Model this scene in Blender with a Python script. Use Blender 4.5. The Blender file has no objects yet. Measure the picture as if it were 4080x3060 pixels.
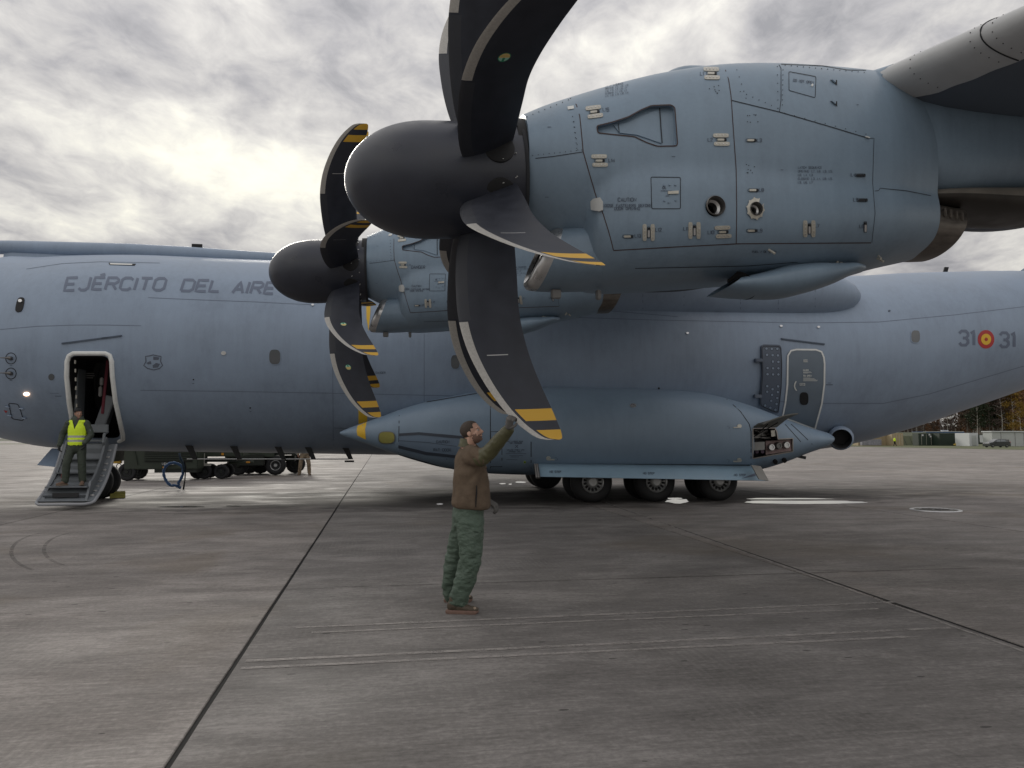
import bpy, bmesh, math, random
from mathutils import Vector, Matrix, noise
from mathutils.bvhtree import BVHTree
random.seed(7)
S = bpy.context.scene
COL = S.collection
rad = math.radians
# ------------------------------------------------------------------ camera
F, ALPHA, EYE = 3070.0, rad(4.0), 1.65
cd = bpy.data.cameras.new("camera"); cam = bpy.data.objects.new("camera", cd); COL.objects.link(cam)
cd.sensor_width = 36; cd.lens = F/4080*36; cd.clip_start = .1; cd.clip_end = 4000
cam.location = (0, 0, EYE); cam.rotation_euler = (rad(90)+ALPHA, 0, 0); S.camera = cam
# ------------------------------------------------------------------ sky
SUN_AZ, SUN_EL = rad(-21), rad(22)      # azimuth measured from +Y towards +X
w = bpy.data.worlds.new("World"); S.world = w; w.use_nodes = True
NT = w.node_tree; NT.nodes.clear()
def nd(nt, t, **k):
    n = nt.nodes.new(t)
    for a, v in k.items():
        if a == 'ins':
            for i, x in v.items():
                if hasattr(x, 'is_linked') or isinstance(x, bpy.types.NodeSocket): nt.links.new(x, n.inputs[i])
                else: n.inputs[i].default_value = x
        else: setattr(n, a, v)
    return n
def mth(nt, op, a, b=None, c=None, clamp=False):
    n = nt.nodes.new('ShaderNodeMath'); n.operation = op; n.use_clamp = clamp
    for i, x in enumerate((a, b, c)):
        if x is None: continue
        if isinstance(x, bpy.types.NodeSocket): nt.links.new(x, n.inputs[i])
        else: n.inputs[i].default_value = x
    return n.outputs[0]
def ramp(nt, fac, stops, interp='LINEAR'):
    n = nt.nodes.new('ShaderNodeValToRGB'); e = n.color_ramp; e.interpolation = interp
    while len(e.elements) < len(stops): e.elements.new(.5)
    for el, (p, c) in zip(e.elements, stops):
        el.position = p; el.color = (c, c, c, 1) if isinstance(c, (int, float)) else (*c, 1)
    if fac is not None: nt.links.new(fac, n.inputs[0])
    return n.outputs[0]
def mixc(nt, fac, a, b, bt='MIX'):
    n = nt.nodes.new('ShaderNodeMix'); n.data_type = 'RGBA'; n.blend_type = bt
    for i, x in ((0, fac), (6, a), (7, b)):
        if isinstance(x, bpy.types.NodeSocket): nt.links.new(x, n.inputs[i])
        elif i == 0: n.inputs[0].default_value = x
        else: n.inputs[i].default_value = (*x, 1)
    return n.outputs[2]
def build_sky():
    nt = NT
    tc = nd(nt, 'ShaderNodeTexCoord')
    sep = nd(nt, 'ShaderNodeSeparateXYZ', ins={0: tc.outputs['Generated']})
    X, Y, Z = sep.outputs
    zc = mth(nt, 'ADD', mth(nt, 'MAXIMUM', Z, 0.0), 0.20)
    u = mth(nt, 'DIVIDE', X, zc); v = mth(nt, 'DIVIDE', Y, zc)
    cv = nd(nt, 'ShaderNodeCombineXYZ', ins={0: u, 1: v, 2: 0.3})
    mp = nd(nt, 'ShaderNodeMapping', ins={0: cv.outputs[0]}); mp.inputs['Rotation'].default_value = (0, 0, rad(-30)); mp.inputs['Scale'].default_value = (1.15, .9, 1); mp.inputs['Location'].default_value = (6.7, 5.9, 0)
    big = nd(nt, 'ShaderNodeTexNoise', ins={'Vector': mp.outputs[0], 'Scale': 1.0, 'Detail': 3.0, 'Roughness': .5, 'Distortion': .2})
    med = nd(nt, 'ShaderNodeTexNoise', ins={'Vector': mp.outputs[0], 'Scale': 2.8, 'Detail': 10.0, 'Roughness': .56, 'Distortion': .25})
    fine = nd(nt, 'ShaderNodeTexNoise', ins={'Vector': mp.outputs[0], 'Scale': 9.0, 'Detail': 8.0, 'Roughness': .6, 'Distortion': .5})
    m = mth(nt, 'ADD', mth(nt, 'MULTIPLY', big.outputs[0], .30), mth(nt, 'MULTIPLY', med.outputs[0], .50))
    m = mth(nt, 'ADD', m, mth(nt, 'MULTIPLY', fine.outputs[0], .22))
    # brightening of thin cloud around the hidden sun (a wide soft lobe)
    sd = Vector((math.sin(SUN_AZ)*math.cos(SUN_EL), math.cos(SUN_AZ)*math.cos(SUN_EL), math.sin(SUN_EL)))
    dt = nd(nt, 'ShaderNodeVectorMath', operation='DOT_PRODUCT', ins={0: tc.outputs['Generated'], 1: tuple(sd)})
    lobe = mth(nt, 'POWER', mth(nt, 'MAXIMUM', dt.outputs['Value'], 0.0), 70.0)
    m2 = mth(nt, 'ADD', m, mth(nt, 'SUBTRACT', mth(nt, 'MULTIPLY', lobe, .055), .022))
    # lighter towards the horizon
    hz = mth(nt, 'POWER', mth(nt, 'SUBTRACT', 1.0, mth(nt, 'MINIMUM', mth(nt, 'MAXIMUM', Z, 0.0), 1.0)), 6.0)
    m2 = mth(nt, 'ADD', m2, mth(nt, 'MULTIPLY', hz, .06))
    cloud = ramp(nt, m2, [(.39, (.235, .235, .25)), (.445, (.33, .325, .335)), (.49, (.42, .41, .405)), (.53, (.50, .487, .47)), (.575, (.60, .585, .545)), (.635, (.74, .72, .635)), (.74, (.84, .82, .71))])
    zen = nd(nt, 'ShaderNodeVectorMath', operation='SCALE', ins={0: cloud}); nt.links.new(mth(nt, 'ADD', .76, mth(nt, 'MULTIPLY', mth(nt, 'MAXIMUM', mth(nt, 'SUBTRACT', Z, .10), 0.0), .95)), zen.inputs['Scale']); cloud = zen.outputs[0]
    sky = nd(nt, 'ShaderNodeTexSky', sky_type='NISHITA', sun_disc=False)
    sky.sun_elevation = SUN_EL; sky.sun_rotation = SUN_AZ; sky.altitude = 50; sky.air_density = 1.2; sky.dust_density = 2
    skyd = nd(nt, 'ShaderNodeVectorMath', operation='SCALE', ins={0: sky.outputs[0]}); skyd.inputs['Scale'].default_value = .045
    gap = ramp(nt, m, [(.335, 1.0), (.36, 0.0)])
    c = mixc(nt, mth(nt, 'MULTIPLY', gap, .6), cloud, skyd.outputs[0])
    c10 = nd(nt, 'ShaderNodeVectorMath', operation='SCALE', ins={0: c}); c10.inputs['Scale'].default_value = 10.0
    bg = nd(nt, 'ShaderNodeBackground', ins={'Color': c10.outputs[0], 'Strength': .1})
    out = nd(nt, 'ShaderNodeOutputWorld', ins={0: bg.outputs[0]})
build_sky()
sl = bpy.data.lights.new("sun", 'SUN'); sl.energy = 1.0; sl.angle = rad(14); sl.color = (1, .95, .86)
so = bpy.data.objects.new("sun", sl); COL.objects.link(so)
sdv = Vector((math.sin(SUN_AZ)*math.cos(SUN_EL), math.cos(SUN_AZ)*math.cos(SUN_EL), math.sin(SUN_EL)))
so.rotation_euler = sdv.to_track_quat('Z', 'Y').to_euler()
S.view_settings.view_transform = 'Standard'; S.view_settings.look = 'None'; S.view_settings.exposure = 0.58; S.view_settings.gamma = 1
S.view_settings.use_curve_mapping = False
# ------------------------------------------------------------------ helpers
def mat(name, col, rough=.6, metal=0.0, spec=.5, vary=0.0, vscale=3.0, bump=0.0, bscale=40.0, emit=None, estr=1.0, coat=0.0, trans=0.0, stretch=None, bdist=.01):
    m = bpy.data.materials.new(name); m.use_nodes = True; nt = m.node_tree; b = nt.nodes['Principled BSDF']
    b.inputs['Base Color'].default_value = (*col, 1); b.inputs['Roughness'].default_value = rough; b.inputs['Metallic'].default_value = metal
    b.inputs['Specular IOR Level'].default_value = spec
    if coat: b.inputs['Coat Weight'].default_value = coat
    if trans: b.inputs['Transmission Weight'].default_value = trans
    if vary or bump:
        tc = nd(nt, 'ShaderNodeTexCoord'); vec = tc.outputs['Object']
        if stretch:
            mp = nd(nt, 'ShaderNodeMapping', ins={0: vec}); mp.inputs['Scale'].default_value = stretch; vec = mp.outputs[0]
    if vary:
        n = nd(nt, 'ShaderNodeTexNoise', ins={'Vector': vec, 'Scale': vscale, 'Detail': 7.0, 'Roughness': .6})
        f = ramp(nt, n.outputs[0], [(.3, 1-vary), (.7, 1+vary)])
        n2 = nd(nt, 'ShaderNodeVectorMath', operation='MULTIPLY', ins={0: tuple(col), 1: f})
        nt.links.new(n2.outputs[0], b.inputs['Base Color'])
        r = ramp(nt, n.outputs[0], [(.25, max(rough-.12, .03)), (.75, min(rough+.12, 1))]); nt.links.new(r, b.inputs['Roughness'])
    if bump:
        n = nd(nt, 'ShaderNodeTexNoise', ins={'Vector': vec, 'Scale': bscale, 'Detail': 4.0})
        bp = nd(nt, 'ShaderNodeBump', ins={'Height': n.outputs[0], 'Strength': bump, 'Distance': bdist}); nt.links.new(bp.outputs[0], b.inputs['Normal'])
    if emit:
        b.inputs['Emission Color'].default_value = (*emit, 1); b.inputs['Emission Strength'].default_value = estr
    return m
def link(name, me, mats=None, parent=None, loc=(0, 0, 0), rot=None, **props):
    o = bpy.data.objects.new(name, me); COL.objects.link(o); o.location = loc
    if rot: o.rotation_euler = rot
    if parent: o.parent = parent
    if mats is not None and me is not None:
        for m in (mats if isinstance(mats, (list, tuple)) else [mats]): me.materials.append(m)
    for k, v in props.items(): o[k] = v
    return o
def fin(name, bm, mats, parent=None, loc=(0, 0, 0), rot=None, smooth=None, org=None, **props):
    if org is not None: bmesh.ops.translate(bm, verts=bm.verts, vec=-Vector(org))
    me = bpy.data.meshes.new(name); bm.normal_update(); bm.to_mesh(me); bm.free()
    if smooth is not None:
        for p in me.polygons: p.use_smooth = True
        if smooth < 179: me.set_sharp_from_angle(angle=rad(smooth))
    return link(name, me, mats, parent, loc, rot, **props)
def empty(name, loc, rz=0, label=None, cat=None, group=None):
    o = bpy.data.objects.new(name, None); COL.objects.link(o); o.location = loc; o.rotation_euler = (0, 0, rz); o.empty_display_size = .2
    tag(o, label, cat, group); return o
def tag(o, label=None, cat=None, group=None, kind=None):
    if label: o['label'] = label
    if cat: o['category'] = cat
    if group: o['group'] = group
    if kind: o['kind'] = kind
    return o
def box(bm, c, s, rot=None, mi=0, bev=0.0):
    M = Matrix.Translation(Vector(c)) @ (rot.to_4x4() if rot is not None else Matrix()) @ Matrix.Diagonal((*s, 1))
    g = bmesh.ops.create_cube(bm, size=1.0, matrix=M); fs = set(f for v in g['verts'] for f in v.link_faces)
    for f in fs: f.material_index = mi
    if bev:
        r = bmesh.ops.bevel(bm, geom=list(set(e for f in fs for e in f.edges)), offset=bev, segments=2, affect='EDGES', clamp_overlap=True)
        for f in r['faces']: f.material_index = mi
def frame_of(d):
    d = d.normalized(); a = Vector((0, 0, 1)) if abs(d.z) < .9 else Vector((1, 0, 0)); u = d.cross(a).normalized(); return u, d.cross(u).normalized()
def tube(bm, pts, r, n=10, mi=0, caps=True):
    pts = [Vector(p) for p in pts]; rs = r if isinstance(r, (list, tuple)) else [r]*len(pts); rings = []
    u = None
    for i, p in enumerate(pts):
        d = (pts[min(i+1, len(pts)-1)]-pts[max(i-1, 0)]).normalized()
        if u is None: u, v = frame_of(d)
        else:
            u = (u-d*u.dot(d)).normalized(); v = d.cross(u)
        rings.append([bm.verts.new(p+(u*math.cos(2*math.pi*k/n)+v*math.sin(2*math.pi*k/n))*rs[i]) for k in range(n)])
    skin(bm, rings, mi, caps)
def skin(bm, rings, mi=0, caps=True, closed=True):
    n = len(rings[0]); fs = []
    for a, b in zip(rings, rings[1:]):
        for k in range(n if closed else n-1):
            fs.append(bm.faces.new((a[k], a[(k+1) % n], b[(k+1) % n], b[k])))
    if caps:
        fs.append(bm.faces.new(list(reversed(rings[0])))); fs.append(bm.faces.new(rings[-1]))
    for f in fs: f.material_index = mi
    return fs
def lathe(bm, prof, c=(0, 0, 0), axis='X', n=32, mi=0, caps=False):
    c = Vector(c); rings = []
    for a, r in prof:
        ring = []
        for k in range(n):
            t = 2*math.pi*k/n; p = {'X': (a, r*math.cos(t), r*math.sin(t)), 'Y': (r*math.cos(t), a, r*math.sin(t)), 'Z': (r*math.cos(t), r*math.sin(t), a)}[axis]
            ring.append(bm.verts.new(c+Vector(p)))
        rings.append(ring)
    return skin(bm, rings, mi, caps)
def sgnp(v, e): return math.copysign(abs(v)**e, v)
def interp(tab, x, k):
    if x <= tab[0][0]: return tab[0][k]
    for a, b in zip(tab, tab[1:]):
        if x <= b[0]:
            t = (x-a[0])/(b[0]-a[0]); return a[k]+(b[k]-a[k])*t
    return tab[-1][k]
def cint(tab, x, k):     # smooth (Catmull-Rom / Hermite) interpolation
    n = len(tab)
    if x <= tab[0][0]: return tab[0][k]
    if x >= tab[-1][0]: return tab[-1][k]
    for i in range(n-1):
        if x <= tab[i+1][0]: break
    x0, x1 = tab[i][0], tab[i+1][0]; y0, y1 = tab[i][k], tab[i+1][k]; h = x1-x0
    def sl(j):
        if j <= 0: return (tab[1][k]-tab[0][k])/(tab[1][0]-tab[0][0])
        if j >= n-1: return (tab[-1][k]-tab[-2][k])/(tab[-1][0]-tab[-2][0])
        return (tab[j+1][k]-tab[j-1][k])/(tab[j+1][0]-tab[j-1][0])
    t = (x-x0)/h; m0, m1 = sl(i)*h, sl(i+1)*h
    return (2*t**3-3*t**2+1)*y0+(t**3-2*t**2+t)*m0+(-2*t**3+3*t**2)*y1+(t**3-t**2)*m1
def loft(bm, tab, xs, y0=0.0, n=64, mi=0, caps=True):
    """tab rows: (x, ztop, zbottom, halfwidth, exponent, ycentre)"""
    rings = []
    for x in xs:
        zt, zb, w_, e, yc = (cint(tab, x, k) for k in range(1, 6)); ring = []
        for k in range(n):
            t = 2*math.pi*k/n
            ring.append(bm.verts.new((x, y0+yc+w_*sgnp(math.cos(t), 2/e), (zt+zb)/2+(zt-zb)/2*sgnp(math.sin(t), 2/e))))
        rings.append(ring)
    return skin(bm, rings, mi, caps)
def lin(a, b, n): return [a+(b-a)*i/(n-1) for i in range(n)]
def bvh_of(*objs):
    bm = bmesh.new()
    for o in objs:
        t = bmesh.new(); t.from_mesh(o.data); bmesh.ops.translate(t, verts=t.verts, vec=o.location if o.parent else (0, 0, 0))
        me = bpy.data.meshes.new('tmp'); t.to_mesh(me); t.free(); bm.from_mesh(me); bpy.data.meshes.remove(me)
    b = BVHTree.FromBMesh(bm); bm.free(); return b
def cut(o, cutters):
    for c in cutters:
        md = o.modifiers.new('b', 'BOOLEAN'); md.operation = 'DIFFERENCE'; md.solver = 'EXACT'; md.object = c
        md.material_mode = 'TRANSFER'
    dg = bpy.context.evaluated_depsgraph_get(); me = bpy.data.meshes.new_from_object(o.evaluated_get(dg)); o.modifiers.clear(); old = o.data; o.data = me
    bpy.data.meshes.remove(old)
    for c in cutters: m_ = c.data; bpy.data.objects.remove(c); bpy.data.meshes.remove(m_)
# --- rays of the photograph's camera, used to find the real spot on the real surface
def ray(px, py):
    u = (px-2040)/F; v = -(py-1530)/F
    return Vector((u, math.cos(ALPHA)-v*math.sin(ALPHA), math.sin(ALPHA)+v*math.cos(ALPHA)))
def ground(px, py, z=0.0):
    r = ray(px, py); return Vector((0, 0, EYE))+r*((z-EYE)/r.z)
PSI = rad(9.5); ORG = Vector((-11.15, 21.0, 0)); AX = Vector((math.cos(PSI), math.sin(PSI), 0)); RT = Vector((-math.sin(PSI), math.cos(PSI), 0))
def tol(v): return Vector((v.dot(AX), v.dot(RT), v.z))       # world direction to aircraft frame
CAML = tol(Vector((0, 0, EYE))-ORG)
def loc(P): return tol(Vector(P)-ORG)
def wor(l): return ORG+AX*l[0]+RT*l[1]+Vector((0, 0, l[2]))
def aty(px, py, y):
    d = tol(ray(px, py)); return CAML+d*((y-CAML.y)/d.y)
def hit(bvh, px, py, off=0.0):
    d = tol(ray(px, py)).normalized(); p, nrm, i, ds = bvh.ray_cast(CAML, d)
    if p is None: return None
    if nrm.dot(d) > 0: nrm = -nrm
    return p+nrm*off
class Drape:
    """draws strips, panels and lettering that lie on an existing surface"""
    def __init__(s, bvh, org=None, parent=None): s.bvh = bvh; s.org = org or Vector(); s.parent = parent; s.bm = bmesh.new(); s.cuts = []; s.lock = 0
    def strip(s, pts, wpx, off=.004, mi=0, closed=False, step=25):
        if not s.lock: s.cuts.append(len(s.bm.faces))
        if closed: pts = list(pts)+[pts[0]]
        P = [Vector((*pts[0], 0))]
        for a, b in zip(pts, pts[1:]):
            a, b = Vector((*a, 0)), Vector((*b, 0)); n = max(1, int((b-a).length/step))
            for i in range(1, n+1): P.append(a+(b-a)*i/n)
        prev = None
        for i, p in enumerate(P):
            if closed and i in (0, len(P)-1): d = (P[1]-P[0]).normalized()+(P[-1]-P[-2]).normalized()
            else: d = P[min(i+1, len(P)-1)]-P[max(i-1, 0)]
            d.normalize(); q = Vector((-d.y, d.x, 0))*wpx/2
            a, b = hit(s.bvh, p.x+q.x, p.y+q.y, off), hit(s.bvh, p.x-q.x, p.y-q.y, off)
            if a is None or b is None: prev = None; continue
            cur = (s.bm.verts.new(a), s.bm.verts.new(b))
            if prev and (cur[0].co-prev[0].co).length < 1.0:
                f = s.bm.faces.new((prev[0], cur[0], cur[1], prev[1])); f.material_index = mi
            prev = cur
    def fill(s, poly, off=.006, thick=.01, mi=0, step=25):
        if not s.lock: s.cuts.append(len(s.bm.faces))
        b = bmesh.new(); b.faces.new([b.verts.new((x, y, 0)) for x, y in poly])
        xs = [p[0] for p in poly]; ys = [p[1] for p in poly]
        for ax, lo, hi in ((0, min(xs), max(xs)), (1, min(ys), max(ys))):
            t = lo+step
            while t < hi-2:
                c = [0, 0, 0]; nn = [0, 0, 0]; c[ax] = t; nn[ax] = 1
                bmesh.ops.bisect_plane(b, geom=b.verts[:]+b.edges[:]+b.faces[:], plane_co=c, plane_no=nn); t += step
        vm = {}; lo_ = {}
        for v in b.verts:
            h = hit(s.bvh, v.co.x, v.co.y, off); l = hit(s.bvh, v.co.x, v.co.y, off-thick)
            if h is None: continue
            vm[v] = s.bm.verts.new(h); lo_[v] = l
        low = {}
        for f in b.faces:
            if all(v in vm for v in f.verts):
                g = s.bm.faces.new([vm[v] for v in f.verts]); g.material_index = mi
        if thick:
            for e in b.edges:
                if len(e.link_faces) == 1 and all(v in vm for v in e.verts):
                    for v in e.verts:
                        if v not in low: low[v] = s.bm.verts.new(lo_[v])
                    g = s.bm.faces.new((vm[e.verts[0]], vm[e.verts[1]], low[e.verts[1]], low[e.verts[0]])); g.material_index = mi
        b.free()
    def text(s, txt, x, y, h, wpx=None, sx=.62, shear=0.0, ang=0.0, off=.005, mi=0, gap=.34, align='l', curve=None):
        s.cuts.append(len(s.bm.faces)); s.lock = 1
        wpx = wpx or h*.16; tw = sum((GL.get(c, (4, []))[0])/6*sx/.667+gap*.667 for c in txt)*h
        X = {'l': 0, 'c': -tw/2, 'r': -tw}[align]; ca, sa = math.cos(ang), math.sin(ang)
        for ch in txt:
            wd, st = GL.get(ch, (4, []))
            for pl in st:
                P = []
                for gx, gy in pl:
                    ux = X+gx/6*h*sx/.667+shear*gy/6*h; uy = -gy/6*h
                    qx, qy = x+ux*ca-uy*sa, y+ux*sa+uy*ca
                    if curve: qx, qy = curve(qx, qy)
                    P.append((qx, qy))
                if len(P) == 2 and P[0] == P[1]: P[1] = (P[0][0]+wpx, P[0][1])
                s.strip(P, wpx, off, mi, step=12)
            X += (wd/6*sx/.667+gap*.667)*h
        s.lock = 0
    def done(s, name, mats, parent=None, smooth=60, sep=False, **props):
        if not sep:
            bmesh.ops.remove_doubles(s.bm, verts=s.bm.verts, dist=1e-6); bmesh.ops.recalc_face_normals(s.bm, faces=s.bm.faces)
            o = fin(name, s.bm, mats, parent or s.parent, org=s.org, smooth=smooth, **props)
        else:                       # every strip, patch or line of lettering becomes a part of its own
            s.bm.faces.ensure_lookup_table(); F_ = list(s.bm.faces); cs = s.cuts+[len(F_)]
            for a, b in zip(cs, cs[1:]):
                if b <= a: continue
                n = bmesh.new(); vm = {}
                for f in F_[a:b]:
                    vs = []
                    for v in f.verts:
                        if v not in vm: vm[v] = n.verts.new(v.co)
                        vs.append(vm[v])
                    n.faces.new(vs).material_index = f.material_index
                bmesh.ops.recalc_face_normals(n, faces=n.faces); o = fin(name, n, mats, parent or s.parent, org=s.org, smooth=smooth, **props)
            s.bm.free()
        s.bm = bmesh.new(); s.cuts = []; return o
# stroke alphabet on a 4 x 6 grid with cut corners
O_ = [(1, 0), (3, 0), (4, 1), (4, 5), (3, 6), (1, 6), (0, 5), (0, 1), (1, 0)]
GL = {'A': (4, [[(0, 0), (2, 6), (4, 0)], [(.7, 2), (3.3, 2)]]), 'B': (4, [[(0, 0), (0, 6), (3, 6), (4, 5), (4, 4), (3, 3), (0, 3)], [(3, 3), (4, 2), (4, 1), (3, 0), (0, 0)]]),
 'C': (4, [[(4, 5), (3, 6), (1, 6), (0, 5), (0, 1), (1, 0), (3, 0), (4, 1)]]), 'D': (4, [[(0, 0), (0, 6), (3, 6), (4, 5), (4, 1), (3, 0), (0, 0)]]),
 'E': (3.6, [[(3.6, 6), (0, 6), (0, 0), (3.6, 0)], [(0, 3), (3, 3)]]), 'É': (3.6, [[(3.6, 6), (0, 6), (0, 0), (3.6, 0)], [(0, 3), (3, 3)], [(1.6, 7), (3.2, 7.8)]]),
 'F': (3.6, [[(3.6, 6), (0, 6), (0, 0)], [(0, 3), (3, 3)]]), 'G': (4, [[(4, 5), (3, 6), (1, 6), (0, 5), (0, 1), (1, 0), (4, 0), (4, 3), (2.4, 3)]]),
 'H': (4, [[(0, 0), (0, 6)], [(4, 0), (4, 6)], [(0, 3), (4, 3)]]), 'I': (.4, [[(.2, 0), (.2, 6)]]), 'J': (3.4, [[(3.4, 6), (3.4, 1), (2.4, 0), (1, 0), (0, 1)]]),
 'K': (4, [[(0, 0), (0, 6)], [(4, 6), (0, 2.6)], [(1.6, 3.6), (4, 0)]]), 'L': (3.4, [[(0, 6), (0, 0), (3.4, 0)]]), 'M': (5, [[(0, 0), (0, 6), (2.5, 2), (5, 6), (5, 0)]]),
 'N': (4, [[(0, 0), (0, 6), (4, 0), (4, 6)]]), 'O': (4, [O_]), '0': (4, [O_]), 'P': (4, [[(0, 0), (0, 6), (3, 6), (4, 5), (4, 4), (3, 3), (0, 3)]]), 'Q': (4, [O_, [(2.4, 1.6), (4, 0)]]),
 'R': (4, [[(0, 0), (0, 6), (3, 6), (4, 5), (4, 4), (3, 3), (0, 3)], [(2, 3), (4, 0)]]), 'S': (4, [[(4, 5), (3, 6), (1, 6), (0, 5), (0, 4), (1, 3), (3, 3), (4, 2), (4, 1), (3, 0), (1, 0), (0, 1)]]),
 'T': (4, [[(0, 6), (4, 6)], [(2, 6), (2, 0)]]), 'U': (4, [[(0, 6), (0, 1), (1, 0), (3, 0), (4, 1), (4, 6)]]), 'V': (4, [[(0, 6), (2, 0), (4, 6)]]), 'W': (5, [[(0, 6), (1.3, 0), (2.5, 4), (3.7, 0), (5, 6)]]),
 'X': (4, [[(0, 0), (4, 6)], [(0, 6), (4, 0)]]), 'Y': (4, [[(0, 6), (2, 3), (4, 6)], [(2, 3), (2, 0)]]), 'Z': (4, [[(0, 6), (4, 6), (0, 0), (4, 0)]]),
 '1': (1.6, [[(0, 5), (1.4, 6), (1.4, 0)]]), '2': (4, [[(0, 5), (1, 6), (3, 6), (4, 5), (4, 4), (0, 0), (4, 0)]]), '3': (4, [[(0, 5), (1, 6), (3, 6), (4, 5), (4, 4), (3, 3), (1.6, 3)], [(3, 3), (4, 2), (4, 1), (3, 0), (1, 0), (0, 1)]]),
 '4': (4, [[(3, 0), (3, 6), (0, 2), (4, 2)]]), '5': (4, [[(4, 6), (0, 6), (0, 3.4), (3, 3.4), (4, 2.4), (4, 1), (3, 0), (0, 0)]]), '6': (4, [[(4, 5), (3, 6), (1, 6), (0, 5), (0, 1), (1, 0), (3, 0), (4, 1), (4, 2.4), (3, 3.4), (0, 3.4)]]),
 '7': (4, [[(0, 6), (4, 6), (1.5, 0)]]), '8': (4, [O_, [(0, 3), (4, 3)]]), '9': (4, [[(0, 1), (1, 0), (3, 0), (4, 1), (4, 5), (3, 6), (1, 6), (0, 5), (0, 4), (1, 3), (4, 3)]]),
 '.': (.6, [[(.1, .2), (.5, .2)]]), ',': (.6, [[(.5, .4), (.1, -.8)]]), '-': (2, [[(0, 3), (2, 3)]]), ':': (.6, [[(.1, 1), (.5, 1)], [(.1, 4), (.5, 4)]]), '/': (3, [[(0, 0), (3, 6)]])}
# ------------------------------------------------------------------ materials
M = {}
def paint(name, col, rough=.42, chalk=.06):
    """matt aircraft paint: faint blotches, rain streaks down the side, fine orange peel"""
    m = bpy.data.materials.new(name); m.use_nodes = True; nt = m.node_tree; b = nt.nodes['Principled BSDF']
    tc = nd(nt, 'ShaderNodeTexCoord')
    n1 = nd(nt, 'ShaderNodeTexNoise', ins={'Vector': tc.outputs['Object'], 'Scale': .9, 'Detail': 6.0, 'Roughness': .6})
    mp = nd(nt, 'ShaderNodeMapping', ins={0: tc.outputs['Object']}); mp.inputs['Scale'].default_value = (7, 7, .7)
    n2 = nd(nt, 'ShaderNodeTexNoise', ins={'Vector': mp.outputs[0], 'Scale': 1.0, 'Detail': 6.0, 'Roughness': .65})
    n3 = nd(nt, 'ShaderNodeTexNoise', ins={'Vector': tc.outputs['Object'], 'Scale': 26.0, 'Detail': 5.0, 'Roughness': .7})
    f = mth(nt, 'ADD', mth(nt, 'MULTIPLY', n1.outputs[0], .5), mth(nt, 'ADD', mth(nt, 'MULTIPLY', n2.outputs[0], .32), mth(nt, 'MULTIPLY', n3.outputs[0], .18)))
    c = ramp(nt, f, [(.32, tuple(x*(1-chalk*2.2) for x in col)), (.5, col), (.68, tuple(x*(1+chalk*1.6) for x in col))])
    nt.links.new(c, b.inputs['Base Color'])
    r = ramp(nt, f, [(.3, rough-.07), (.7, rough+.09)]); nt.links.new(r, b.inputs['Roughness'])
    bp = nd(nt, 'ShaderNodeBump', ins={'Height': n3.outputs[0], 'Strength': .04, 'Distance': .01}); nt.links.new(bp.outputs[0], b.inputs['Normal'])
    b.inputs['Specular IOR Level'].default_value = .5
    return m
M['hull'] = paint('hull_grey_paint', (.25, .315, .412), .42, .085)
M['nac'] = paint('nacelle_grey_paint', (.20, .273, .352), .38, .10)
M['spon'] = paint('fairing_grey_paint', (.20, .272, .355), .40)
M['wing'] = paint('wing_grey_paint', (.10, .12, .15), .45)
M['le'] = mat('leading_edge_grey', (.46, .465, .47), .45, vary=.06, vscale=5)
M['spin'] = mat('spinner_black', (.029, .033, .047), .36, vary=.15, vscale=3, bump=.05, bscale=60)
M['seam'] = mat('seam_dark', (.02, .022, .026), .8)
M['seamr'] = mat('seam_sealant_brown', (.06, .035, .03), .8)
M['print'] = mat('stencil_dark', (.075, .10, .14), .6)
M['printl'] = mat('lettering_grey_blue', (.125, .155, .22), .5)
M['white'] = mat('white_marking', (.72, .73, .70), .5, vary=.05)
M['plate'] = mat('latch_plate_beige', (.50, .48, .42), .38, metal=.35, vary=.12, vscale=20)
M['alu'] = mat('bare_aluminium', (.62, .62, .62), .33, metal=.9, vary=.08, vscale=12)
M['dalu'] = mat('dull_steel', (.16, .155, .15), .4, metal=.7, vary=.15, vscale=12)
M['black'] = mat('matt_black', (.008, .008, .009), .7)
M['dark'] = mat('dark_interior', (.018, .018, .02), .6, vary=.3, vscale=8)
M['rubber'] = mat('tyre_rubber', (.016, .016, .017), .72, vary=.25, vscale=6, bump=.2, bscale=50)
M['frame'] = mat('door_seal_white', (.78, .79, .77), .5, vary=.06, vscale=9)
M['glass'] = mat('window_glass', (.10, .11, .12), .12, spec=.8)
M['gold'] = mat('lamp_glass_gold', (.42, .40, .12), .15, metal=.5)
M['yellow'] = mat('marking_yellow', (.75, .46, .03), .5, vary=.05)
M['red'] = mat('roundel_red', (.42, .03, .03), .5)
M['exh'] = mat('exhaust_titanium', (.17, .152, .135), .42, metal=.7, vary=.35, vscale=5, stretch=(1, 1, 4))
M['flap'] = mat('heat_stained_panel', (.17, .155, .135), .55, vary=.2, vscale=4)
M['stair'] = mat('stair_grey_paint', (.155, .17, .185), .5, vary=.07, vscale=5)
M['bluepan'] = mat('panel_blue_grey', (.10, .125, .17), .45, vary=.05)
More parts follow.
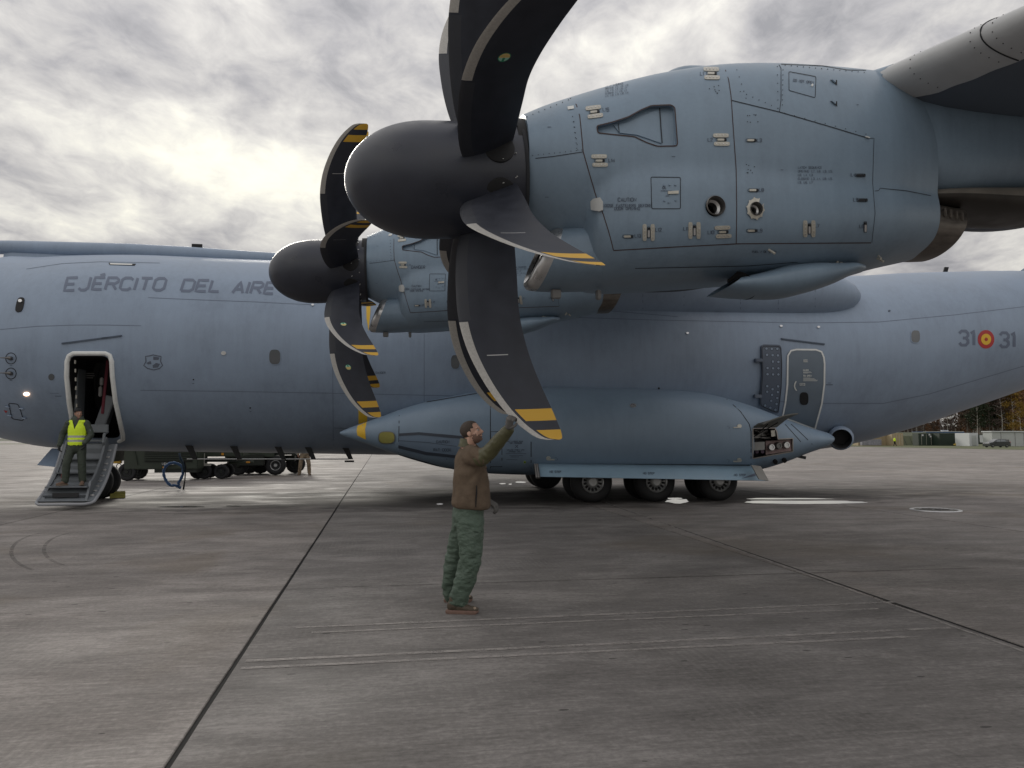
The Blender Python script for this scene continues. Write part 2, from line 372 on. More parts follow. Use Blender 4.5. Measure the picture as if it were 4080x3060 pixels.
# ------------------------------------------------------------------ ground: slabs of concrete with real joints
def concrete(name, tint=(.90, .88, .865)):
    m = bpy.data.materials.new(name); m.use_nodes = True; nt = m.node_tree; b = nt.nodes['Principled BSDF']
    g = nd(nt, 'ShaderNodeNewGeometry'); P = g.outputs['Position']
    mp = nd(nt, 'ShaderNodeMapping', ins={0: P}); mp.inputs['Rotation'].default_value = (0, 0, -PSI); V = mp.outputs[0]
    big = nd(nt, 'ShaderNodeTexNoise', ins={'Vector': V, 'Scale': .16, 'Detail': 5.0, 'Roughness': .6, 'Distortion': .6})
    m1 = nd(nt, 'ShaderNodeMapping', ins={0: V}); m1.inputs['Scale'].default_value = (.6, 1.3, 1)
    brush = nd(nt, 'ShaderNodeTexNoise', ins={'Vector': m1.outputs[0], 'Scale': 1.1, 'Detail': 10.0, 'Roughness': .72, 'Distortion': .35})
    m2 = nd(nt, 'ShaderNodeMapping', ins={0: V}); m2.inputs['Scale'].default_value = (3.5, 26, 1)
    fine = nd(nt, 'ShaderNodeTexNoise', ins={'Vector': m2.outputs[0], 'Scale': 1.0, 'Detail': 8.0, 'Roughness': .8, 'Distortion': .4})
    grain = nd(nt, 'ShaderNodeTexNoise', ins={'Vector': V, 'Scale': 22.0, 'Detail': 8.0, 'Roughness': .75})
    worn = nd(nt, 'ShaderNodeTexNoise', ins={'Vector': V, 'Scale': .55, 'Detail': 4.0, 'Roughness': .55})
    f = mth(nt, 'ADD', mth(nt, 'MULTIPLY', big.outputs[0], .20), mth(nt, 'MULTIPLY', brush.outputs[0], .35))
    f = mth(nt, 'ADD', f, mth(nt, 'MULTIPLY', fine.outputs[0], .27)); f = mth(nt, 'ADD', f, mth(nt, 'MULTIPLY', grain.outputs[0], .24))
    c = ramp(nt, f, [(.40, (.085, .078, .073)), (.465, (.15, .138, .130)), (.53, (.215, .199, .188)), (.60, (.34, .316, .30))])
    # scuffed, scaled skin showing as pale flecks in worn areas
    fl = ramp(nt, grain.outputs[0], [(.56, 0.0), (.66, 1.0)]); wa = ramp(nt, worn.outputs[0], [(.48, 0.0), (.62, 1.0)])
    c = mixc(nt, mth(nt, 'MULTIPLY', mth(nt, 'MULTIPLY', fl, wa), .45), c, (.30, .285, .265))
    # brushed tining grooves, worn away in places, and small dark pits
    wv = nd(nt, 'ShaderNodeTexWave', wave_type='BANDS', bands_direction='X', ins={'Vector': V, 'Scale': 5.2, 'Distortion': 1.6, 'Detail': 3.0, 'Detail Scale': 3.0})
    gw = mth(nt, 'MULTIPLY', ramp(nt, wv.outputs[0], [(.62, 0.0), (.9, 1.0)]), mth(nt, 'MULTIPLY', wa, ramp(nt, fine.outputs[0], [(.42, 0.0), (.6, 1.0)])))
    c = mixc(nt, mth(nt, 'MULTIPLY', gw, .38), c, (.33, .315, .295))
    pit = nd(nt, 'ShaderNodeTexVoronoi', ins={'Vector': m1.outputs[0], 'Scale': 3.2, 'Randomness': 1.0}); pn = nd(nt, 'ShaderNodeTexNoise', ins={'Vector': V, 'Scale': 9.0})
    c = mixc(nt, mth(nt, 'MULTIPLY', mth(nt, 'LESS_THAN', mth(nt, 'ADD', pit.outputs['Distance'], mth(nt, 'MULTIPLY', pn.outputs[0], .12)), .125), .7), c, (.04, .036, .033))
    rust = nd(nt, 'ShaderNodeTexNoise', ins={'Vector': V, 'Scale': .28, 'Detail': 4.0, 'Distortion': 1.0})
    c = mixc(nt, mth(nt, 'MULTIPLY', ramp(nt, rust.outputs[0], [(.56, 0.0), (.7, 1.0)]), .35), c, (.15, .115, .075))
    wn = nd(nt, 'ShaderNodeObjectInfo'); tone = ramp(nt, wn.outputs['Random'], [(0, .9), (1, 1.1)])
    cm = nd(nt, 'ShaderNodeVectorMath', operation='MULTIPLY', ins={0: c, 1: tone})
    # shade under the belly and landing gear, painted into the concrete colour
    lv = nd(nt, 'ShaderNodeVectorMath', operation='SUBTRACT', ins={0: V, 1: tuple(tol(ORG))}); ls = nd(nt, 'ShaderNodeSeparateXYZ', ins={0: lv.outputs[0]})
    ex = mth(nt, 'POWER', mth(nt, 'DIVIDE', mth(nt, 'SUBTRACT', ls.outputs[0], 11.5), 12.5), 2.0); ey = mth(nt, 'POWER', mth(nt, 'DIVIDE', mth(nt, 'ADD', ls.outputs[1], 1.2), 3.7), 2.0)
    dd = mth(nt, 'ADD', mth(nt, 'ADD', ex, ey), mth(nt, 'MULTIPLY', mth(nt, 'SUBTRACT', brush.outputs[0], .5), 2.4)); belly_shade = ramp(nt, mth(nt, 'MULTIPLY', dd, .5), [(.25, 1.0), (.62, 0.0)])
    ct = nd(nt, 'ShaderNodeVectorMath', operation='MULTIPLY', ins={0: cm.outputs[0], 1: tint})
    col = mixc(nt, mth(nt, 'MULTIPLY', belly_shade, .78), ct.outputs[0], (.035, .031, .028))
    nt.links.new(col, b.inputs['Base Color'])
    wet = nd(nt, 'ShaderNodeTexNoise', ins={'Vector': m1.outputs[0], 'Scale': .8, 'Detail': 6.0, 'Roughness': .6, 'Distortion': .5})
    r = ramp(nt, wet.outputs[0], [(.33, .64), (.46, .74), (.6, .86)]); nt.links.new(r, b.inputs['Roughness'])
    h = mth(nt, 'ADD', mth(nt, 'MULTIPLY', grain.outputs[0], .6), mth(nt, 'MULTIPLY', fine.outputs[0], .5))
    bp = nd(nt, 'ShaderNodeBump', ins={'Height': h, 'Strength': .6, 'Distance': .02}); nt.links.new(bp.outputs[0], b.inputs['Normal'])
    b.inputs['Specular IOR Level'].default_value = .4
    return m
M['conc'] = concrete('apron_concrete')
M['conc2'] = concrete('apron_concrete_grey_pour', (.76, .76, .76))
M['joint'] = mat('joint_sealant', (.012, .012, .012), .85, spec=.2)
M['grass'] = mat('grass_verge', (.075, .085, .03), .9, vary=.35, vscale=.3)
M['soil'] = mat('far_ground', (.06, .065, .035), .95, vary=.3, vscale=.05)
bm = bmesh.new(); bmesh.ops.create_grid(bm, x_segments=1, y_segments=1, size=3000); gnd = fin('ground', bm, M['soil'], loc=(0, 0, -.20), kind='structure')
XJ = loc(ground(1120, 2362)).x; YJ = loc(ground(1752, 2330)).y; DX, DY = 6.1, 6.85
NXA, NXB, NYA, NYB = -7, 7, -3, 12
bm = bmesh.new()
def quad(bm, a, b, c, d, mi=0):
    f = bm.faces.new([bm.verts.new(p) for p in (a, b, c, d)]); f.material_index = mi; return f
ax0, ax1, ay0, ay1 = XJ+NXA*DX, XJ+NXB*DX, YJ+NYA*DY, YJ+NYB*DY
EDGE, FAR = 95.0, 420.0       # the apron's right-hand edge (aircraft-frame x) and its far end
for (x0, x1, y0, y1) in ((-420, ax0, -60, FAR), (ax1, EDGE, -60, FAR), (ax0, ax1, -60, ay0), (ax0, ax1, ay1, FAR)):
    quad(bm, (x0, y0, 0), (x1, y0, 0), (x1, y1, 0), (x0, y1, 0))
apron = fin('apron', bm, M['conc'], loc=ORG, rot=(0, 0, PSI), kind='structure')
bm = bmesh.new(); quad(bm, (ax0-.5, ay0-.5, -.014), (ax1+.5, ay0-.5, -.014), (ax1+.5, ay1+.5, -.014), (ax0-.5, ay1+.5, -.014))
fin('joint_sealant', bm, M['joint'], apron)
gx, gy = .032, .012
bm = bmesh.new(); hx, hy = (DX-gx)/2, (DY-gy)/2; nse = 24
top = []
def edgept(t, ph): return .004*noise.noise(Vector((t*3.1, ph, 0)))
pts = []
for k in range(nse): pts.append((-hx+2*hx*k/nse, -hy+edgept(k, 1)))
for k in range(nse): pts.append((hx+edgept(k, 2), -hy+2*hy*k/nse))
for k in range(nse): pts.append((hx-2*hx*k/nse, hy+edgept(k, 3)))
for k in range(nse): pts.append((-hx+edgept(k, 4), hy-2*hy*k/nse))
tv = [bm.verts.new((x*(1-.006/hx), y*(1-.006/hy), 0)) for x, y in pts]; mv = [bm.verts.new((x, y, -.006)) for x, y in pts]; lv = [bm.verts.new((x, y, -.03)) for x, y in pts]
bm.faces.new(tv)
for a_, b_ in ((mv, tv), (lv, mv)):
    for k in range(len(pts)): bm.faces.new((a_[k], a_[(k+1) % len(pts)], b_[(k+1) % len(pts)], b_[k]))
slab = None
for i in range(NXA, NXB):
    for j in range(NYA, NYB):
        p = (XJ+(i+.5)*DX, YJ+(j+.5)*DY, 0)
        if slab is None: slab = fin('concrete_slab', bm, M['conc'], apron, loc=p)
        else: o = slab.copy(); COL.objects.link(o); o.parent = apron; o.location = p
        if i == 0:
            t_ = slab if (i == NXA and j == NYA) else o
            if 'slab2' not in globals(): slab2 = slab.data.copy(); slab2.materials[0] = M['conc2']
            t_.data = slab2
        last = slab if (i == NXA and j == NYA) else o
        last.rotation_euler = (random.uniform(-1, 1)*.0004, random.uniform(-1, 1)*.0004, 0)
# grass verge along the apron's right edge, and a thin strip of grass far to the left
def ribbon(bm, x0, x1, y0, y1, z, n=60, amp=.5):
    vs = []
    for k in range(n+1):
        y = y0+(y1-y0)*k/n; vs.append((bm.verts.new((x0+amp*noise.noise(Vector((0, y*.12, 1))), y, z)), bm.verts.new((x1, y, z))))
    for a, b in zip(vs, vs[1:]): bm.faces.new((a[0], a[1], b[1], b[0]))
bm = bmesh.new(); ribbon(bm, EDGE-.3, 600, -60, 700, .02)
verge = fin('grass_verge', bm, M['grass'], loc=ORG, rot=(0, 0, PSI), kind='structure')
bm = bmesh.new(); quad(bm, (-400, 196, .02), (-60, 196, .02), (-60, 222, .02), (-400, 222, .02))
fin('grass_strip', bm, M['grass'], loc=ORG, rot=(0, 0, PSI), kind='structure')
# ------------------------------------------------------------------ the aircraft
AC = empty('transport_aircraft', ORG, PSI, 'huge grey military transport aircraft with black curved propellers and EJÉRCITO DEL AIRE lettering', 'aircraft')
def CP(name, bm, m, parent=None, smooth=40, loc=(0, 0, 0), rot=None, org=None, **p): return fin(name, bm, m, parent or AC, loc=loc, rot=rot, smooth=smooth, org=org, **p)
# fuselage: x, ztop, zbottom, halfwidth, exponent, ycentre
FUS = [(-5.0, 3.2, 2.9, .15, 2, 0), (-4.6, 3.9, 2.35, .9, 2, 0), (-4.0, 4.6, 2.05, 1.5, 2, 0), (-3.3, 5.9, 1.83, 2.0, 2, 0), (-2.5, 6.45, 1.655, 2.40, 2, 0), (-1.5, 6.50, 1.427, 2.66, 2, 0), (-.5, 6.585, 1.338, 2.79, 2, 0),
 (1, 6.654, 1.29, 2.82, 2, 0), (3, 6.645, 1.255, 2.82, 2, 0), (5, 6.64, 1.218, 2.82, 2, 0), (8, 6.62, 1.158, 2.82, 2, 0), (12, 6.63, 1.075, 2.82, 2, 0), (15, 6.68, 1.02, 2.82, 2, 0), (18, 6.735, 1.10, 2.82, 2, 0),
 (20, 6.77, 1.19, 2.82, 2, 0), (22, 6.81, 1.425, 2.8, 2, 0), (24, 6.98, 1.894, 2.72, 2, 0), (26, 7.1, 2.503, 2.6, 2, 0), (28, 7.2, 3.123, 2.4, 2, 0), (31, 7.25, 4.1, 1.9, 2, 0), (34, 7.2, 5.0, 1.3, 2, 0), (36.5, 7.0, 5.9, .7, 2, 0), (37.5, 6.8, 6.3, .2, 2, 0)]
bm = bmesh.new(); loft(bm, FUS, lin(-5, -2.5, 14)+lin(-2.2, 30, 108)+lin(30.5, 37.5, 18), n=128)
fus = CP('fuselage', bm, [M['hull'], M['dark']])
b_plain = bvh_of(fus)
# sponson (landing gear fairing)
SPON = [(6.45, 1.80, 1.74, .03, 2, -2.45), (6.75, 1.93, 1.62, .16, 2, -2.46), (7.2, 2.09, 1.47, .33, 2.1, -2.46), (7.6, 2.24, 1.32, .50, 2.1, -2.46), (7.9, 2.357, 1.22, .62, 2.2, -2.46), (8.3, 2.49, 1.09, .76, 2.2, -2.45), (9, 2.676, .90, .98, 2.3, -2.45), (10, 2.857, .746, 1.2, 2.3, -2.45),
 (11, 2.95, .69, 1.33, 2.4, -2.45), (12, 2.99, .674, 1.4, 2.4, -2.45), (14, 2.98, .66, 1.42, 2.4, -2.45), (16, 2.89, .665, 1.4, 2.4, -2.45), (17, 2.69, .704, 1.32, 2.3, -2.45), (17.8, 2.452, .78, 1.15, 2.2, -2.45), (18.5, 2.203, .96, .92, 2.1, -2.45), (19.2, 1.98, 1.20, .70, 2, -2.45), (19.65, 1.87, 1.33, .58, 2, -2.4), (19.9, 1.80, 1.42, .46, 2, -2.4), (20.02, 1.74, 1.5, .30, 2, -2.4)]
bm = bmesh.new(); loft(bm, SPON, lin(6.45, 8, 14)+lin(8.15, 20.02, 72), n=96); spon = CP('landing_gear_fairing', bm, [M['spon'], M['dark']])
bm = bmesh.new(); loft(bm, SPON, lin(6.45, 20.02, 40), n=48)
for v in bm.verts: v.co.y *= -1
bmesh.ops.reverse_faces(bm, faces=bm.faces); CP('landing_gear_fairing', bm, M['spon'])
b_spon0 = bvh_of(spon)
# cutters are built from outlines traced on the surface itself
def cutter(bvh, poly, inn, m, out=.4):
    bm = bmesh.new(); a, b = [], []
    for x, y in poly:
        d = tol(ray(x, y)).normalized(); h = hit(bvh, x, y); a.append(bm.verts.new(h-Vector((0, 1, 0))*out)); b.append(bm.verts.new(h+Vector((0, inn, 0))))
    n = len(a); bm.faces.new(a); bm.faces.new(list(reversed(b)))
    for i in range(n): bm.faces.new((a[i], b[i], b[(i+1) % n], a[(i+1) % n]))
    bmesh.ops.triangulate(bm, faces=[f for f in bm.faces if len(f.verts) > 4]); bmesh.ops.recalc_face_normals(bm, faces=bm.faces)
    return fin('cutter', bm, m, AC)
def densify(pts, step=20, closed=True):
    out = []
    for a, b in zip(pts, pts[1:]+([pts[0]] if closed else [])):
        n = max(1, int(math.hypot(b[0]-a[0], b[1]-a[1])/step))
        for k in range(n): out.append((a[0]+(b[0]-a[0])*k/n, a[1]+(b[1]-a[1])*k/n))
    if not closed: out.append(pts[-1])
    return out
def rnd(pts, r=20, n=4):     # round the corners of a pixel polygon
    out = []; N = len(pts)
    for i in range(N):
        p0, p1, p2 = (Vector(pts[(i+k) % N]) for k in (-1, 0, 1)); d0 = (p0-p1); d2 = (p2-p1); r_ = min(r, d0.length*.45, d2.length*.45)
        a, b = p1+d0.normalized()*r_, p1+d2.normalized()*r_
        for k in range(n+1): t = k/n; q = a*(1-t)**2+p1*2*t*(1-t)+b*t*t; out.append((q.x, q.y))
    return out
DOOR = rnd([(276, 1418), (435, 1418), (441, 1500), (452, 1600), (484, 1745), (312, 1745), (283, 1600), (274, 1500)], 30)
DOOR = [(x, y) for x, y in DOOR]
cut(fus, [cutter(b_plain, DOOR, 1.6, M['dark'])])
BAY = [(2999, 1708), (3086, 1706), (3094, 1720), (3099, 1750), (3158, 1747), (3158, 1798), (2999, 1826)]
cut(spon, [cutter(b_spon0, BAY, .38, M['dark'])])
B_body = bvh_of(fus, spon); b_spon = bvh_of(spon)
# ---- door surround, sill, interior
D = Drape(b_plain, parent=fus)
def ringfill(D, poly, wpx, off, thick, mi=0): D.strip(densify(poly, 14), wpx, off, mi, closed=True, step=14)
FR = rnd([(268, 1410), (443, 1410), (449, 1500), (461, 1600), (496, 1757), (480, 1762)], 34)
def openstrip(D, pts, wpx, off, mi=0): D.strip(pts, wpx, off, mi, step=14)
prof = [(300, 1752), (276, 1600), (266, 1500), (268, 1440), (276, 1418), (294, 1408), (420, 1408), (438, 1416), (446, 1440), (449, 1500), (461, 1600), (490, 1730), (491, 1748), (474, 1757)]
dfr = bmesh.new()
pp = [hit(b_plain, x, y, .012) for x, y in densify(prof, 16, False)]; tube(dfr, pp, .055, 8)
CP('door_seal', dfr, M['frame'], fus)
# cabin lining seen through the door
x0 = hit(b_plain, 300, 1500).x
for k in range(7):
    bm = bmesh.new(); h = hit(b_plain, 283+k*1.2, 1440+k*35); box(bm, (h.x+.05, h.y+.12, h.z), (.03, .05, .09), mi=0, bev=.006); CP('door_latch', bm, M['plate'], fus)
bm = bmesh.new(); h = hit(b_plain, 352, 1560); box(bm, (x0+.38, h.y+.75, 3.0), (.07, .05, 1.5), Matrix.Rotation(.06, 3, 'Y'), 0, .01)
CP('red_strap', bm, mat('red_webbing', (.16, .02, .035), .7), fus)
for k, (px, py) in enumerate([(356, 1488), (358, 1497), (352, 1505)]):
    bm = bmesh.new(); q = aty(px, py, h.y+.9); box(bm, tuple(q), (.22, .03, .025), bev=.004); CP('cabin_fitting', bm, M['dalu'], fus)
for px, py, hh in ((405, 1520, .20), (400, 1560, .26)): bm = bmesh.new(); q = aty(px, py, h.y+.7); box(bm, tuple(q), (.08, .06, hh), bev=.02); CP('cabin_fitting', bm, M['dalu'], fus)
bm = bmesh.new(); q = aty(300, 1600, h.y+.6); box(bm, (q.x+.1, q.y, q.z), (.06, .5, 1.9), bev=.01); CP('cabin_panel', bm, M['stair'], fus); bm = bmesh.new(); q = aty(425, 1640, h.y+.9); box(bm, tuple(q), (.25, .3, .8), Matrix.Rotation(.3, 3, 'Y'), 0, .02)
CP('cabin_panel', bm, M['stair'], fus)
# ---- airstair door, hinged at the sill and resting close above the ground
HG = hit(b_plain, 390, 1752); zt_ = 1.95
foot = aty(255, 2004, -3.35)
def stair():
    top_z, bot_z = 1.46, .17
    yt, yb = -1.95, -3.30
    xa, xb = hit(b_plain, 312, 1740).x-.05, hit(b_plain, 484, 1745).x-.06
    def P(u, s, n=0.0, dy=0.0):     # u 0..1 across, s 0..1 from sill to foot, n offset normal
        sl = Vector((0, yb-yt, bot_z-top_z)); nn = Vector((0, -sl.z, sl.y)).normalized()
        if nn.z < 0: nn = -nn
        bow = .20*math.sin(math.pi*s)
        p = Vector((xa+(xb-xa)*u, yt, top_z))+sl*s-nn*bow*.9+nn*n; return p
    bm = bmesh.new(); N = 16           # curved outer skin, lying underneath
    rings = []
    for k in range(N+1):
        s = k/N; e = .0
        rings.append([bm.verts.new(P(u, s, n)) for u, n in ((-.09, .05), (-.09, -.0), (1.12, -.0), (1.12, .05))])
    skin(bm, rings, 0, True)
    base = CP('airstair_door', bm, M['stair'])
    bm = bmesh.new()                    # rim flange at the sides and foot
    tube(bm, [P(1.12, k/N, .03) for k in range(N+1)]+[P(1.08, 1.03, .03), P(.95, 1.06, .03), P(0, 1.06, .03), P(-.07, 1.03, .03)]+[P(-.09, 1-k/N, .03) for k in range(N+1)], .035, 8)
    CP('door_rim', bm, mat('rim_pale_grey', (.30, .31, .33), .5), base)
    for u, hgt in ((.94, .34), (.02, .20)):        # side cheeks
        bm = bmesh.new(); a = []
        for k in range(N+1):
            s = k/N; hh = hgt*(.85 if s < .75 else .85*(1-(s-.75)/.25)+.12)
            a.append([bm.verts.new(P(u+du, s, n)) for du, n in ((-.025, .02), (-.025, hh), (.025, hh), (.025, .02))])
        skin(bm, a); CP('stair_cheek', bm, M['stair'], base)
    bm = bmesh.new(); rings = [[bm.verts.new(P(u, .02+.9*k/N, .13)) for u in (.0, .95)]+[bm.verts.new(P(u, .02+.9*k/N, .06)) for u in (.95, .0)] for k in range(N+1)]; skin(bm, rings); CP('inner_skin', bm, M['stair'], base)
    for s in (.10, .36, .60):           # riser panels between the treads
        bm = bmesh.new(); p = P(.48, s, .10); q = P(.48, s+.20, .10)
        y_, z_ = p.y-.03, (p.z+q.z)/2
        box(bm, ((xa+xb)/2-.01, y_-.05, z_+.02), ((xb-xa)*.86, .02, abs(p.z-q.z)+.02), bev=.004); CP('riser', bm, M['stair'], base)
    for s, zz in ((.28, 1.14), (.53, .82), (.80, .52)):
        bm = bmesh.new(); p = P(.48, s, .1); box(bm, ((xa+xb)/2-.01, p.y-.04, zz), ((xb-xa)*.9, .16 if s < .7 else .40, .03), bev=.006); CP('tread', bm, M['stair'], base)
    for k in range(9):                  # latch bolts along the rim
        bm = bmesh.new(); p = P(1.03, .1+.098*k, .07); lathe(bm, [(0, .0), (0, .022), (.05, .022), (.05, 0)], p, 'Y', 8); box(bm, (p.x-.03, p.y, p.z), (.06, .03, .03), bev=.004); CP('latch_bolt', bm, M['alu'], base)
    bm = bmesh.new(); p = P(.30, .93, .06); box(bm, ((xa+xb)/2-.02, p.y-.02, p.z+.06), ((xb-xa)*.55, .03, .10), bev=.004); CP('foot_pocket', bm, M['dark'], base)
    bm = bmesh.new()
    for k, (ux, zz, w_, h_, m_) in enumerate(((.60, 1.22, .13, .10, 0), (.60, 1.10, .13, .09, 0))): box(bm, (xa+(xb-xa)*ux, P(.5, .4, .1).y-.15, zz-.28), (w_, .006, h_))
    CP('placard', bm, mat('placard_cream', (.42, .42, .36), .5), base)
    bm = bmesh.new(); box(bm, (xa+(xb-xa)*.22, P(.5, .5, .1).y-.10, .75), (.13, .02, .13)); CP('red_tab', bm, mat('red_fabric', (.30, .02, .03), .8), base)
    for u in (.25, .92):                # hinge arms at the sill
        bm = bmesh.new(); tube(bm, [(xa+(xb-xa)*u, -2.0, 1.80), (xa+(xb-xa)*u, -2.22, 1.74), (xa+(xb-xa)*u, -2.28, 1.54), (xa+(xb-xa)*u, -2.18, 1.36)], .035, 8); CP('hinge_arm', bm, M['stair'], base)
    bm = bmesh.new(); box(bm, ((xa+xb)/2, -2.16, 1.88), ((xb-xa)*.98, .05, .20), bev=.01); box(bm, ((xa+xb)/2, -2.1, 1.58), ((xb-xa)*.9, .04, .06), bev=.01); CP('sill', bm, M['stair'], base)
    return P, xa, xb
SP, SXA, SXB = stair()
# ---- windows and ports on the fuselage
def round_poly(cx, cy, rx, ry, n=20, e=2.0): return [(cx+rx*sgnp(math.cos(2*math.pi*k/n), 2/e), cy+ry*sgnp(math.sin(2*math.pi*k/n), 2/e)) for k in range(n)]
def draped(name, polys, m, off=.006, thick=.01, parent=None, bvh=None, step=25):
    d = Drape(bvh or b_plain, parent=parent or fus)
    for i, pl in enumerate(polys): d.fill(pl, off, thick, 0, step)
    return d.done(name, m)
for cx, cy, rx, ry in ((1095, 1422, 22, 29), (1814, 1442, 17, 27), (3647, 1341, 17, 24)):
    o = draped('window_frame', [round_poly(cx, cy, rx+3, ry+3, 24, 3)], M['hull'], .012, .02); draped('window', [round_poly(cx, cy, rx, ry, 24, 3)], M['glass'], .016, .01)
draped('porthole', [round_poly(205, 1502, 12, 13)], M['glass'], .010)
draped('lamp_lens', [round_poly(891, 1407, 10, 8)], M['alu'], .016, .02)
draped('small_port', [round_poly(3543, 1239, 5, 4)], M['print'], .01)
for cx, cy in ((2547, 1490), (2553, 1330)): pass
draped('static_port', [round_poly(2625, 1547, 4, 4)], M['black'], .01)
for cx, cy in ((1246, 1216), (2738, 1328), (3111, 1300), (3260, 1304)): draped('drain_fitting', [round_poly(cx, cy, 6, 4, 8)], M['alu'], .03, .04)
for cx, cy in ((771, 1512), (997, 1625)): draped('sensor_port', [round_poly(cx, cy, 3, 3, 8)], M['black'], .01)
# black oval lamp plate on the forward fuselage
o = draped('lamp_plate', [[(x+(1212-y)*.22, y) for x, y in round_poly(81, 1215, 15, 29, 28, 3)]], M['black'], .02, .03)
draped('lamp_plate_lens', [round_poly(83, 1201, 8, 6)], M['alu'], .04, .03)
# pitot probes on round plates
for cx, cy in ((44, 1428), (44, 1488)):
    d = Drape(b_plain, parent=fus); d.strip(round_poly(cx, cy, 21, 22), 3, .006, 0, closed=True, step=8); d.done('probe_plate_seam', M['seam'])
    h = hit(b_plain, cx, cy); bm = bmesh.new(); tube(bm, [h, h+Vector((.0, -.09, 0)), h+Vector((-.07, -.12, 0)), h+Vector((-.20, -.12, 0))], [.05, .045, .016, .010], 10); CP('pitot_probe', bm, M['dalu'], fus)
# lit landing/taxi lamp on the skin (gives off light in the photograph)
h = hit(b_plain, 107, 1569, .02); bm = bmesh.new(); bmesh.ops.create_uvsphere(bm, u_segments=16, v_segments=8, radius=.055, matrix=Matrix.Translation(h) @ Matrix.Diagonal((1.2, .6, .8, 1)))
CP('lit_lamp', bm, mat('lamp_glow', (1, .8, .6), .3, emit=(1.0, .60, .36), estr=5.0), fus)
# cowl lamp strip near the crown (formation light)
draped('formation_light_frame', [[(433, 1048), (542, 1052), (536, 1059), (437, 1056)]], M['black'], .01, .01); draped('formation_light', [[(438, 1050), (528, 1053), (526, 1057), (440, 1055)]], M['white'], .014, .006)
# stair-step line above the door (rain gutter) and skin joints
for pts in ([(247, 1369), (486, 1338)], [(3111, 1351), (3284, 1372)]):
    d = Drape(b_plain, parent=fus); d.strip(pts, 5, .03); d.fill([(pts[0][0], pts[0][1]-3), (pts[1][0], pts[1][1]-3), (pts[1][0], pts[1][1]+2), (pts[0][0], pts[0][1]+2)], .03, .03); d.done('rain_gutter', M['print'])
LAP = mat('skin_joint', (.13, .16, .215), .55)
d = Drape(b_plain, parent=fus)
for pts in ([(0, 1313), (150, 1300), (300, 1295), (420, 1295), (563, 1298)], [(105, 1072), (250, 1050), (400, 1043), (637, 1048)], [(590, 1186), (800, 1195), (1020, 1203), (1250, 1215)],
            [(560, 1555), (900, 1559), (1300, 1566), (1900, 1579)], [(1325, 1350), (1328, 1800)], [(1690, 1330), (1690, 1600)], [(2350, 1232), (2700, 1262)],
            [(2200, 1262), (2600, 1275), (3200, 1287), (3500, 1283), (3800, 1255), (4080, 1222)], [(3104, 1600), (3300, 1607), (3520, 1607), (3700, 1570), (4080, 1458)],
            [(200, 1567), (235, 1567)], [(1330, 1705), (1390, 1707)], [(2100, 1552), (2500, 1556)]):
    d.strip(pts, 2.0, .004)
d.done('skin_joint', LAP, sep=True)
# ---- lettering
d = Drape(b_plain, parent=fus)
word = [('E', 254, 1159, 56), ('J', 318, 1153, 54), ('E', 363, 1150, 46), ('R', 423, 1151, 48), ('C', 483, 1152, 48), ('I', 541, 1153, 40), ('T', 585, 1155, 46), ('O', 629, 1158, 46)]
def big(txt, x, y, h, sx, slope, gap=.34): d.text(txt, x, y, h, wpx=11, sx=sx, shear=.30, ang=slope, off=.006, gap=gap)
big('EJ', 256, 1158, 50, .90, -.028, .44); 
big('ÉRCITO', 366, 1153, 47, .92, .012, .44); big('DEL', 721, 1159, 44, 1.02, .022, .46); big('AIRE', 926, 1167, 44, .92, .022, .46)
d.done('lettering', M['printl'], sep=True)
d = Drape(b_plain, parent=fus)
d.text('31', 3822, 1375, 56, 12, .62, off=.006, gap=.30); d.text('31', 3984, 1382, 56, 12, .60, off=.006, gap=.30); d.done('unit_number', M['printl'], sep=True)
for i, (rx, ry, m, nm) in enumerate(((33, 37, M['red'], 'roundel_outer'), (20, 22, M['yellow'], 'roundel_middle'), (6.5, 7, M['red'], 'roundel_centre'))): draped(nm, [round_poly(3928, 1352, rx, ry, 32)], m, .006+.004*i, 0, step=15)
# faint squadron shield
d = Drape(b_plain, parent=fus)
SH = [(580, 1420), (596, 1418), (611, 1414), (626, 1418), (642, 1420), (640, 1440), (648, 1456), (636, 1468), (613, 1474), (588, 1468), (573, 1456), (582, 1440)]
d.strip(SH, 4.5, .006, closed=True, step=10)
d.fill([(611, 1420), (635, 1424), (632, 1434), (611, 1434)], .006, 0); d.fill([(583, 1446), (600, 1438), (604, 1450), (590, 1452)], .006, 0); d.fill([(608, 1456), (622, 1446), (638, 1450), (630, 1464), (610, 1466)], .006, 0)
d.done('squadron_shield', mat('shield_grey', (.10, .12, .16), .5))
# small service stencils on the hull
d = Drape(b_plain, parent=fus)
for px, py, w_ in ((44, 1457, 10), (44, 1515, 10), (232, 1578, 26), (770, 1528, 8), (998, 1640, 6)): d.strip([(px-w_/2, py), (px+w_/2, py)], 2.4, .005)
d.text('DANGER', 1497, 1489, 8, 1.6, off=.005); d.strip([(3290, 1533), (3318, 1533)], 3, .005); d.strip([(3298, 1526), (3310, 1526)], 2, .005)
d.done('service_stencil', M['print'], sep=True)
# fold-out hatch with four lugs on the forward fuselage
d = Drape(b_plain, parent=fus); d.strip(rnd([(34, 1606), (72, 1610), (84, 1640), (94, 1676), (48, 1668), (40, 1630)], 8), 3, .006, closed=True, step=8); d.done('hatch_seam', M['seam'])
for px, py in ((32, 1622), (88, 1629), (42, 1657), (98, 1667)): h = hit(b_plain, px, py); bm = bmesh.new(); box(bm, (h.x, h.y-.03, h.z), (.10, .07, .03), Matrix.Rotation(.2, 3, 'Y'), 0, .01); CP('hatch_lug', bm, M['hull'], fus)
d = Drape(b_plain, parent=fus); d.fill([(15, 1634), (31, 1637), (24, 1646)], .006, 0); d.done('red_triangle', M['red'])
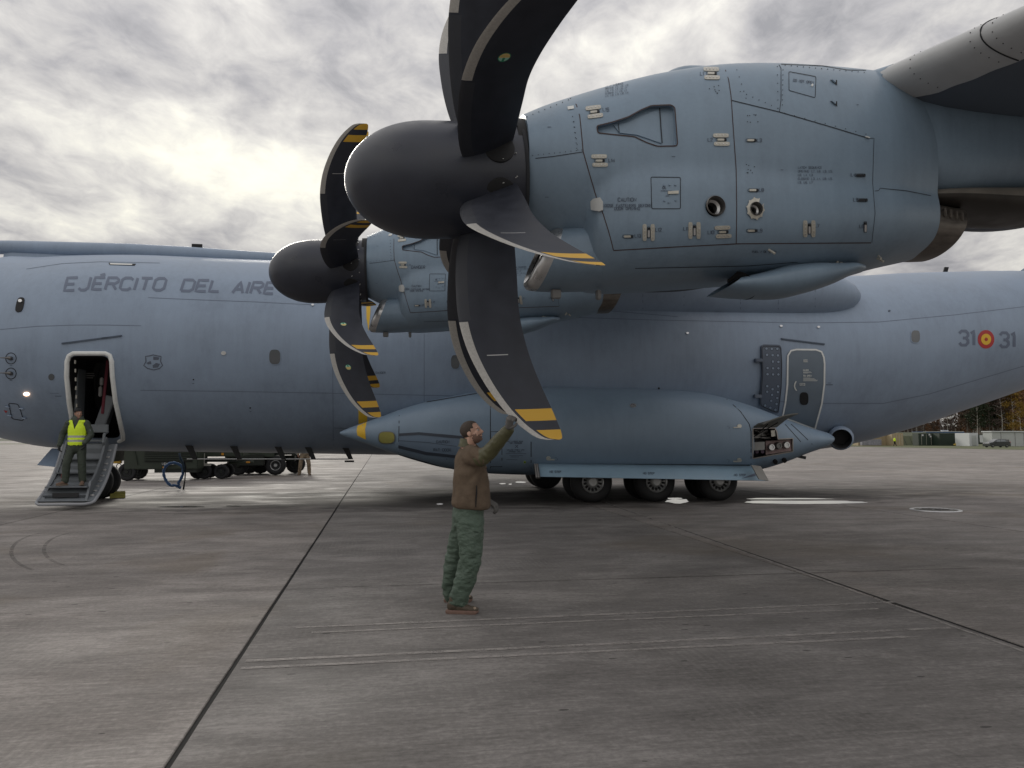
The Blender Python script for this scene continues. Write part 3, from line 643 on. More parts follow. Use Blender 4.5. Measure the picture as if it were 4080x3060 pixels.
# crown: refuelling probe with its fairing, blade aerial
bm = bmesh.new(); tube(bm, [(-9.6, 0, 6.25), (-9.2, 0, 6.3), (-6, 0, 6.62), (-4, 0, 6.76), (-2.5, 0, 6.80), (-1, -.05, 6.79), (.5, -.05, 6.80), (2, -.05, 6.78), (4, -.05, 6.73), (7, 0, 6.66), (9, 0, 6.6)], [.05, .12, .15, .17, .19, .21, .22, .22, .20, .18, .1], 20)
pr = CP('refuelling_probe', bm, M['hull'])
bm = bmesh.new()
rings = []
for x, zb, w_ in ((-2.62, 6.3, .12), (-2.4, 6.2, .22), (-1.5, 6.1, .30), (0, 6.3, .36), (3, 6.35, .36), (6, 6.35, .34), (9, 6.3, .3)):
    zt = 6.72; rings.append([bm.verts.new(p) for p in ((x, -w_, zb), (x, -w_*.6, (zb+zt)/2), (x, -w_*.45, zt), (x, w_*.45, zt), (x, w_*.6, (zb+zt)/2), (x, w_, zb))])
skin(bm, rings); CP('probe_fairing', bm, M['hull'], pr, smooth=60)
h = aty(785, 985, 0)
bm = bmesh.new(); rings = [[bm.verts.new(p) for p in ((h.x-.14+d_, -t, z), (h.x+.14+d_, -t, z), (h.x+.14+d_, t, z), (h.x-.14+d_, t, z))] for d_, t, z in ((0, .03, h.z-.12), (.0, .02, h.z+.09))]; skin(bm, rings); CP('blade_aerial', bm, M['black'], fus)
for v_, px, py in ((0, 3758, 1071),):
    h = aty(px, py, 0); bm = bmesh.new(); rings = [[bm.verts.new(p) for p in ((h.x-.07+d_, -.02, z), (h.x+.08+d_, -.02, z), (h.x+.08+d_, .02, z), (h.x-.07+d_, .02, z))] for d_, z in ((0, h.z-.3), (.12, h.z+.06))]; skin(bm, rings); CP('tail_aerial', bm, M['black'], fus)
# ---- paratroop door aft
d = Drape(b_plain, parent=fus)
PD = rnd([(3136, 1396), (3277, 1396), (3284, 1450), (3284, 1530), (3272, 1610), (3240, 1712), (3120, 1660), (3130, 1610), (3137, 1530), (3138, 1450)], 26)
d.fill(PD, .015, .02, step=22); pd = d.done('paratroop_door', mat('door_dark_grey', (.15, .19, .235), .45, vary=.06))
bm = bmesh.new(); line = [(3118, 1655), (3128, 1605), (3136, 1530), (3137, 1450), (3138, 1418), (3150, 1398), (3172, 1393), (3250, 1394), (3272, 1402), (3281, 1424), (3284, 1450), (3283, 1530), (3273, 1608), (3245, 1712)]
d = Drape(b_plain, parent=fus); d.strip(densify(line, 14, False), 6.5, .022); d.strip([(3135, 1668), (3160, 1676), (3245, 1708)], 6, .022); d.done('door_outline', M['frame'])
draped('door_window', [round_poly(3202, 1587, 17, 25, 24, 3)], M['black'], .03, .01)
d = Drape(b_plain, parent=fus); d.fill([(3199, 1433), (3216, 1433), (3216, 1443), (3199, 1443)], .028, 0); d.fill([(3184, 1526), (3206, 1526), (3206, 1535), (3184, 1535)], .028, 0)
d.fill([(3172, 1519), (3168, 1528), (3166, 1538), (3169, 1548), (3174, 1555), (3170, 1556), (3164, 1548), (3161, 1538), (3163, 1527), (3169, 1517)], .028, 0); d.text('TO OPEN', 3198, 1500, 6, 1.6, off=.028); d.text('DANGER', 3198, 1477, 4.5, 1.4, off=.028)
for k, (y, w_) in enumerate(((1481, 30), (1484, 34), (1486, 20), (1505, 28), (1508, 45), (1511, 50), (1514, 58), (1517, 55))): d.strip([(3198, y), (3198+w_, y)], 1.3, .028)
d.done('door_marking', M['white'], sep=True)
d = Drape(b_plain, parent=fus); d.text('EXIT', 3201, 1441, 6, 1.3, off=.032); d.text('PUSH', 3186, 1533, 5.5, 1.3, off=.032); d.done('door_stencil', M['print'], sep=True)
# perforated air deflector ahead of it
DF = rnd([(3028, 1374), (3108, 1376), (3112, 1450), (3110, 1540), (3098, 1645), (3075, 1640), (3022, 1616), (3026, 1560), (3032, 1480)], 14)
df = draped('air_deflector', [DF], M['bluepan'], .07, .09, step=20)
d = Drape(b_plain, parent=df); d.strip([(p[0]*.93+3066*.07, p[1]*.95+1505*.05) for p in DF], 2.5, .074, closed=True, step=12); d.done('deflector_groove', M['seam'])
HO = [(3049, 1391), (3070, 1392), (3092, 1392), (3051, 1415), (3073, 1416), (3094, 1417), (3074, 1441), (3096, 1442), (3053, 1466), (3075, 1467), (3096, 1467), (3053, 1490), (3075, 1491), (3096, 1491), (3052, 1536), (3095, 1537), (3073, 1548), (3052, 1558), (3094, 1559), (3071, 1570), (3092, 1582), (3068, 1593), (3089, 1605), (3044, 1611), (3065, 1620), (3085, 1628)]
for cx, cy in HO: draped('perforation', [round_poly(cx, cy, 6.5, 6.5, 10)], M['seam'], .073, .01, parent=df); draped('perforation_disc', [round_poly(cx, cy, 5, 5, 10)], M['hull'], .076, .004, parent=df)
for cx, cy in ((3018, 1437), (3014, 1580)): h = hit(b_plain, cx, cy); bm = bmesh.new(); box(bm, (h.x, h.y-.06, h.z), (.22, .12, .10), None, 0, .015); CP('deflector_hinge', bm, M['bluepan'], fus)
# ---- wing to body fairing on the shoulder
WBF = [(7.0, 6.0, 5.6, .1, 2, -2.2), (8, 6.5, 5.25, .75, 2, -1.95), (10, 6.9, 5.0, 1.1, 2.2, -1.80), (14, 7.1, 4.92, 1.25, 2.3, -1.70), (18, 7.0, 4.95, 1.22, 2.3, -1.70), (19.3, 6.75, 5.0, 1.12, 2.2, -1.78), (20.3, 6.5, 5.12, .92, 2.1, -1.93), (20.9, 6.2, 5.35, .55, 2, -2.12), (21.15, 5.95, 5.6, .15, 2, -2.28)]
bm = bmesh.new(); loft(bm, WBF, lin(7, 21.15, 60), n=48); wb = CP('wing_body_fairing', bm, M['hull'])
for sgn in (1,):
    bm = bmesh.new(); loft(bm, WBF, lin(7, 21.15, 30), n=32)
    for v in bm.verts: v.co.y *= -1
    bmesh.ops.reverse_faces(bm, faces=bm.faces); CP('wing_body_fairing', bm, M['hull'])
b_wb = bvh_of(wb)
d = Drape(b_wb, parent=wb)
for pts in ([(2561, 1150), (2561, 1230)], [(2725, 1180), (2725, 1250)], [(2950, 1180), (2950, 1255)], [(3101, 1180), (3101, 1255)], [(3248, 1130), (3248, 1252)]): d.strip(pts, 2.2, .004)
d.done('fairing_seam', LAP, sep=True)
# ---- ventral rail with struts
bm = bmesh.new(); a, b = aty(745, 1829, -1.0), aty(1390, 1829, -1.0); tube(bm, [a, b], .016, 8); CP('static_rail', bm, M['alu'], fus)
for px in (768, 945, 1121, 1240, 1388):
    a = aty(px-18, 1786, -1.0); b = aty(px+10, 1830, -1.0); bm = bmesh.new(); rings = [[bm.verts.new(p+Vector((dx, dy, 0))) for dx, dy in ((-wd, -.03), (wd, -.03), (wd, .03), (-wd, .03))] for p, wd in ((a+Vector((0, 0, .1)), .09), (b, .06))]; skin(bm, rings); CP('rail_strut', bm, M['black'], fus)
bm = bmesh.new(); h = aty(1392, 1838, -1); box(bm, tuple(h), (.25, .05, .05)); CP('rail_end', bm, M['black'], fus)
bm = bmesh.new(); h = aty(78, 1747, -.3)
# nose gear door leaf
bm = bmesh.new(); q = [aty(206, 1786, -.9), aty(147, 1853, -1.5), aty(330, 1873, -1.5), aty(330, 1788, -.9)]
vs = [bm.verts.new(p) for p in q]; vs2 = [bm.verts.new(p+Vector((0, .05, 0))) for p in q]; bm.faces.new(vs); bm.faces.new(list(reversed(vs2)))
for i in range(4): bm.faces.new((vs[i], vs2[i], vs2[(i+1) % 4], vs[(i+1) % 4]))
bmesh.ops.recalc_face_normals(bm, faces=bm.faces); CP('nose_gear_door', bm, M['hull'])
# ---- wheels
M['rimg'] = mat('wheel_rim_grey', (.50, .50, .49), .4, metal=.3, vary=.12, vscale=12)
def wheel(name, c, r, wd, rim=True, parent=AC):
    bm = bmesh.new(); lathe(bm, [(-wd/2+.02, r*.52), (-wd/2, r*.60), (-wd/2, r*.80), (-wd/2+.05, r*.93), (-wd/2+.12, r*.99), (-wd*.16, r), (-wd*.15, r-.012), (-wd*.12, r-.012), (-wd*.11, r), (wd*.11, r), (wd*.12, r-.012), (wd*.15, r-.012), (wd*.16, r), (wd/2-.12, r*.99), (wd/2-.05, r*.93), (wd/2, r*.80), (wd/2, r*.60), (wd/2-.02, r*.52)], (0, 0, 0), 'Y', 48)
    fl = .03                                     # flattened where it carries the weight
    for v in bm.verts:
        if v.co.z < -c[2]+.004: v.co.z = -c[2]+.004
    t = CP(name, bm, M['rubber'], parent, loc=c, smooth=50)
    bm = bmesh.new(); lathe(bm, [(-wd/2+.02, r*.53), (-wd/2-.01, r*.52), (-wd/2-.01, r*.47), (-wd/2+.05, r*.44), (-wd/2+.09, r*.30), (-wd/2+.05, r*.26), (-wd/2-.0, r*.22), (-wd/2-.02, r*.18), (-wd/2-.02, .001)], (0, 0, 0), 'Y', 40, 0)
    bmesh.ops.recalc_face_normals(bm, faces=bm.faces)
    lathe(bm, [(wd/2-.05, r*.53), (wd/2-.06, .001)], (0, 0, 0), 'Y', 30, 1)
    rm = CP('rim', bm, [M['rimg'], M['dark']], t, smooth=35)
    for k in range(14):
        an = 2*math.pi*k/14; bm = bmesh.new(); box(bm, (0, 0, 0), (.055, .06, .085), mi=0, bev=.008)
        CP('rim_slot', bm, M['black'], t, loc=(math.sin(an)*r*.375, -wd/2+.055, math.cos(an)*r*.375), rot=(0, an, 0))
    bm = bmesh.new(); lathe(bm, [(-wd/2-.012, r*.515), (-wd/2-.026, r*.50), (-wd/2-.012, r*.475)], (0, 0, 0), 'Y', 40); CP('rim_edge', bm, M['alu'], t)
    return t
for k, x in enumerate((12.83, 14.53, 16.27)):
    for y in (-3.2, -2.35):
        wheel('main_wheel', (x, y, .53), .545, .40)
    for y in (2.35, 3.2):
        bm = bmesh.new(); r, wd = .545, .4; lathe(bm, [(-wd/2, .001), (-wd/2, r*.6), (-wd/2, r*.8), (-wd/2+.05, r*.93), (-wd/2+.12, r*.99), (wd/2-.12, r*.99), (wd/2-.05, r*.93), (wd/2, r*.8), (wd/2, .001)], (0, 0, 0), 'Y', 36)
        for v in bm.verts: v.co.z = max(v.co.z, -.526)
        CP('main_wheel', bm, M['rubber'], loc=(x, y, .53), smooth=50)
    bm = bmesh.new(); tube(bm, [(x, -2.78, .5), (x-.1, -2.78, 1.4)], .10, 12); box(bm, (x, -2.78, .53), (.25, .5, .2), bev=.03); CP('gear_leg', bm, M['dalu'])
for y in (-.30, .30):
    bm = bmesh.new(); r, wd = .50, .34; lathe(bm, [(-wd/2+.03, .001), (-wd/2+.03, r*.45), (-wd/2, r*.55), (-wd/2, r*.8), (-wd/2+.05, r*.93), (-wd/2+.1, r*.99), (wd/2-.1, r*.99), (wd/2-.05, r*.93), (wd/2, r*.8), (wd/2, r*.55), (wd/2-.03, .001)], (0, 0, 0), 'Y', 40)
    for v in bm.verts: v.co.z = max(v.co.z, -.486)
    CP('nose_wheel', bm, M['rubber'], loc=(-.08, y, .49), smooth=50)
bm = bmesh.new(); tube(bm, [(-.08, 0, .49), (.1, 0, 1.6)], .11, 12); tube(bm, [(-.08, -.3, .49), (-.08, .3, .49)], .07, 10); CP('nose_gear_leg', bm, M['dalu'])
# ---- main gear doors hinged out beneath the fairing
bm = bmesh.new(); N = 24; rings = []
for k in range(N+1):
    px = 2128+(3000-2128)*k/N; py = 1846+(1855-1846)*k/N
    lo = (2150+(3063-2150)*k/N, 1899+(1915-1899)*k/N)
    a = hit(b_spon0, px, py) or aty(px, py, -3.75); b = aty(*lo, a.y-.42); mid = (a+b)/2+Vector((0, -.03, .045))
    rings.append([bm.verts.new(p) for p in (a, mid, b, b+Vector((0, .03, -.01)), mid+Vector((0, .04, -.03)), a+Vector((0, .05, -.01)))])
skin(bm, rings); gd = CP('main_gear_door', bm, mat('gear_door_blue_grey', (.26, .38, .48), .38, vary=.06, vscale=2))
b_gd = bvh_of(gd)
bm = bmesh.new(); r0 = [v.co.copy() for v in rings[-1]] if False else None
q = [aty(2993, 1853, -3.8), aty(3030, 1858, -3.85), aty(3062, 1916, -4.2), aty(3024, 1911, -4.2)]
vs = [bm.verts.new(p+Vector((0, -.02, .005))) for p in q]; vs2 = [bm.verts.new(p+Vector((0, .03, 0))) for p in q]; bm.faces.new(vs); bm.faces.new(list(reversed(vs2)))
for i in range(4): bm.faces.new((vs[i], vs2[i], vs2[(i+1) % 4], vs[(i+1) % 4]))
bmesh.ops.recalc_face_normals(bm, faces=bm.faces); CP('door_end_plate', bm, mat('end_plate_sand', (.26, .25, .23), .5), gd)
bm = bmesh.new(); 
for px in (2132, 2140): a = aty(px, 1850, -3.7); b = aty(px+8, 1905, -4.0); tube(bm, [a, b], .035, 8)
CP('door_hinge_bracket', bm, M['dalu'], gd)
d = Drape(b_gd, parent=gd)
for px, py in ((2190, 1884), (2562, 1890), (2925, 1897)): d.text('NO STEP', px, py, 8, 2.0, off=.006, ang=.01)
d.done('no_step_stencil', M['print'], sep=True)
d = Drape(b_gd, parent=gd); d.fill([(2956, 1906), (3010, 1885), (3016, 1889), (3010, 1896)], .01, .01); d.done('wedge_mark', M['printl'])
# ---- details on the fairing
def sp(name, polys, m, off=.006, thick=.008, step=25): return draped(name, polys, m, off, thick, spon, b_spon0, step)
d = Drape(b_spon0, parent=spon)
for pts in ([(2116, 1760), (2116, 1893)], [(1954, 1540), (1954, 1890)], [(1591, 1630), (1588, 1830)], [(1688, 1599), (1700, 1602), (1900, 1568)], [(2895, 1590), (2950, 1640), (2985, 1690), (2992, 1720), (2992, 1850)], [(1591, 1812), (1800, 1872)],
            [(2140, 1848), (2560, 1850), (2990, 1853)], [(3130, 1670), (3195, 1730), (3236, 1770)], [(3128, 1691), (3190, 1760)]): d.strip(pts, 3.0, .005)
d.strip([(1955, 1720), (2000, 1720), (2000, 1859), (1955, 1859)], 2.6, .005, closed=True)
d.strip([(1782, 1770), (1780, 1830)], 2.4, .005)
d.done('fairing_seam', M['seam'], sep=True)
sp('rat_door_panel', [[(1590, 1727), (1720, 1732), (1860, 1745), (1860, 1838), (1700, 1815), (1590, 1795)]], mat('rat_panel_grey', (.165, .225, .305), .42, vary=.05), .010, .012)
d = Drape(b_spon0, parent=spon)
d.fill([(1588, 1727), (1670, 1722), (1800, 1733), (1900, 1744), (1900, 1752), (1800, 1745), (1670, 1733), (1588, 1737)], .016, .006); d.fill([(1588, 1773), (1600, 1776), (1700, 1800), (1860, 1818), (1860, 1828), (1700, 1812), (1588, 1785)], .016, .006)
d.done('rat_door_edge', mat('edge_dark_blue', (.05, .062, .085), .5), sep=True)
d = Drape(b_spon0, parent=spon); d.text('CAUTION', 1739, 1764, 10, 2.2, off=.016, ang=.02); d.text('RAT DOOR', 1728, 1796, 10.5, 2.2, off=.016, ang=.02)
d.strip([(1591, 1755), (1700, 1762), (1820, 1778)], 2.0, .014); d.text('MAIN LANDING GEAR', 2018, 1761, 5, 1.4, off=.006); d.text('TIRE PRESSURE', 2030, 1768, 5, 1.4, off=.006); d.strip([(2053, 1773), (2064, 1784)], 2.4, .006); d.strip([(2064, 1773), (2053, 1784)], 2.4, .006)
d.text('INFLATE TYRES WITH', 2020, 1795, 5, 1.3, off=.006); d.text('NITROGEN ONLY', 2027, 1802, 5, 1.3, off=.006)
for y, a_, b_ in ((1807, 2016, 2096), (1815, 2030, 2084), (1820, 2035, 2068), (1831, 2018, 2062)): d.strip([(a_, y), (b_, y)], 1.6, .006)
for px, py in ((2903, 1704), (2902, 1836), (2219, 1692), (2218, 1829)): d.strip([(px, py-4), (px+4, py), (px, py+5)], 1.6, .006); d.strip([(px-8, py-6), (px, py-6)], 1.3, .006)
d.done('fairing_stencil', M['print'], sep=True)
sp('landing_light', [round_poly(1542, 1743, 31, 22, 24, 3)], M['gold'], .02, .03); d = Drape(b_spon0, parent=spon); d.strip(round_poly(1542, 1743, 32, 23, 24, 3), 3, .022, closed=True, step=8); d.done('landing_light_rim', M['dalu'])
sp('fuel_cap', [round_poly(2522, 1616, 13, 8)], M['alu'], .012, .02)
for (px, py, s) in ((2185, 1827, 1), (2945, 1700, -1), (2945, 1834, -1), (2195, 1690, 1)):
    d = Drape(b_spon0, parent=spon); d.fill(round_poly(px, py-3, 9, 6, 12), .02, .02); d.fill([(px-s*10, py), (px+s*24, py+2), (px+s*24, py+5), (px-s*4, py+5)], .024, .02); d.done('door_lug', M['plate'])
sp('ground_stud', [round_poly(2091, 1841, 4.5, 4.5)], mat('lime_ring', (.35, .5, .05), .5), .01, .01); sp('drain_hole', [round_poly(2091, 1841, 2.3, 2.3)], M['black'], .014, .01)
for px, py in ((3088, 1838), (3124, 1832)): sp('black_port', [round_poly(px, py, 9, 9)], M['black'], .03, .04)
# yellow stripe round the tip, and its continuation up the fuselage side
d = Drape(b_spon0, parent=spon); d.fill([(1425, 1697), (1462, 1682), (1455, 1710), (1458, 1751), (1440, 1743), (1424, 1735), (1421, 1715)], .006, 0, step=10); d.done('yellow_stripe', M['yellow'], sep=True)
d = Drape(b_plain, parent=fus); d.fill([(1428, 1612), (1464, 1628), (1463, 1694), (1428, 1700)], .006, 0, step=12); d.fill([(1459, 1197), (1476, 1200), (1476, 1240), (1469, 1320), (1460, 1270)], .006, 0, step=14); d.done('yellow_stripe', M['yellow'], sep=True)
# ---- open refuelling bay
bi = hit(b_spon0, 3060, 1780)
def flat(px, py, dy): q = hit(b_spon0, px, py) or aty(px, py, bi.y); return aty(px, py, q.y+dy)
def panel(name, poly, dy, m):
    bm = bmesh.new(); q = [flat(x, y, dy) for x, y in poly]; c = sum((p.y for p in q))/len(q); vs = [bm.verts.new(aty(x, y, c)) for x, y in poly]; bm.faces.new(vs)
    r = bmesh.ops.extrude_face_region(bm, geom=bm.faces[:]); bmesh.ops.translate(bm, verts=[v for v in r['geom'] if isinstance(v, bmesh.types.BMVert)], vec=(0, .03, 0)); bmesh.ops.recalc_face_normals(bm, faces=bm.faces); return CP(name, bm, m, spon, smooth=30), c
pnk = mat('bay_primer_pink', (.24, .165, .16), .55, vary=.15, vscale=15)
_, cy_ = panel('refuel_panel', [(3051, 1757), (3154, 1752), (3154, 1796), (3051, 1812)], .14, pnk)
for px, py in ((3068, 1782), (3097, 1776), (3128, 1773)):
    c = aty(px, py, cy_); bm = bmesh.new(); lathe(bm, [(-.09, .001), (-.09, .045), (-.11, .05), (-.11, .08), (-.09, .09), (-.03, .095), (0, .10)], c, 'Y', 20); CP('refuel_coupling', bm, M['alu'] if px != 3097 else M['dalu'], spon)
panel('gauge_panel', [(3003, 1762), (3047, 1760), (3047, 1792), (3003, 1795)], .12, mat('gauge_grey', (.25, .25, .24), .5)); 
for px, py in ((3008, 1770), (3018, 1768), (3030, 1768), (3040, 1767)): c = aty(px, py, cy_-.05); bm = bmesh.new(); lathe(bm, [(0, .001), (0, .028), (.04, .028)], c, 'Y', 12); CP('gauge', bm, M['dark'], spon)
for px, py in ((3012, 1800), (3034, 1799)): c = aty(px, py, cy_+.02); bm = bmesh.new(); lathe(bm, [(-.06, .001), (-.06, .05), (.04, .055)], c, 'Y', 14); CP('purple_cap', bm, mat('purple_cap', (.05, .02, .05), .4), spon)
bm = bmesh.new()
random.seed(3)
for k in range(26): c = aty(random.uniform(3008, 3062), random.uniform(1716, 1746), cy_+.02+random.uniform(0, .05)); box(bm, tuple(c), (random.uniform(.05, .2), .05, random.uniform(.015, .05)), None, 0, .004)
CP('valve_manifold', bm, M['dalu'], spon); panel('gauge_box', [(3072, 1715), (3088, 1713), (3090, 1738), (3074, 1740)], .05, M['plate'])
d = Drape(b_spon0, parent=spon); d.strip(BAY, 4, .012, closed=True, step=15); d.done('bay_rim', mat('rim_sand', (.33, .30, .27), .5))
# lifted access door above the bay
bm = bmesh.new(); rings = []
for k in range(9):
    t = k/8; a = aty(3000+60*t, 1706-6*math.sin(t*3.1), -3.72); lo = hit(b_spon0, 2999+92*t, 1708-2*t) or a
    o1 = lo+Vector((0, -.05, .02)); o2 = aty(3040+148*t*.95, 1692-28*math.sin(min(1, t*1.15)*1.57)-t*14, lo.y-.45)
    rings.append([bm.verts.new(p) for p in (o1, (o1+o2)/2+Vector((0, 0, .05)), o2, o2+Vector((0, 0, .03)), (o1+o2)/2+Vector((0, 0, .08)), o1+Vector((0, 0, .04)))])
skin(bm, rings); CP('access_door', bm, mat('door_inside_olive', (.13, .13, .115), .5, vary=.2, vscale=9), spon)
for a, b in (((3004, 1740), (3100, 1683)), ((3010, 1735), (3060, 1690))): bm = bmesh.new(); tube(bm, [aty(*a, -3.55), aty(*b, -3.95)], .014, 6); CP('door_stay', bm, M['black'], spon)
# exhaust cowl on the belly behind the fairing
c = aty(3345, 1745, -2.1); bm = bmesh.new(); lathe(bm, [(.45, .05), (.35, .22), (.18, .33), (-.02, .36), (-.12, .33), (-.14, .29), (-.10, .25), (.1, .22), (.1, .001)], (0, 0, 0), 'X', 28)
for f in bm.faces:
    m_ = f.calc_center_median(); f.material_index = 1 if (m_.y**2+m_.z**2)**.5 < .275 and m_.x < .3 else 0
CP('apu_exhaust', bm, [M['hull'], M['black']], loc=(c.x+.1, c.y+.1, c.z), rot=(0, -.25, -2.0+math.pi), smooth=60); CP('belly_blade', (lambda b_: (box(b_, tuple(aty(3190, 1820, -2.8)), (.3, .05, .08), Matrix.Rotation(.2, 3, 'Y')), b_)[1])(bmesh.new()), M['black'], spon)
# ---- tail
bm = bmesh.new(); rings = [[bm.verts.new(p) for p in ((x0, 0, z), (x0+(x1-x0)*.3, -t, z), (x1, 0, z), (x0+(x1-x0)*.3, t, z))] for x0, x1, z, t in ((28.3, 36.5, 7.0, .35), (32.0, 37.2, 9.4, .28), (35.0, 38.6, 13.6, .2))]; skin(bm, rings); CP('fin', bm, M['hull'], smooth=50)
bm = bmesh.new(); rings = [[bm.verts.new(p) for p in ((xl, y, 13.7), (xl+c_*.3, y, 13.7+.1*c_/3), (xl+c_, y, 13.7), (xl+c_*.3, y, 13.7-.1*c_/3))] for xl, y, c_ in ((37.5, -8, 2), (33.5, 0, 4.6), (37.5, 8, 2))]; skin(bm, rings); CP('tailplane', bm, M['hull'], smooth=50)
# ------------------------------------------------------------------ engines
H1 = Vector((8.589, -15.003, 4.240)); SHIFT = Vector((-1.66, 6.70, .447)); TILT = .055
NY = -15.0
NAC = [(8.87, 4.90, 3.79, .555, 2, 0), (9.1, 5.01, 3.68, .63, 2, 0), (9.4, 5.125, 3.56, .70, 2.05, 0), (9.8, 5.262, 3.42, .78, 2.15, 0), (10.3, 5.408, 3.35, .84, 2.25, 0), (10.9, 5.535, 3.34, .87, 2.3, 0), (11.5, 5.60, 3.36, .87, 2.3, 0), (12.1, 5.63, 3.40, .82, 2.3, 0),
 (12.6, 5.645, 3.47, .73, 2.3, 0), (12.9, 5.65, 3.54, .64, 2.3, 0), (13.22, 5.65, 3.61, .53, 2.3, 0)]
BUL = [(9.38, 4.0, 3.6, .02, 2, 0), (9.46, 4.22, 3.3, .60, 2.3, 0), (9.56, 4.33, 3.19, .72, 2.5, 0), (9.75, 4.42, 3.163, .80, 2.7, 0), (10.1, 4.48, 3.187, .86, 2.8, 0), (10.6, 4.5, 3.235, .89, 2.8, 0), (11.2, 4.5, 3.292, .89, 2.7, 0), (11.8, 4.5, 3.345, .85, 2.5, 0), (12.6, 4.45, 3.456, .73, 2.3, 0), (12.9, 4.4, 3.53, .64, 2.3, 0), (13.22, 4.4, 3.61, .53, 2.3, 0)]
def nac_ring(x, n=112):
    """outline of the cowl: the barrel and the lower intake bulge blended into one section"""
    A_ = [cint(NAC, x, k) for k in range(1, 5)]; B_ = [cint(BUL, x, k) for k in range(1, 5)] if x > 9.4 else None; out = []
    c0 = 4.12
    def ins(S_, y, z):
        zt, zb, w_, e = S_; return abs(y/w_)**e+abs((z-(zt+zb)/2)/((zt-zb)/2))**e <= 1
    for j in range(n):
        t = 2*math.pi*j/n; cy, cz = math.cos(t), math.sin(t); rr = []
        for S_ in (A_, B_):
            if S_ is None or not S_[1] < c0 < S_[0]: rr.append(0); continue
            lo, hi = 0.0, 2.5
            for _ in range(22):
                m_ = (lo+hi)/2
                if ins(S_, m_*cy, c0+m_*cz): lo = m_
                else: hi = m_
            rr.append(lo)
        a_, b_ = max(rr), min(rr); k_ = .05; h_ = max(k_-abs(a_-b_), 0)/k_; r = a_+h_*h_*k_*.25*(1 if b_ > 0 else 0)
        out.append((x, NY+r*cy, c0+r*cz))
    return out
bm = bmesh.new(); skin(bm, [[bm.verts.new(p) for p in nac_ring(x)] for x in lin(8.87, 9.36, 10)+lin(9.40, 10.2, 28)+lin(10.25, 13.22, 60)])
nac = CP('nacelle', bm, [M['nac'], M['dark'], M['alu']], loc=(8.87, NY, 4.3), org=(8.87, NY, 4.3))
NO = Vector((8.87, NY, 4.3)); b_n0 = bvh_of(nac)
def ncut(poly, inn, m):
    bm_ = bmesh.new(); a, b = [], []
    for x, y in poly: h = hit(b_n0, x, y); a.append(bm_.verts.new(h-Vector((0, .3, 0))-NO)); b.append(bm_.verts.new(h+Vector((0, inn, 0))-NO))
    n = len(a); bm_.faces.new(a); bm_.faces.new(list(reversed(b)))
    for i in range(n): bm_.faces.new((a[i], b[i], b[(i+1) % n], a[(i+1) % n]))
    bmesh.ops.triangulate(bm_, faces=[f for f in bm_.faces if len(f.verts) > 4]); bmesh.ops.recalc_face_normals(bm_, faces=bm_.faces)
    c = fin('cutter', bm_, m, AC, loc=NO); return c
def c3(*pts): return [(1980+x*.6631, 200+y*.6631) for x, y in pts]
def c4(*pts): return [(2780+x*.6629, 200+y*.6629) for x, y in pts]
SCOOP = rnd(c3((600, 456), (700, 432), (790, 402), (870, 358), (930, 334), (1045, 330), (1068, 345), (1084, 560), (1078, 576), (965, 578), (900, 556), (825, 520), (700, 508), (606, 498)), 8)
cut(nac, [ncut(SCOOP, .055, M['nac']), ncut(round_poly(2849, 821, 38, 42, 28), .5, M['dark']), ncut(round_poly(3010, 833, 26, 29, 24), .4, M['dark']),
          ])
for p in nac.data.polygons: pass
b_nac = bvh_of(nac)
def ND(): return Drape(b_n0, org=NO, parent=nac)
def NP(name, bm_, m, smooth=40, parent=None, loc=(0, 0, 0), rot=None): return fin(name, bm_, m, parent or nac, org=NO, smooth=smooth, loc=loc, rot=rot)
# seams
S1 = c3((440, 290), (478, 330), (498, 400), (508, 500), (518, 610), (555, 740), (600, 890), (640, 990), (672, 1090), (688, 1150), (700, 1200))
d = ND()
for pts, w_ in ((S1, 3.6), (c3((700, 1203), (1100, 1180), (1437, 1163))+c4((230, 1163), (600, 1160), (1040, 1157)), 3.6), (c3((1345, 85), (1372, 120), (1392, 180), (1404, 260), (1408, 300), (1420, 480), (1437, 720), (1440, 950), (1437, 1163)), 3.0)): d.strip(pts, w_, .004)
d.done('cowl_gap', M['seamr'], sep=True)
d = ND()
for pts, w_ in ((c4((205, 303), (490, 372), (760, 450), (1025, 530)), 3.2), (c4((488, 88), (500, 110), (500, 300), (490, 372)), 2.2), (c3((145, 660), (330, 640), (515, 612)), 2.6), (c4((500, 85), (750, 95), (900, 120), (1010, 122)), 2.0),
                (c3((830, 1310), (1150, 1303), (1508, 1295))+c4((600, 1273)), 2.2), (c4((1062, 847), (1085, 845), (1095, 830), (1250, 845), (1400, 875), (1465, 893)), 2.2), (c3((120, 470), (138, 560), (145, 660), (143, 870)), 2.0), (c4((1058, 530), (1050, 800), (1065, 980), (1045, 1155)), 1.6), (c4((1025, 530), (1058, 530)), 1.6)): d.strip(pts, w_, .004)
d.strip(rnd(c4((547, 130), (710, 160), (705, 287), (548, 243)), 6), 2.2, .004, closed=True); d.strip(rnd(c3((925, 763), (1102, 765), (1102, 953), (930, 953)), 6), 2.6, .004, closed=True)
d.done('panel_seam', M['seam'], sep=True)
d = ND(); d.strip(SCOOP, 4.5, .005, closed=True, step=10); d.done('scoop_rim', M['seamr'])
d = Drape(b_nac, org=NO, parent=nac)
d.fill(c3((700, 452), (780, 440), (975, 355), (985, 562), (840, 512), (735, 500)), .012, .01); d.done('scoop_floor', M['nac'])
d = Drape(b_nac, org=NO, parent=nac); d.strip(c3((975, 352), (990, 565)), 4, .02); d.strip(c3((728, 448), (733, 500)), 3, .02); d.done('scoop_step', M['seam'], sep=True)
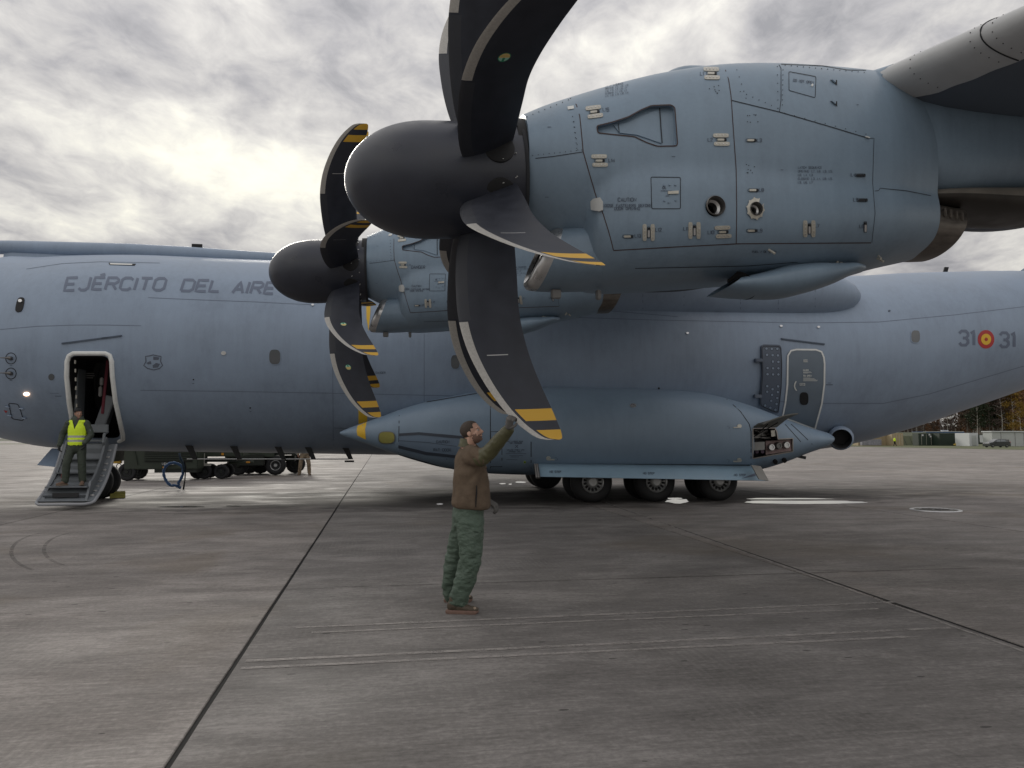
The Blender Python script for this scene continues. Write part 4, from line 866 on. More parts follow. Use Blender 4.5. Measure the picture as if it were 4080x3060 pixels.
# exhaust ports
for (cx, cy, rx, dep) in ((2849, 821, 38, .30), (3010, 833, 26, .22)):
    c = hit(b_n0, cx, cy); D0 = 3070/ (wor(c).y); r = rx/D0
    bm = bmesh.new(); lathe(bm, [(-.02, r*1.10), (-.03, r*1.0), (-.02, r*.93), (dep*.4, r*.86), (dep, r*.72), (dep, r*.62), (dep-.05, r*.60), (dep+.15, r*.45), (dep+.15, .001)], c, 'Y', 32)
    NP('exhaust_ring', bm, M['dalu'])
    bm = bmesh.new(); lathe(bm, [(dep*.2, r*.90), (dep*.25, r*.62), (dep*.5, r*.60)], c, 'Y', 28); NP('inner_pipe', bm, M['alu'])
d = ND()
fl = []
for k in range(40):
    t = 2*math.pi*k/40; rr = 33+5*(math.sin(t*10) > .2)
    fl.append((3008+rr*math.cos(t), 832+rr*1.22*math.sin(t)))
hole = [(3010+23*math.cos(2*math.pi*k/40), 833+26*math.sin(2*math.pi*k/40)) for k in range(40)]
va = [hit(b_n0, x, y, .014) for x, y in fl]; vb = [hit(b_n0, x, y, .02) for x, y in hole]
va = [d.bm.verts.new(v) for v in va]; vb = [d.bm.verts.new(v) for v in vb]
for k in range(40):
    if not 33 <= k < 37: d.bm.faces.new((va[k], va[(k+1) % 40], vb[(k+1) % 40], vb[k]))
d.done('port_flange', M['plate'])
# latches: two riveted doubler plates and a flush handle
def latch(cx, cy, kind, ang=0.0, dark=False, sc=1.0):
    d = ND(); ca, sa = math.cos(ang), math.sin(ang)
    def R_(pts): return [(cx+(x*ca-y*sa)*sc, cy+(x*sa+y*ca)*sc) for x, y in pts]
    def pill(x, y, w_, h_): return R_([(x+px, y+py) for px, py in round_poly(0, 0, w_, h_, 16, 5)])
    if kind in 'hv':
        if kind == 'h': d.fill(pill(-2, -16, 31, 8), .010, .012, 0); d.fill(pill(2, 17, 31, 8), .010, .012, 0)
        else: d.fill(pill(-16, 0, 8, 33), .010, .012, 0); d.fill(pill(16, 0, 8, 33), .010, .012, 0)
        for k in (-1.5, -.5, .5, 1.5):
            for s in (-16.5, 16.5):
                x, y = (k*14, s) if kind == 'h' else (s, k*14)
                d.fill(R_(round_poly(x, y, 2.2, 2.2, 6)), .016, .006, 2)
    if kind in 'hs': d.strip(pill(0, 1, 21, 6.5), 1.5, .006, 1, closed=True, step=8); d.fill(pill(-2, 1, 14, 4.2), .012, .01, 1 if dark else 0); d.fill(pill(15, 1, 4, 4.5), .014, .01, 1)
    else: d.strip(pill(0, 0, 6, 22), 1.5, .006, 1, closed=True, step=8); d.fill(pill(0, 5, 4, 14), .012, .01, 2); d.fill(pill(0, -14, 4.2, 5), .014, .01, 1)
    d.done('latch', [M['plate'], M['seam'], M['alu']])
for a in ((2368, 447, 'h', -.13), (2389, 640, 'h'), (2873, 557, 'h'), (2835, 294, 'h', .02), (2584, 926, 'v'), (2766, 918, 'v'), (2880, 923, 'h', -.03), (2502, 941, 's'), (3223, 911, 'v'), (2992, 559, 's'), (3000, 758, 's'), (2994, 918, 's'), (3426, 698, 's', 0, True), (3434, 797, 's', 0, True), (3446, 904, 't')): latch(*a)
d = ND()
for t, x, y in (('L15', 2402, 444), ('L14', 2425, 646), ('L2', 2820, 564), ('L1', 2790, 301), ('L12', 2611, 922), ('L11', 2723, 918), ('L10', 2820, 932), ('L13', 2529, 946), ('L7', 3245, 906), ('L3', 3016, 566), ('L8', 3024, 764), ('L9', 3018, 925), ('L4', 3390, 703), ('L5', 3400, 803), ('L6', 3424, 908)): d.text(t, x, y, 13, 2.6, sx=.62, off=.005)
d.text('CAUTION', 2500, 803, 14, 2.8, off=.005, align='c'); d.text('LOOSE FASTENERS BEFORE', 2500, 825, 11, 2.2, sx=.60, off=.005, align='c'); d.text('DOOR OPENING', 2500, 837, 11, 2.2, sx=.60, off=.005, align='c')
for k, t in enumerate(('LATCH SEQUENCE', 'OPENING: L7, L6, L9, L5,', 'L8, L4, L3', 'CLOSING: L3, L4, L8, L5,', 'L9, L6, L7')): d.text(t, 3179, 672+k*15, 8.5, 1.5, sx=.60, off=.005)
for k, t in enumerate(('LATCH SEQUENCE', 'OPENING: L11, L12, L13', 'L10, L14, L2, L15, L1', 'CLOSING: L1, L15, L2', 'L14, L10, L13, L12, L11')): d.text(t, 2412, 348+k*10, 6.5, 1.1, sx=.60, off=.005, ang=-.16, shear=.2)
d.text('OIL', 2640, 753, 9, 2.2, off=.005); d.text('DO NOT OPEN', 3160, 325, 9, 2.0, off=.005, ang=.12); d.text('FUEL / OIL DRAIN', 2998, 1006, 8, 1.9, off=.005)
for x, y, w_ in ((2182, 507, 14), (2676, 624, 14), (2172, 785, 14), (2632, 761, 46), (2652, 781, 14), (3110, 677, 10), (3412, 418, 8), (2672, 640, 0)): d.strip([(x, y), (x+w_, y)], 2.2, .005)
d.done('cowl_stencil', M['print'], sep=True)
# oil door fittings
d = ND(); d.fill(c3((1026, 850), (1090, 846), (1090, 864), (1026, 866)), .012, .01, step=10); d.done('oil_door_catch', M['plate'])
d = ND()
for x, y in ((1005, 812), (1037, 810), (1071, 810), (1006, 904), (1032, 915), (1074, 902)): p = c3((x, y))[0]; d.fill(round_poly(*p, 3.6, 3.6, 10), .012, .01)
d.done('oil_door_stud', M['nac'], sep=True)
# rivets: rows of small dimples joined in one part
d = ND(); random.seed(5)
rows = [((128, 480), (150, 640), 8), ((150, 640), (510, 600), 12), ((455, 400), (480, 590), 7), ((463, 430), (486, 600), 6), ((110, 430), (430, 300), 10)]
for a, b, n in rows:
    for k in range(n): t = k/(n-1); p = c3((a[0]+(b[0]-a[0])*t, a[1]+(b[1]-a[1])*t))[0]; d.fill(round_poly(*p, 1.7, 1.7, 6), .005, .003)
rows = [((512, 120), (508, 330), 8), ((525, 92), (1000, 135), 14), ((235, 120), (290, 290), 5), ((255, 250), (480, 350), 7), ((478, 100), (482, 350), 6), ((520, 378), (1010, 505), 9)]
for a, b, n in rows:
    for k in range(n): t = k/(n-1); p = c4((a[0]+(b[0]-a[0])*t, a[1]+(b[1]-a[1])*t))[0]; d.fill(round_poly(*p, 1.7, 1.7, 6), .005, .003)
for cx, cy in ((100, 235), (330, 410), (315, 712)):
    for k in range(8): p = c4((cx+random.uniform(-32, 32), cy+random.uniform(-28, 28)))[0]; d.fill(round_poly(*p, 1.8, 1.8, 6), .005, .003)
d.done('rivets', M['seam'], kind='stuff')
# two triangular gill vents
for y in (180, 307):
    d = ND(); d.fill(c4((792, y), (836, y+2), (836, y+34), (826, y+26)), .006, 0, step=10); d.done('gill_vent', M['black'])
    d = ND(); d.fill(c4((800, y+4), (824, y+8), (822, y+22)), .02, .014, step=10); d.done('gill_lip', M['nac'])
# pale tag, corner sticker
d = ND(); d.fill(c3((590, 898), (622, 893), (638, 918), (638, 965), (622, 972), (580, 962), (576, 912)), .03, .03, step=15); d.done('drain_cover', mat('cover_pale', (.48, .49, .48), .5))
d = ND(); d.fill(c3((424, 342), (461, 336), (463, 354), (427, 360)), .008, .004); d.fill(c4((1003, 520), (1027, 527), (1027, 532), (1003, 526)), .02, .01); d.done('sticker', M['white'], sep=True)
d = ND(); d.fill(round_poly(3235, 341, 4, 5, 8), .01, .01); d.done('panel_stud', M['white'])
# chin air intake
CH = [(9.03, 3.70, 3.18, .36, 2.1, 0), (9.07, 3.75, 3.14, .405, 2.1, 0), (9.2, 3.768, 3.13, .44, 2.15, 0), (9.4, 3.795, 3.134, .49, 2.2, 0), (9.6, 3.80, 3.155, .55, 2.3, 0), (9.8, 3.75, 3.19, .58, 2.3, 0), (10.1, 3.70, 3.25, .55, 2.3, 0)]
bm = bmesh.new(); loft(bm, CH, [9.03, 9.045, 9.07, 9.1, 9.15, 9.2]+lin(9.25, 10.1, 20), NY-.04, n=64, caps=False)
rings = []
for x, k_ in ((9.03, .96), (9.02, .88), (9.06, .80), (9.2, .76), (9.6, .74), (9.9, .1)):
    ring = []
    for j in range(64):
        t = 2*math.pi*j/64; ring.append(bm.verts.new((x, NY-.04+.36*k_*sgnp(math.cos(t), 2/2.1), 3.44+.26*k_*sgnp(math.sin(t), 2/2.1))))
    rings.append(ring)
skin(bm, rings, 1, False); first = rings[0]
bm.verts.ensure_lookup_table(); outer = [bm.verts[j] for j in range(64)]
for j in range(64): bm.faces.new((outer[j], first[j], first[(j+1) % 64], outer[(j+1) % 64])).material_index = 2
for f in bm.faces:
    cx_ = f.calc_center_median().x
    if f.material_index == 0 and cx_ < 9.14: f.material_index = 2
    if f.material_index == 1 and cx_ < 9.10: f.material_index = 2
for v in bm.verts:      # raked lip, lower edge forward
    if v.co.x < 9.9: v.co.x += (v.co.z-3.43)*.42*max(0, (9.9-v.co.x)/.87)
bmesh.ops.recalc_face_normals(bm, faces=bm.faces)
NP('intake_duct', bm, [M['nac'], M['dark'], M['alu']], smooth=50)
# ventral outlet pod
PD_ = [(10.75, 3.143, 3.10, .22, 2.2, 0), (10.95, 3.241, 3.075, .27, 2.2, 0), (11.2, 3.318, 3.055, .29, 2.2, 0), (11.5, 3.388, 3.065, .30, 2.2, 0), (11.8, 3.426, 3.137, .30, 2.2, 0), (12.05, 3.434, 3.221, .27, 2.1, 0), (12.25, 3.446, 3.312, .22, 2, 0), (12.40, 3.44, 3.36, .1, 2, 0)]
bm = bmesh.new(); loft(bm, PD_, lin(10.95, 12.40, 36), NY-.36, n=40, caps=False)
for v in bm.verts:
    if v.co.x < 11.5: v.co.x += (v.co.z-3.16)*1.5*(11.5-v.co.x)/.55-.06*(11.5-v.co.x)/.55
NP('outlet_pod', bm, M['nac'])
bm = bmesh.new(); bmesh.ops.create_circle(bm, cap_ends=True, segments=30, radius=1, matrix=Matrix.Translation((11.08, NY-.36, 3.18)) @ Matrix.Rotation(.98, 4, 'Y') @ Matrix.Diagonal((.16, .26, 1, 1))); NP('pod_throat', bm, M['black'])
for px, py, w_, h_ in ((2215, 1180, .10, .09), (2384, 1183, .05, .10)):
    c = aty(px, py, NY-.1); bm = bmesh.new(); box(bm, (c.x, c.y, c.z+.02), (w_, .06, h_), bev=.01); NP('drain_mast', bm, M['dalu'])
c = aty(3382, 1062, NY-.45); bm = bmesh.new(); box(bm, tuple(c), (.22, .05, .05), Matrix.Rotation(.1, 3, 'Y')); tube(bm, [c+Vector((-.12, 0, 0)), c+Vector((-.15, -.02, .09))], .012, 6); tube(bm, [aty(3500, 1020, NY-.5), aty(3510, 1030, NY-.6)], .012, 6); NP('drain_pipe', bm, M['plate'])
for px, py in ((3063, 995), (3495, 1028)): c = hit(b_n0, px, py); bm = bmesh.new(); tube(bm, [c, c+Vector((.03, -.06, -.05))], .012, 6); NP('drain_pipe', bm, M['plate'])
# dorsal blister
bm = bmesh.new(); loft(bm, [(10.45, 5.50, 5.40, .05, 2, 0), (10.55, 5.64, 5.3, .16, 2, 0), (10.8, 5.73, 5.3, .20, 2, 0), (11.2, 5.70, 5.3, .18, 2, 0), (11.5, 5.5, 5.3, .05, 2, 0)], lin(10.45, 11.5, 20), NY+.25, n=28); NP('dorsal_blister', bm, M['nac'])
# exhaust nozzle
EX = [(12.9, 4.24, 3.58, .46, 2.1, 0), (13.2, 4.22, 3.60, .46, 2.1, 0), (13.4, 4.19, 3.60, .46, 2.1, 0), (13.58, 4.17, 3.61, .45, 2.1, 0)]
bm = bmesh.new(); loft(bm, EX, lin(12.9, 13.58, 10), NY-.03, n=48, caps=False); loft(bm, [(r[0], r[1]-.03, r[2]+.03, r[3]-.03, 2.1, 0) for r in EX], lin(12.9, 13.58, 6), NY-.03, n=48, caps=True, mi=1)
for v in bm.verts: v.co.x += (v.co.z-3.92)*.33*(v.co.x-12.9)/.6
NP('exhaust_nozzle', bm, [M['exh'], M['black']], smooth=50)
for k in range(4): bm = bmesh.new(); box(bm, (13.30+.07*k, NY-.49+.004*k, 4.0-.01*k), (.025, .05, .09), bev=.008); NP('nozzle_clip', bm, M['exh'])
# aft pylon fairing carrying on under the wing
PY = [(12.2, 5.45, 4.5, .45, 3, 0), (12.9, 5.42, 4.3, .54, 3.2, 0), (13.3, 5.4, 4.25, .53, 3.4, 0), (13.8, 5.35, 4.29, .53, 3.4, 0), (14.4, 5.3, 4.35, .51, 3.2, 0), (15.2, 5.25, 4.42, .44, 3, 0), (16.2, 5.1, 4.55, .34, 3, 0), (17.4, 4.95, 4.75, .12, 2.5, 0)]
bm = bmesh.new(); loft(bm, PY, lin(12.2, 17.4, 40), NY, n=48); pyl = NP('pylon_fairing', bm, M['nac'])
FLT = [(13.2, 4.30, 4.15, .40, 3, 0), (13.6, 4.34, 4.12, .47, 3, 0), (14.4, 4.40, 4.08, .47, 3, 0), (15.2, 4.48, 4.14, .42, 3, 0), (16, 4.6, 4.3, .3, 2.5, 0), (17, 4.75, 4.6, .15, 2.3, 0)]
bm = bmesh.new(); loft(bm, FLT, lin(13.2, 17, 30), NY-.01, n=40)
for f in bm.faces: f.material_index = 1 if f.calc_center_median().z < interp(FLT, f.calc_center_median().x, 2)*.45+interp(FLT, f.calc_center_median().x, 1)*.55 else 0
NP('heat_shield', bm, [M['flap'], mat('sooted_steel', (.05, .045, .04), .5, metal=.5, vary=.3, vscale=4)])
bm = bmesh.new(); lathe(bm, [(8.78, .30), (8.78, .515), (8.98, .53), (8.98, .30)], (0, NY, 4.345), 'X', 48); NP('cowl_collar', bm, M['black'])
# ---- propeller
RB = 2.665
SW = [(.28, -.04, .34), (.42, -.08, .47), (.58, -.11, .55), (.8, -.135, .585), (1.1, -.152, .595), (1.47, -.155, .58), (1.8, -.10, .56), (2.1, .0, .52), (2.35, .115, .46), (2.5, .20, .385), (2.58, .255, .32), (2.63, .29, .26), (2.655, .315, .20), (2.665, .335, .12)]
def blade_mesh():
    bm = bmesh.new(); uv = bm.loops.layers.uv.new('UVMap'); info = {}; rings = []
    xs = lin(.28, 2.5, 36)+lin(2.53, 2.665, 12)
    for r in xs:
        c, mid = cint(SW, r, 2), cint(SW, r, 1); th = .30*(1-r/3.0)*.42 if r < .7 else max(.012, .085*(1-(r-.5)/2.5)); th = {True: .12-(r-.28)*.11, False: th}[r < .7]
        tw = rad(-30)*max(0, (1-r/1.9))+rad(6)*(r-1.9)/.77*(r > 1.9); ring = []
        N = 14
        prof = [(0.5-.5*math.cos(math.pi*k/N)) for k in range(N+1)]
        side = [(u, 1) for u in prof]+[(u, -1) for u in reversed(prof[1:-1])]
        for u, s in side:
            t_ = th*(2.6*math.sqrt(max(u, 0))*(1-u)**.9*.55+.03*(1-u)) if 0 < u < 1 else 0
            yy = s*t_*(.5 if s > 0 else .38)+.05*c*math.sin(math.pi*u)*0.5
            xx = (u-.5)*c; X = xx*math.cos(tw)-yy*math.sin(tw)+mid; Y = xx*math.sin(tw)+yy*math.cos(tw)
            v = bm.verts.new((X, Y, -r*1.018)); info[v] = (u*c, r*1.018, u); ring.append(v)
        rings.append(ring)
    fs = skin(bm, rings, 0, True)
    for f in bm.faces:
        for l in f.loops: a = info[l.vert]; l[uv].uv = (a[0], a[1])
    bmesh.ops.recalc_face_normals(bm, faces=bm.faces)
    me = bpy.data.meshes.new('blade'); bm.to_mesh(me); bm.free()
    for p in me.polygons: p.use_smooth = True
    me.set_sharp_from_angle(angle=rad(50)); return me
def blade_mat(name, emblem):
    m = bpy.data.materials.new(name); m.use_nodes = True; nt = m.node_tree; b = nt.nodes['Principled BSDF']
    uvn = nd(nt, 'ShaderNodeUVMap'); s = nd(nt, 'ShaderNodeSeparateXYZ', ins={0: uvn.outputs[0]}); u, r = s.outputs[0], s.outputs[1]
    tc = nd(nt, 'ShaderNodeTexCoord'); ns = nd(nt, 'ShaderNodeTexNoise', ins={'Vector': tc.outputs['Object'], 'Scale': 6.0, 'Detail': 6.0})
    n2 = nd(nt, 'ShaderNodeTexNoise', ins={'Vector': tc.outputs['Object'], 'Scale': 60.0, 'Detail': 3.0})
    gt = lambda x, v: mth(nt, 'GREATER_THAN', x, v); lt = lambda x, v: mth(nt, 'LESS_THAN', x, v); mul = lambda *a: __import__('functools').reduce(lambda p, q: mth(nt, 'MULTIPLY', p, q), a)
    c = ramp(nt, ns.outputs[0], [(.3, (.017, .020, .030)), (.7, (.028, .032, .046))])
    boot = mul(lt(u, .115), lt(r, 1.50)); c = mixc(nt, mth(nt, 'MULTIPLY', boot, .6), c, (.045, .048, .056))
    sk = mth(nt, 'ADD', u, mth(nt, 'MULTIPLY', mth(nt, 'SUBTRACT', r, 1.42), -.02))
    le = mul(lt(u, mth(nt, 'SUBTRACT', .085, mth(nt, 'MULTIPLY', mth(nt, 'SUBTRACT', r, 1.4), .012))), gt(r, 1.52)); legray = ramp(nt, n2.outputs[0], [(.3, (.40, .385, .36)), (.7, (.50, .485, .455))])
    c = mixc(nt, le, c, legray)
    body = gt(u, .105)
    y1 = mul(gt(r, 2.41), lt(r, 2.525), body); y2 = mul(gt(r, 2.615), gt(u, .10)); yel = mth(nt, 'MAXIMUM', y1, y2)
    c = mixc(nt, yel, c, (.62, .36, .035))
    wl = mul(gt(r, 1.866), lt(r, 1.874), gt(u, .16), lt(u, .36)); c = c if emblem else mixc(nt, wl, c, (.5, .5, .5))
    if emblem:
        du = mth(nt, 'SUBTRACT', u, .27); dr = mth(nt, 'SUBTRACT', r, 1.78)
        rr = mth(nt, 'SQRT', mth(nt, 'ADD', mth(nt, 'POWER', du, 2.0), mth(nt, 'POWER', dr, 2.0)))
        disc = lt(rr, .050); top = lt(dr, -.005); lines = gt(mth(nt, 'FRACT', mth(nt, 'MULTIPLY', r, 55.0)), .5)
        low = mixc(nt, lines, (.62, .40, .08), (.75, .6, .3)); up = mixc(nt, lt(mth(nt, 'ABSOLUTE', du), .010), (.35, .62, .50), (.02, .25, .14))
        e = mixc(nt, top, low, up); c = mixc(nt, disc, c, e); ringm = mul(lt(rr, .050), gt(rr, .043)); c = mixc(nt, ringm, c, (.03, .22, .12))
    nt.links.new(c, b.inputs['Base Color'])
    rg = mth(nt, 'ADD', .42, mth(nt, 'MULTIPLY', ns.outputs[0], .22)); nt.links.new(rg, b.inputs['Roughness'])
    nt.links.new(mth(nt, 'MULTIPLY', le, .2), b.inputs['Metallic']); return m
BM1, BM2 = blade_mat('blade_black_composite', False), blade_mat('blade_black_with_emblem', True)
def build_prop(hub, ang0, emblem_idx, name='propeller', prev=None):
    # spinner profile in hub frame; x forward is negative
    if prev is None:
        bm = bmesh.new(); L = 1.46; prof = []
        for k in range(29):
            t = k/28; s = L*(1-math.cos(t*math.pi/2))**1.0; a_ = .82; r = .555*max(0, 1-((a_-s)/a_)**2.1)**.5 if s < a_ else .555-.018*((s-a_)/(L-a_))**2; prof.append((-L+s, max(r, .0005)))
        prof += [(.1, .536), (.20, .538), (.275, .540), (.28, .52), (.275, .01)]
        lathe(bm, [(a, r*1.03) for a, r in prof], (0, 0, 0), 'X', 72)
        pr = CP(name, bm, M['spin'], loc=hub, rot=(0, -TILT, 0), smooth=45); me = blade_mesh(); me2 = me.copy(); me.materials.append(BM1); me2.materials.append(BM2)
        bm = bmesh.new(); lathe(bm, [(.245, .566), (.262, .570), (.279, .566)], (0, 0, 0), 'X', 72); CP('spinner_back_ring', bm, M['seam'], pr)
        for ang in (-20, 2, 25, 47, 70, 92, 115, 137):     # white tick marks on the spinner skirt
            for xx in (.02, .15):
                bm = bmesh.new(); a_ = rad(ang+22+(6 if xx > .1 else 0)); box(bm, (0, 0, 0), (.012, .004, .035), Matrix.Rotation(.4, 3, 'Y')); CP('tick_mark', bm, M['white'], pr, loc=(xx, -.563*math.sin(a_), -.563*math.cos(a_)), rot=(a_+0, 0, 0))
        bm = bmesh.new()
        for sx in (-.42, -.36):
            a_ = rad(80); bmesh.ops.create_uvsphere(bm, u_segments=10, v_segments=6, radius=.018, matrix=Matrix.Translation((sx, -.545*math.sin(a_), -.545*math.cos(a_))))
        CP('spinner_hole', bm, M['black'], pr)
    else:
        pr = prev.copy(); COL.objects.link(pr); pr.location = hub
        for ch in prev.children:
            if not ch.name.startswith('blade'): c = ch.copy(); COL.objects.link(c); c.parent = pr
        me, me2 = BLM
    for k in range(8):
        b = bpy.data.objects.new('blade', me2 if k in emblem_idx else me); COL.objects.link(b); b.parent = pr; b.rotation_euler = (-rad(ang0+45*k), 0, 0)
        # socket cuff where the blade leaves the spinner
    return pr, (me, me2)
p1, BLM = build_prop(H1, 14.3, (2,))
H2 = Vector((6.93, -8.307, 4.70))
p2, _ = build_prop(H2, 4, (0, 1), prev=p1)
p1.name = 'propeller'; 
# root sockets on the spinner, shared by both
bm = bmesh.new(); lathe(bm, [(-.50, .15), (-.553, .15), (-.558, .14), (-.558, .001)], (0, 0, 0), 'Z', 28); bmesh.ops.recalc_face_normals(bm, faces=bm.faces)
sock = CP('blade_socket', bm, M['black'], p1, rot=(-rad(14.3), 0, 0))
for pr, a0 in ((p1, 14.3), (p2, 4)):
    for k in range(8):
        if pr is p1 and k == 0: continue
        s = sock.copy(); COL.objects.link(s); s.parent = pr; s.rotation_euler = (-rad(a0+45*k), 0, 0)
# ---- wing
WG = [(0, 8.1, 6.75, 7.6, .145), (8.3, 10.55, 6.1, 6.3, .14), (15, 12.49, 5.44, 4.9, .135), (19, 13.65, 5.27, 4.0, .135), (22.9, 14.85, 5.08, 3.0, .13)]
def foil(u, s, t):      # u chord fraction
    return s*t*5*(.2969*math.sqrt(u)-.126*u-.3516*u*u+.2843*u**3-.1015*u**4)*(.9 if s > 0 else 1.0)
def wing(side, u0, u1, off, name, m, parent=None, jag=False, lo_u1=None):
    bm = bmesh.new(); rings = []
    ys = lin(0, 22.9, 24) if not jag else lin(15.35, 22.9, 120)
    for i, y in enumerate(ys):
        xl, zl, c, t = (interp(WG, y, k) for k in (1, 2, 3, 4)); ring = []
        if not jag:
            us = [u0+(u1-u0)*(.5-.5*math.cos(math.pi*k/16)) for k in range(17)]
            pts = [(u, 1) for u in us]+[(u, -1) for u in reversed(us[1:-1])]
            for u, s in pts: ring.append(bm.verts.new((xl+u*c, side*y, zl+foil(u, s, t)*c)))
        else:
            e = lo_u1+.010*noise.noise(Vector((y*3, 0, 5)))+.006*((i*7) % 5)/5*(y > 16.6)-.03*max(0, 1-(y-15.35)/.4)
            for k in range(13):
                a = -1+2*k/12; s = 1 if a > 0 else -1; lim = .085 if s > 0 else e; u = (abs(a)**1.6)*lim; zz = foil(max(u, 0), s, t)*c
                nx = -1 if u < .02 else -.3; ring.append(bm.verts.new((xl+u*c-.006*(1-u/lim), side*y, zl+zz+s*.006)))
        rings.append(ring)
    skin(bm, rings, 0, not jag, closed=not jag); bmesh.ops.recalc_face_normals(bm, faces=bm.faces)
    return CP(name, bm, m, parent, smooth=60 if not jag else 179)
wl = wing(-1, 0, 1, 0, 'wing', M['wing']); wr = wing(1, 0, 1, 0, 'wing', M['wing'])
le = wing(-1, 0, .1, 0, 'leading_edge', M['le'], wl, jag=True, lo_u1=.085)
b_le = bvh_of(le)
d = Drape(b_le, parent=wl)
def wst(y, u, s):
    xl, zl, c, t = (interp(WG, y, k) for k in (1, 2, 3, 4)); return Vector((xl+u*c, -y, zl+foil(u, s, t)*c))
for y in (16.5, 17.0):
    bm = bmesh.new(); tube(bm, [wst(y, abs(a)**1.6*.085, 1 if a > 0 else -1)+Vector((-.004, 0, .008*(1 if a > 0 else -1))) for a in lin(-1, 1, 24)], .007, 6); CP('slat_seam', bm, M['seam'], wl)
bm = bmesh.new()
for y in (15.8, 16.4, 16.6, 16.92, 17.1):
    for a in lin(-.85, .5, 8):
        p = wst(y, abs(a)**1.6*.085, 1 if a > 0 else -1); bmesh.ops.create_icosphere(bm, subdivisions=1, radius=.006, matrix=Matrix.Translation(p+Vector((-.005, 0, .006*(1 if a > 0 else -1)))))
CP('slat_screws', bm, M['black'], wl, kind='stuff')
# fillet where the nacelle meets the leading edge
bm = bmesh.new(); rings = []
for y in lin(15.0, 15.5, 9):
    xl, zl, c, t = (interp(WG, y, k) for k in (1, 2, 3, 4)); g = .05*(1-(y-15)/.5)+.008; ring = []
    for k in range(17):
        a = -1+2*k/16; s = 1 if a > 0 else -1; u = (abs(a)**1.6)*.24; ring.append(bm.verts.new((xl+u*c-g*1.2*(1-u/.24), -y, zl+foil(u, s, t)*c+s*g*.8)))
    rings.append(ring)
skin(bm, rings, 0, False, False); CP('wing_fillet', bm, M['nac'], wl, smooth=179)
# flap track fairing and slot lines on the underside
bm = bmesh.new(); loft(bm, [(15.6, 5.0, 5.1, .05, 2, 0), (16.3, 5.1, 4.7, .16, 2, 0), (17.5, 5.3, 4.75, .18, 2, 0), (19, 5.2, 5.1, .03, 2, 0)], lin(15.6, 19, 20), -18.2, n=24); CP('flap_track_fairing', bm, M['wing'], wl)
bm = bmesh.new(); loft(bm, [(15.0, 5.2, 5.1, .05, 2, 0), (15.6, 5.4, 4.95, .16, 2, 0), (17, 5.4, 4.9, .18, 2, 0), (18.5, 5.3, 5.2, .03, 2, 0)], lin(15.0, 18.5, 20), -12.0, n=24); CP('flap_track_fairing', bm, M['wing'], wl)
# ---- copy the nacelle for the inner engine
n2 = nac.copy(); COL.objects.link(n2); n2.location = NO+SHIFT
for ch in list(nac.children): c = ch.copy(); COL.objects.link(c); c.parent = n2
d = Drape(b_n0, org=NO, parent=n2)
# lettering only the inner engine carries
d.text('DANGER', 2452, 668, 22, 4, sx=.6, off=.006); d.done('danger_stencil', M['print'])
for s_, (hx_, nx_) in enumerate(((H1, NO), (H2, NO+SHIFT))):       # starboard engines, hidden beyond the hull
    c = nac.copy(); c.data = nac.data; COL.objects.link(c); c.location = (nx_.x, -nx_.y, nx_.z); c.name = 'nacelle'
    q = p1.copy(); COL.objects.link(q); q.location = (hx_.x, -hx_.y, hx_.z)
    for k in range(8): b = bpy.data.objects.new('blade', BLM[0]); COL.objects.link(b); b.parent = q; b.rotation_euler = (-rad(20+45*k), 0, 0)
# ------------------------------------------------------------------ people
def at(px, py, Y): r = ray(px, py); return Vector((0, 0, EYE))+r*(Y/r.y)
def ball(bm, c, r, rot=None, n=16):
    r = (r, r, r) if isinstance(r, (int, float)) else r
    M_ = Matrix.Translation(Vector(c)) @ (rot.to_4x4() if rot is not None else Matrix()) @ Matrix.Diagonal((*r, 1))
    bmesh.ops.create_uvsphere(bm, u_segments=n, v_segments=n//2+2, radius=1, matrix=M_)
def limb(bm, pts, rs, n=16):
    """tapering rounded limb; radius may be (rx, ry)"""
    P = [Vector(p) for p in pts]; V3 = lambda r: Vector(r if isinstance(r, tuple) else (r, r)); R_ = [V3(r) for r in rs]
    for p, r in zip(P, R_): ball(bm, p, (r.x, r.y, max(r)), None, n)
    for a, b, ra, rb in zip(P, P[1:], R_, R_[1:]):
        if (b-a).length < 1e-5: continue
        u, v = frame_of(b-a); rings = []
        for c, r in ((a, ra), (b, rb)):
            rings.append([bm.verts.new(c+Vector((w_.x*r.x, w_.y*r.y, w_.z*max(r)))) for w_ in (u*math.cos(2*math.pi*k/n)+v*math.sin(2*math.pi*k/n) for k in range(n))])
        skin(bm, rings)
def remesh(bm, vox, name='tmp', smooth=2):
    me = bpy.data.meshes.new(name); bm.to_mesh(me); bm.free(); o = bpy.data.objects.new(name, me); COL.objects.link(o)
    m = o.modifiers.new('r', 'REMESH'); m.mode = 'VOXEL'; m.voxel_size = vox; m.use_smooth_shade = True
    m2 = o.modifiers.new('s', 'SMOOTH'); m2.factor = .5; m2.iterations = smooth
    dg = bpy.context.evaluated_depsgraph_get(); out = bpy.data.meshes.new_from_object(o.evaluated_get(dg)); bpy.data.objects.remove(o); bpy.data.meshes.remove(me)
    for p in out.polygons: p.use_smooth = True
    out.materials.clear(); return out
def folds(me, amp, scale, stretch=(1, 1, 1), seed=0.0, ridge=True):
    cs = []
    for v in me.vertices:
        p = Vector((v.co.x*stretch[0], v.co.y*stretch[1], v.co.z*stretch[2]))*scale+Vector((seed, seed, seed))
        n1 = noise.noise(p); n2 = noise.noise(p*2.3+Vector((4, 4, 4))); n_ = (1-2*abs(n1)) if ridge else n1
        cs.append(v.co+v.normal*amp*(n_*.7+n2*.35))
    for v, c in zip(me.vertices, cs): v.co = c
def mesh_obj(name, me, m, parent, loc=(0, 0, 0)): me.name = name; return link(name, me, m, parent, loc)
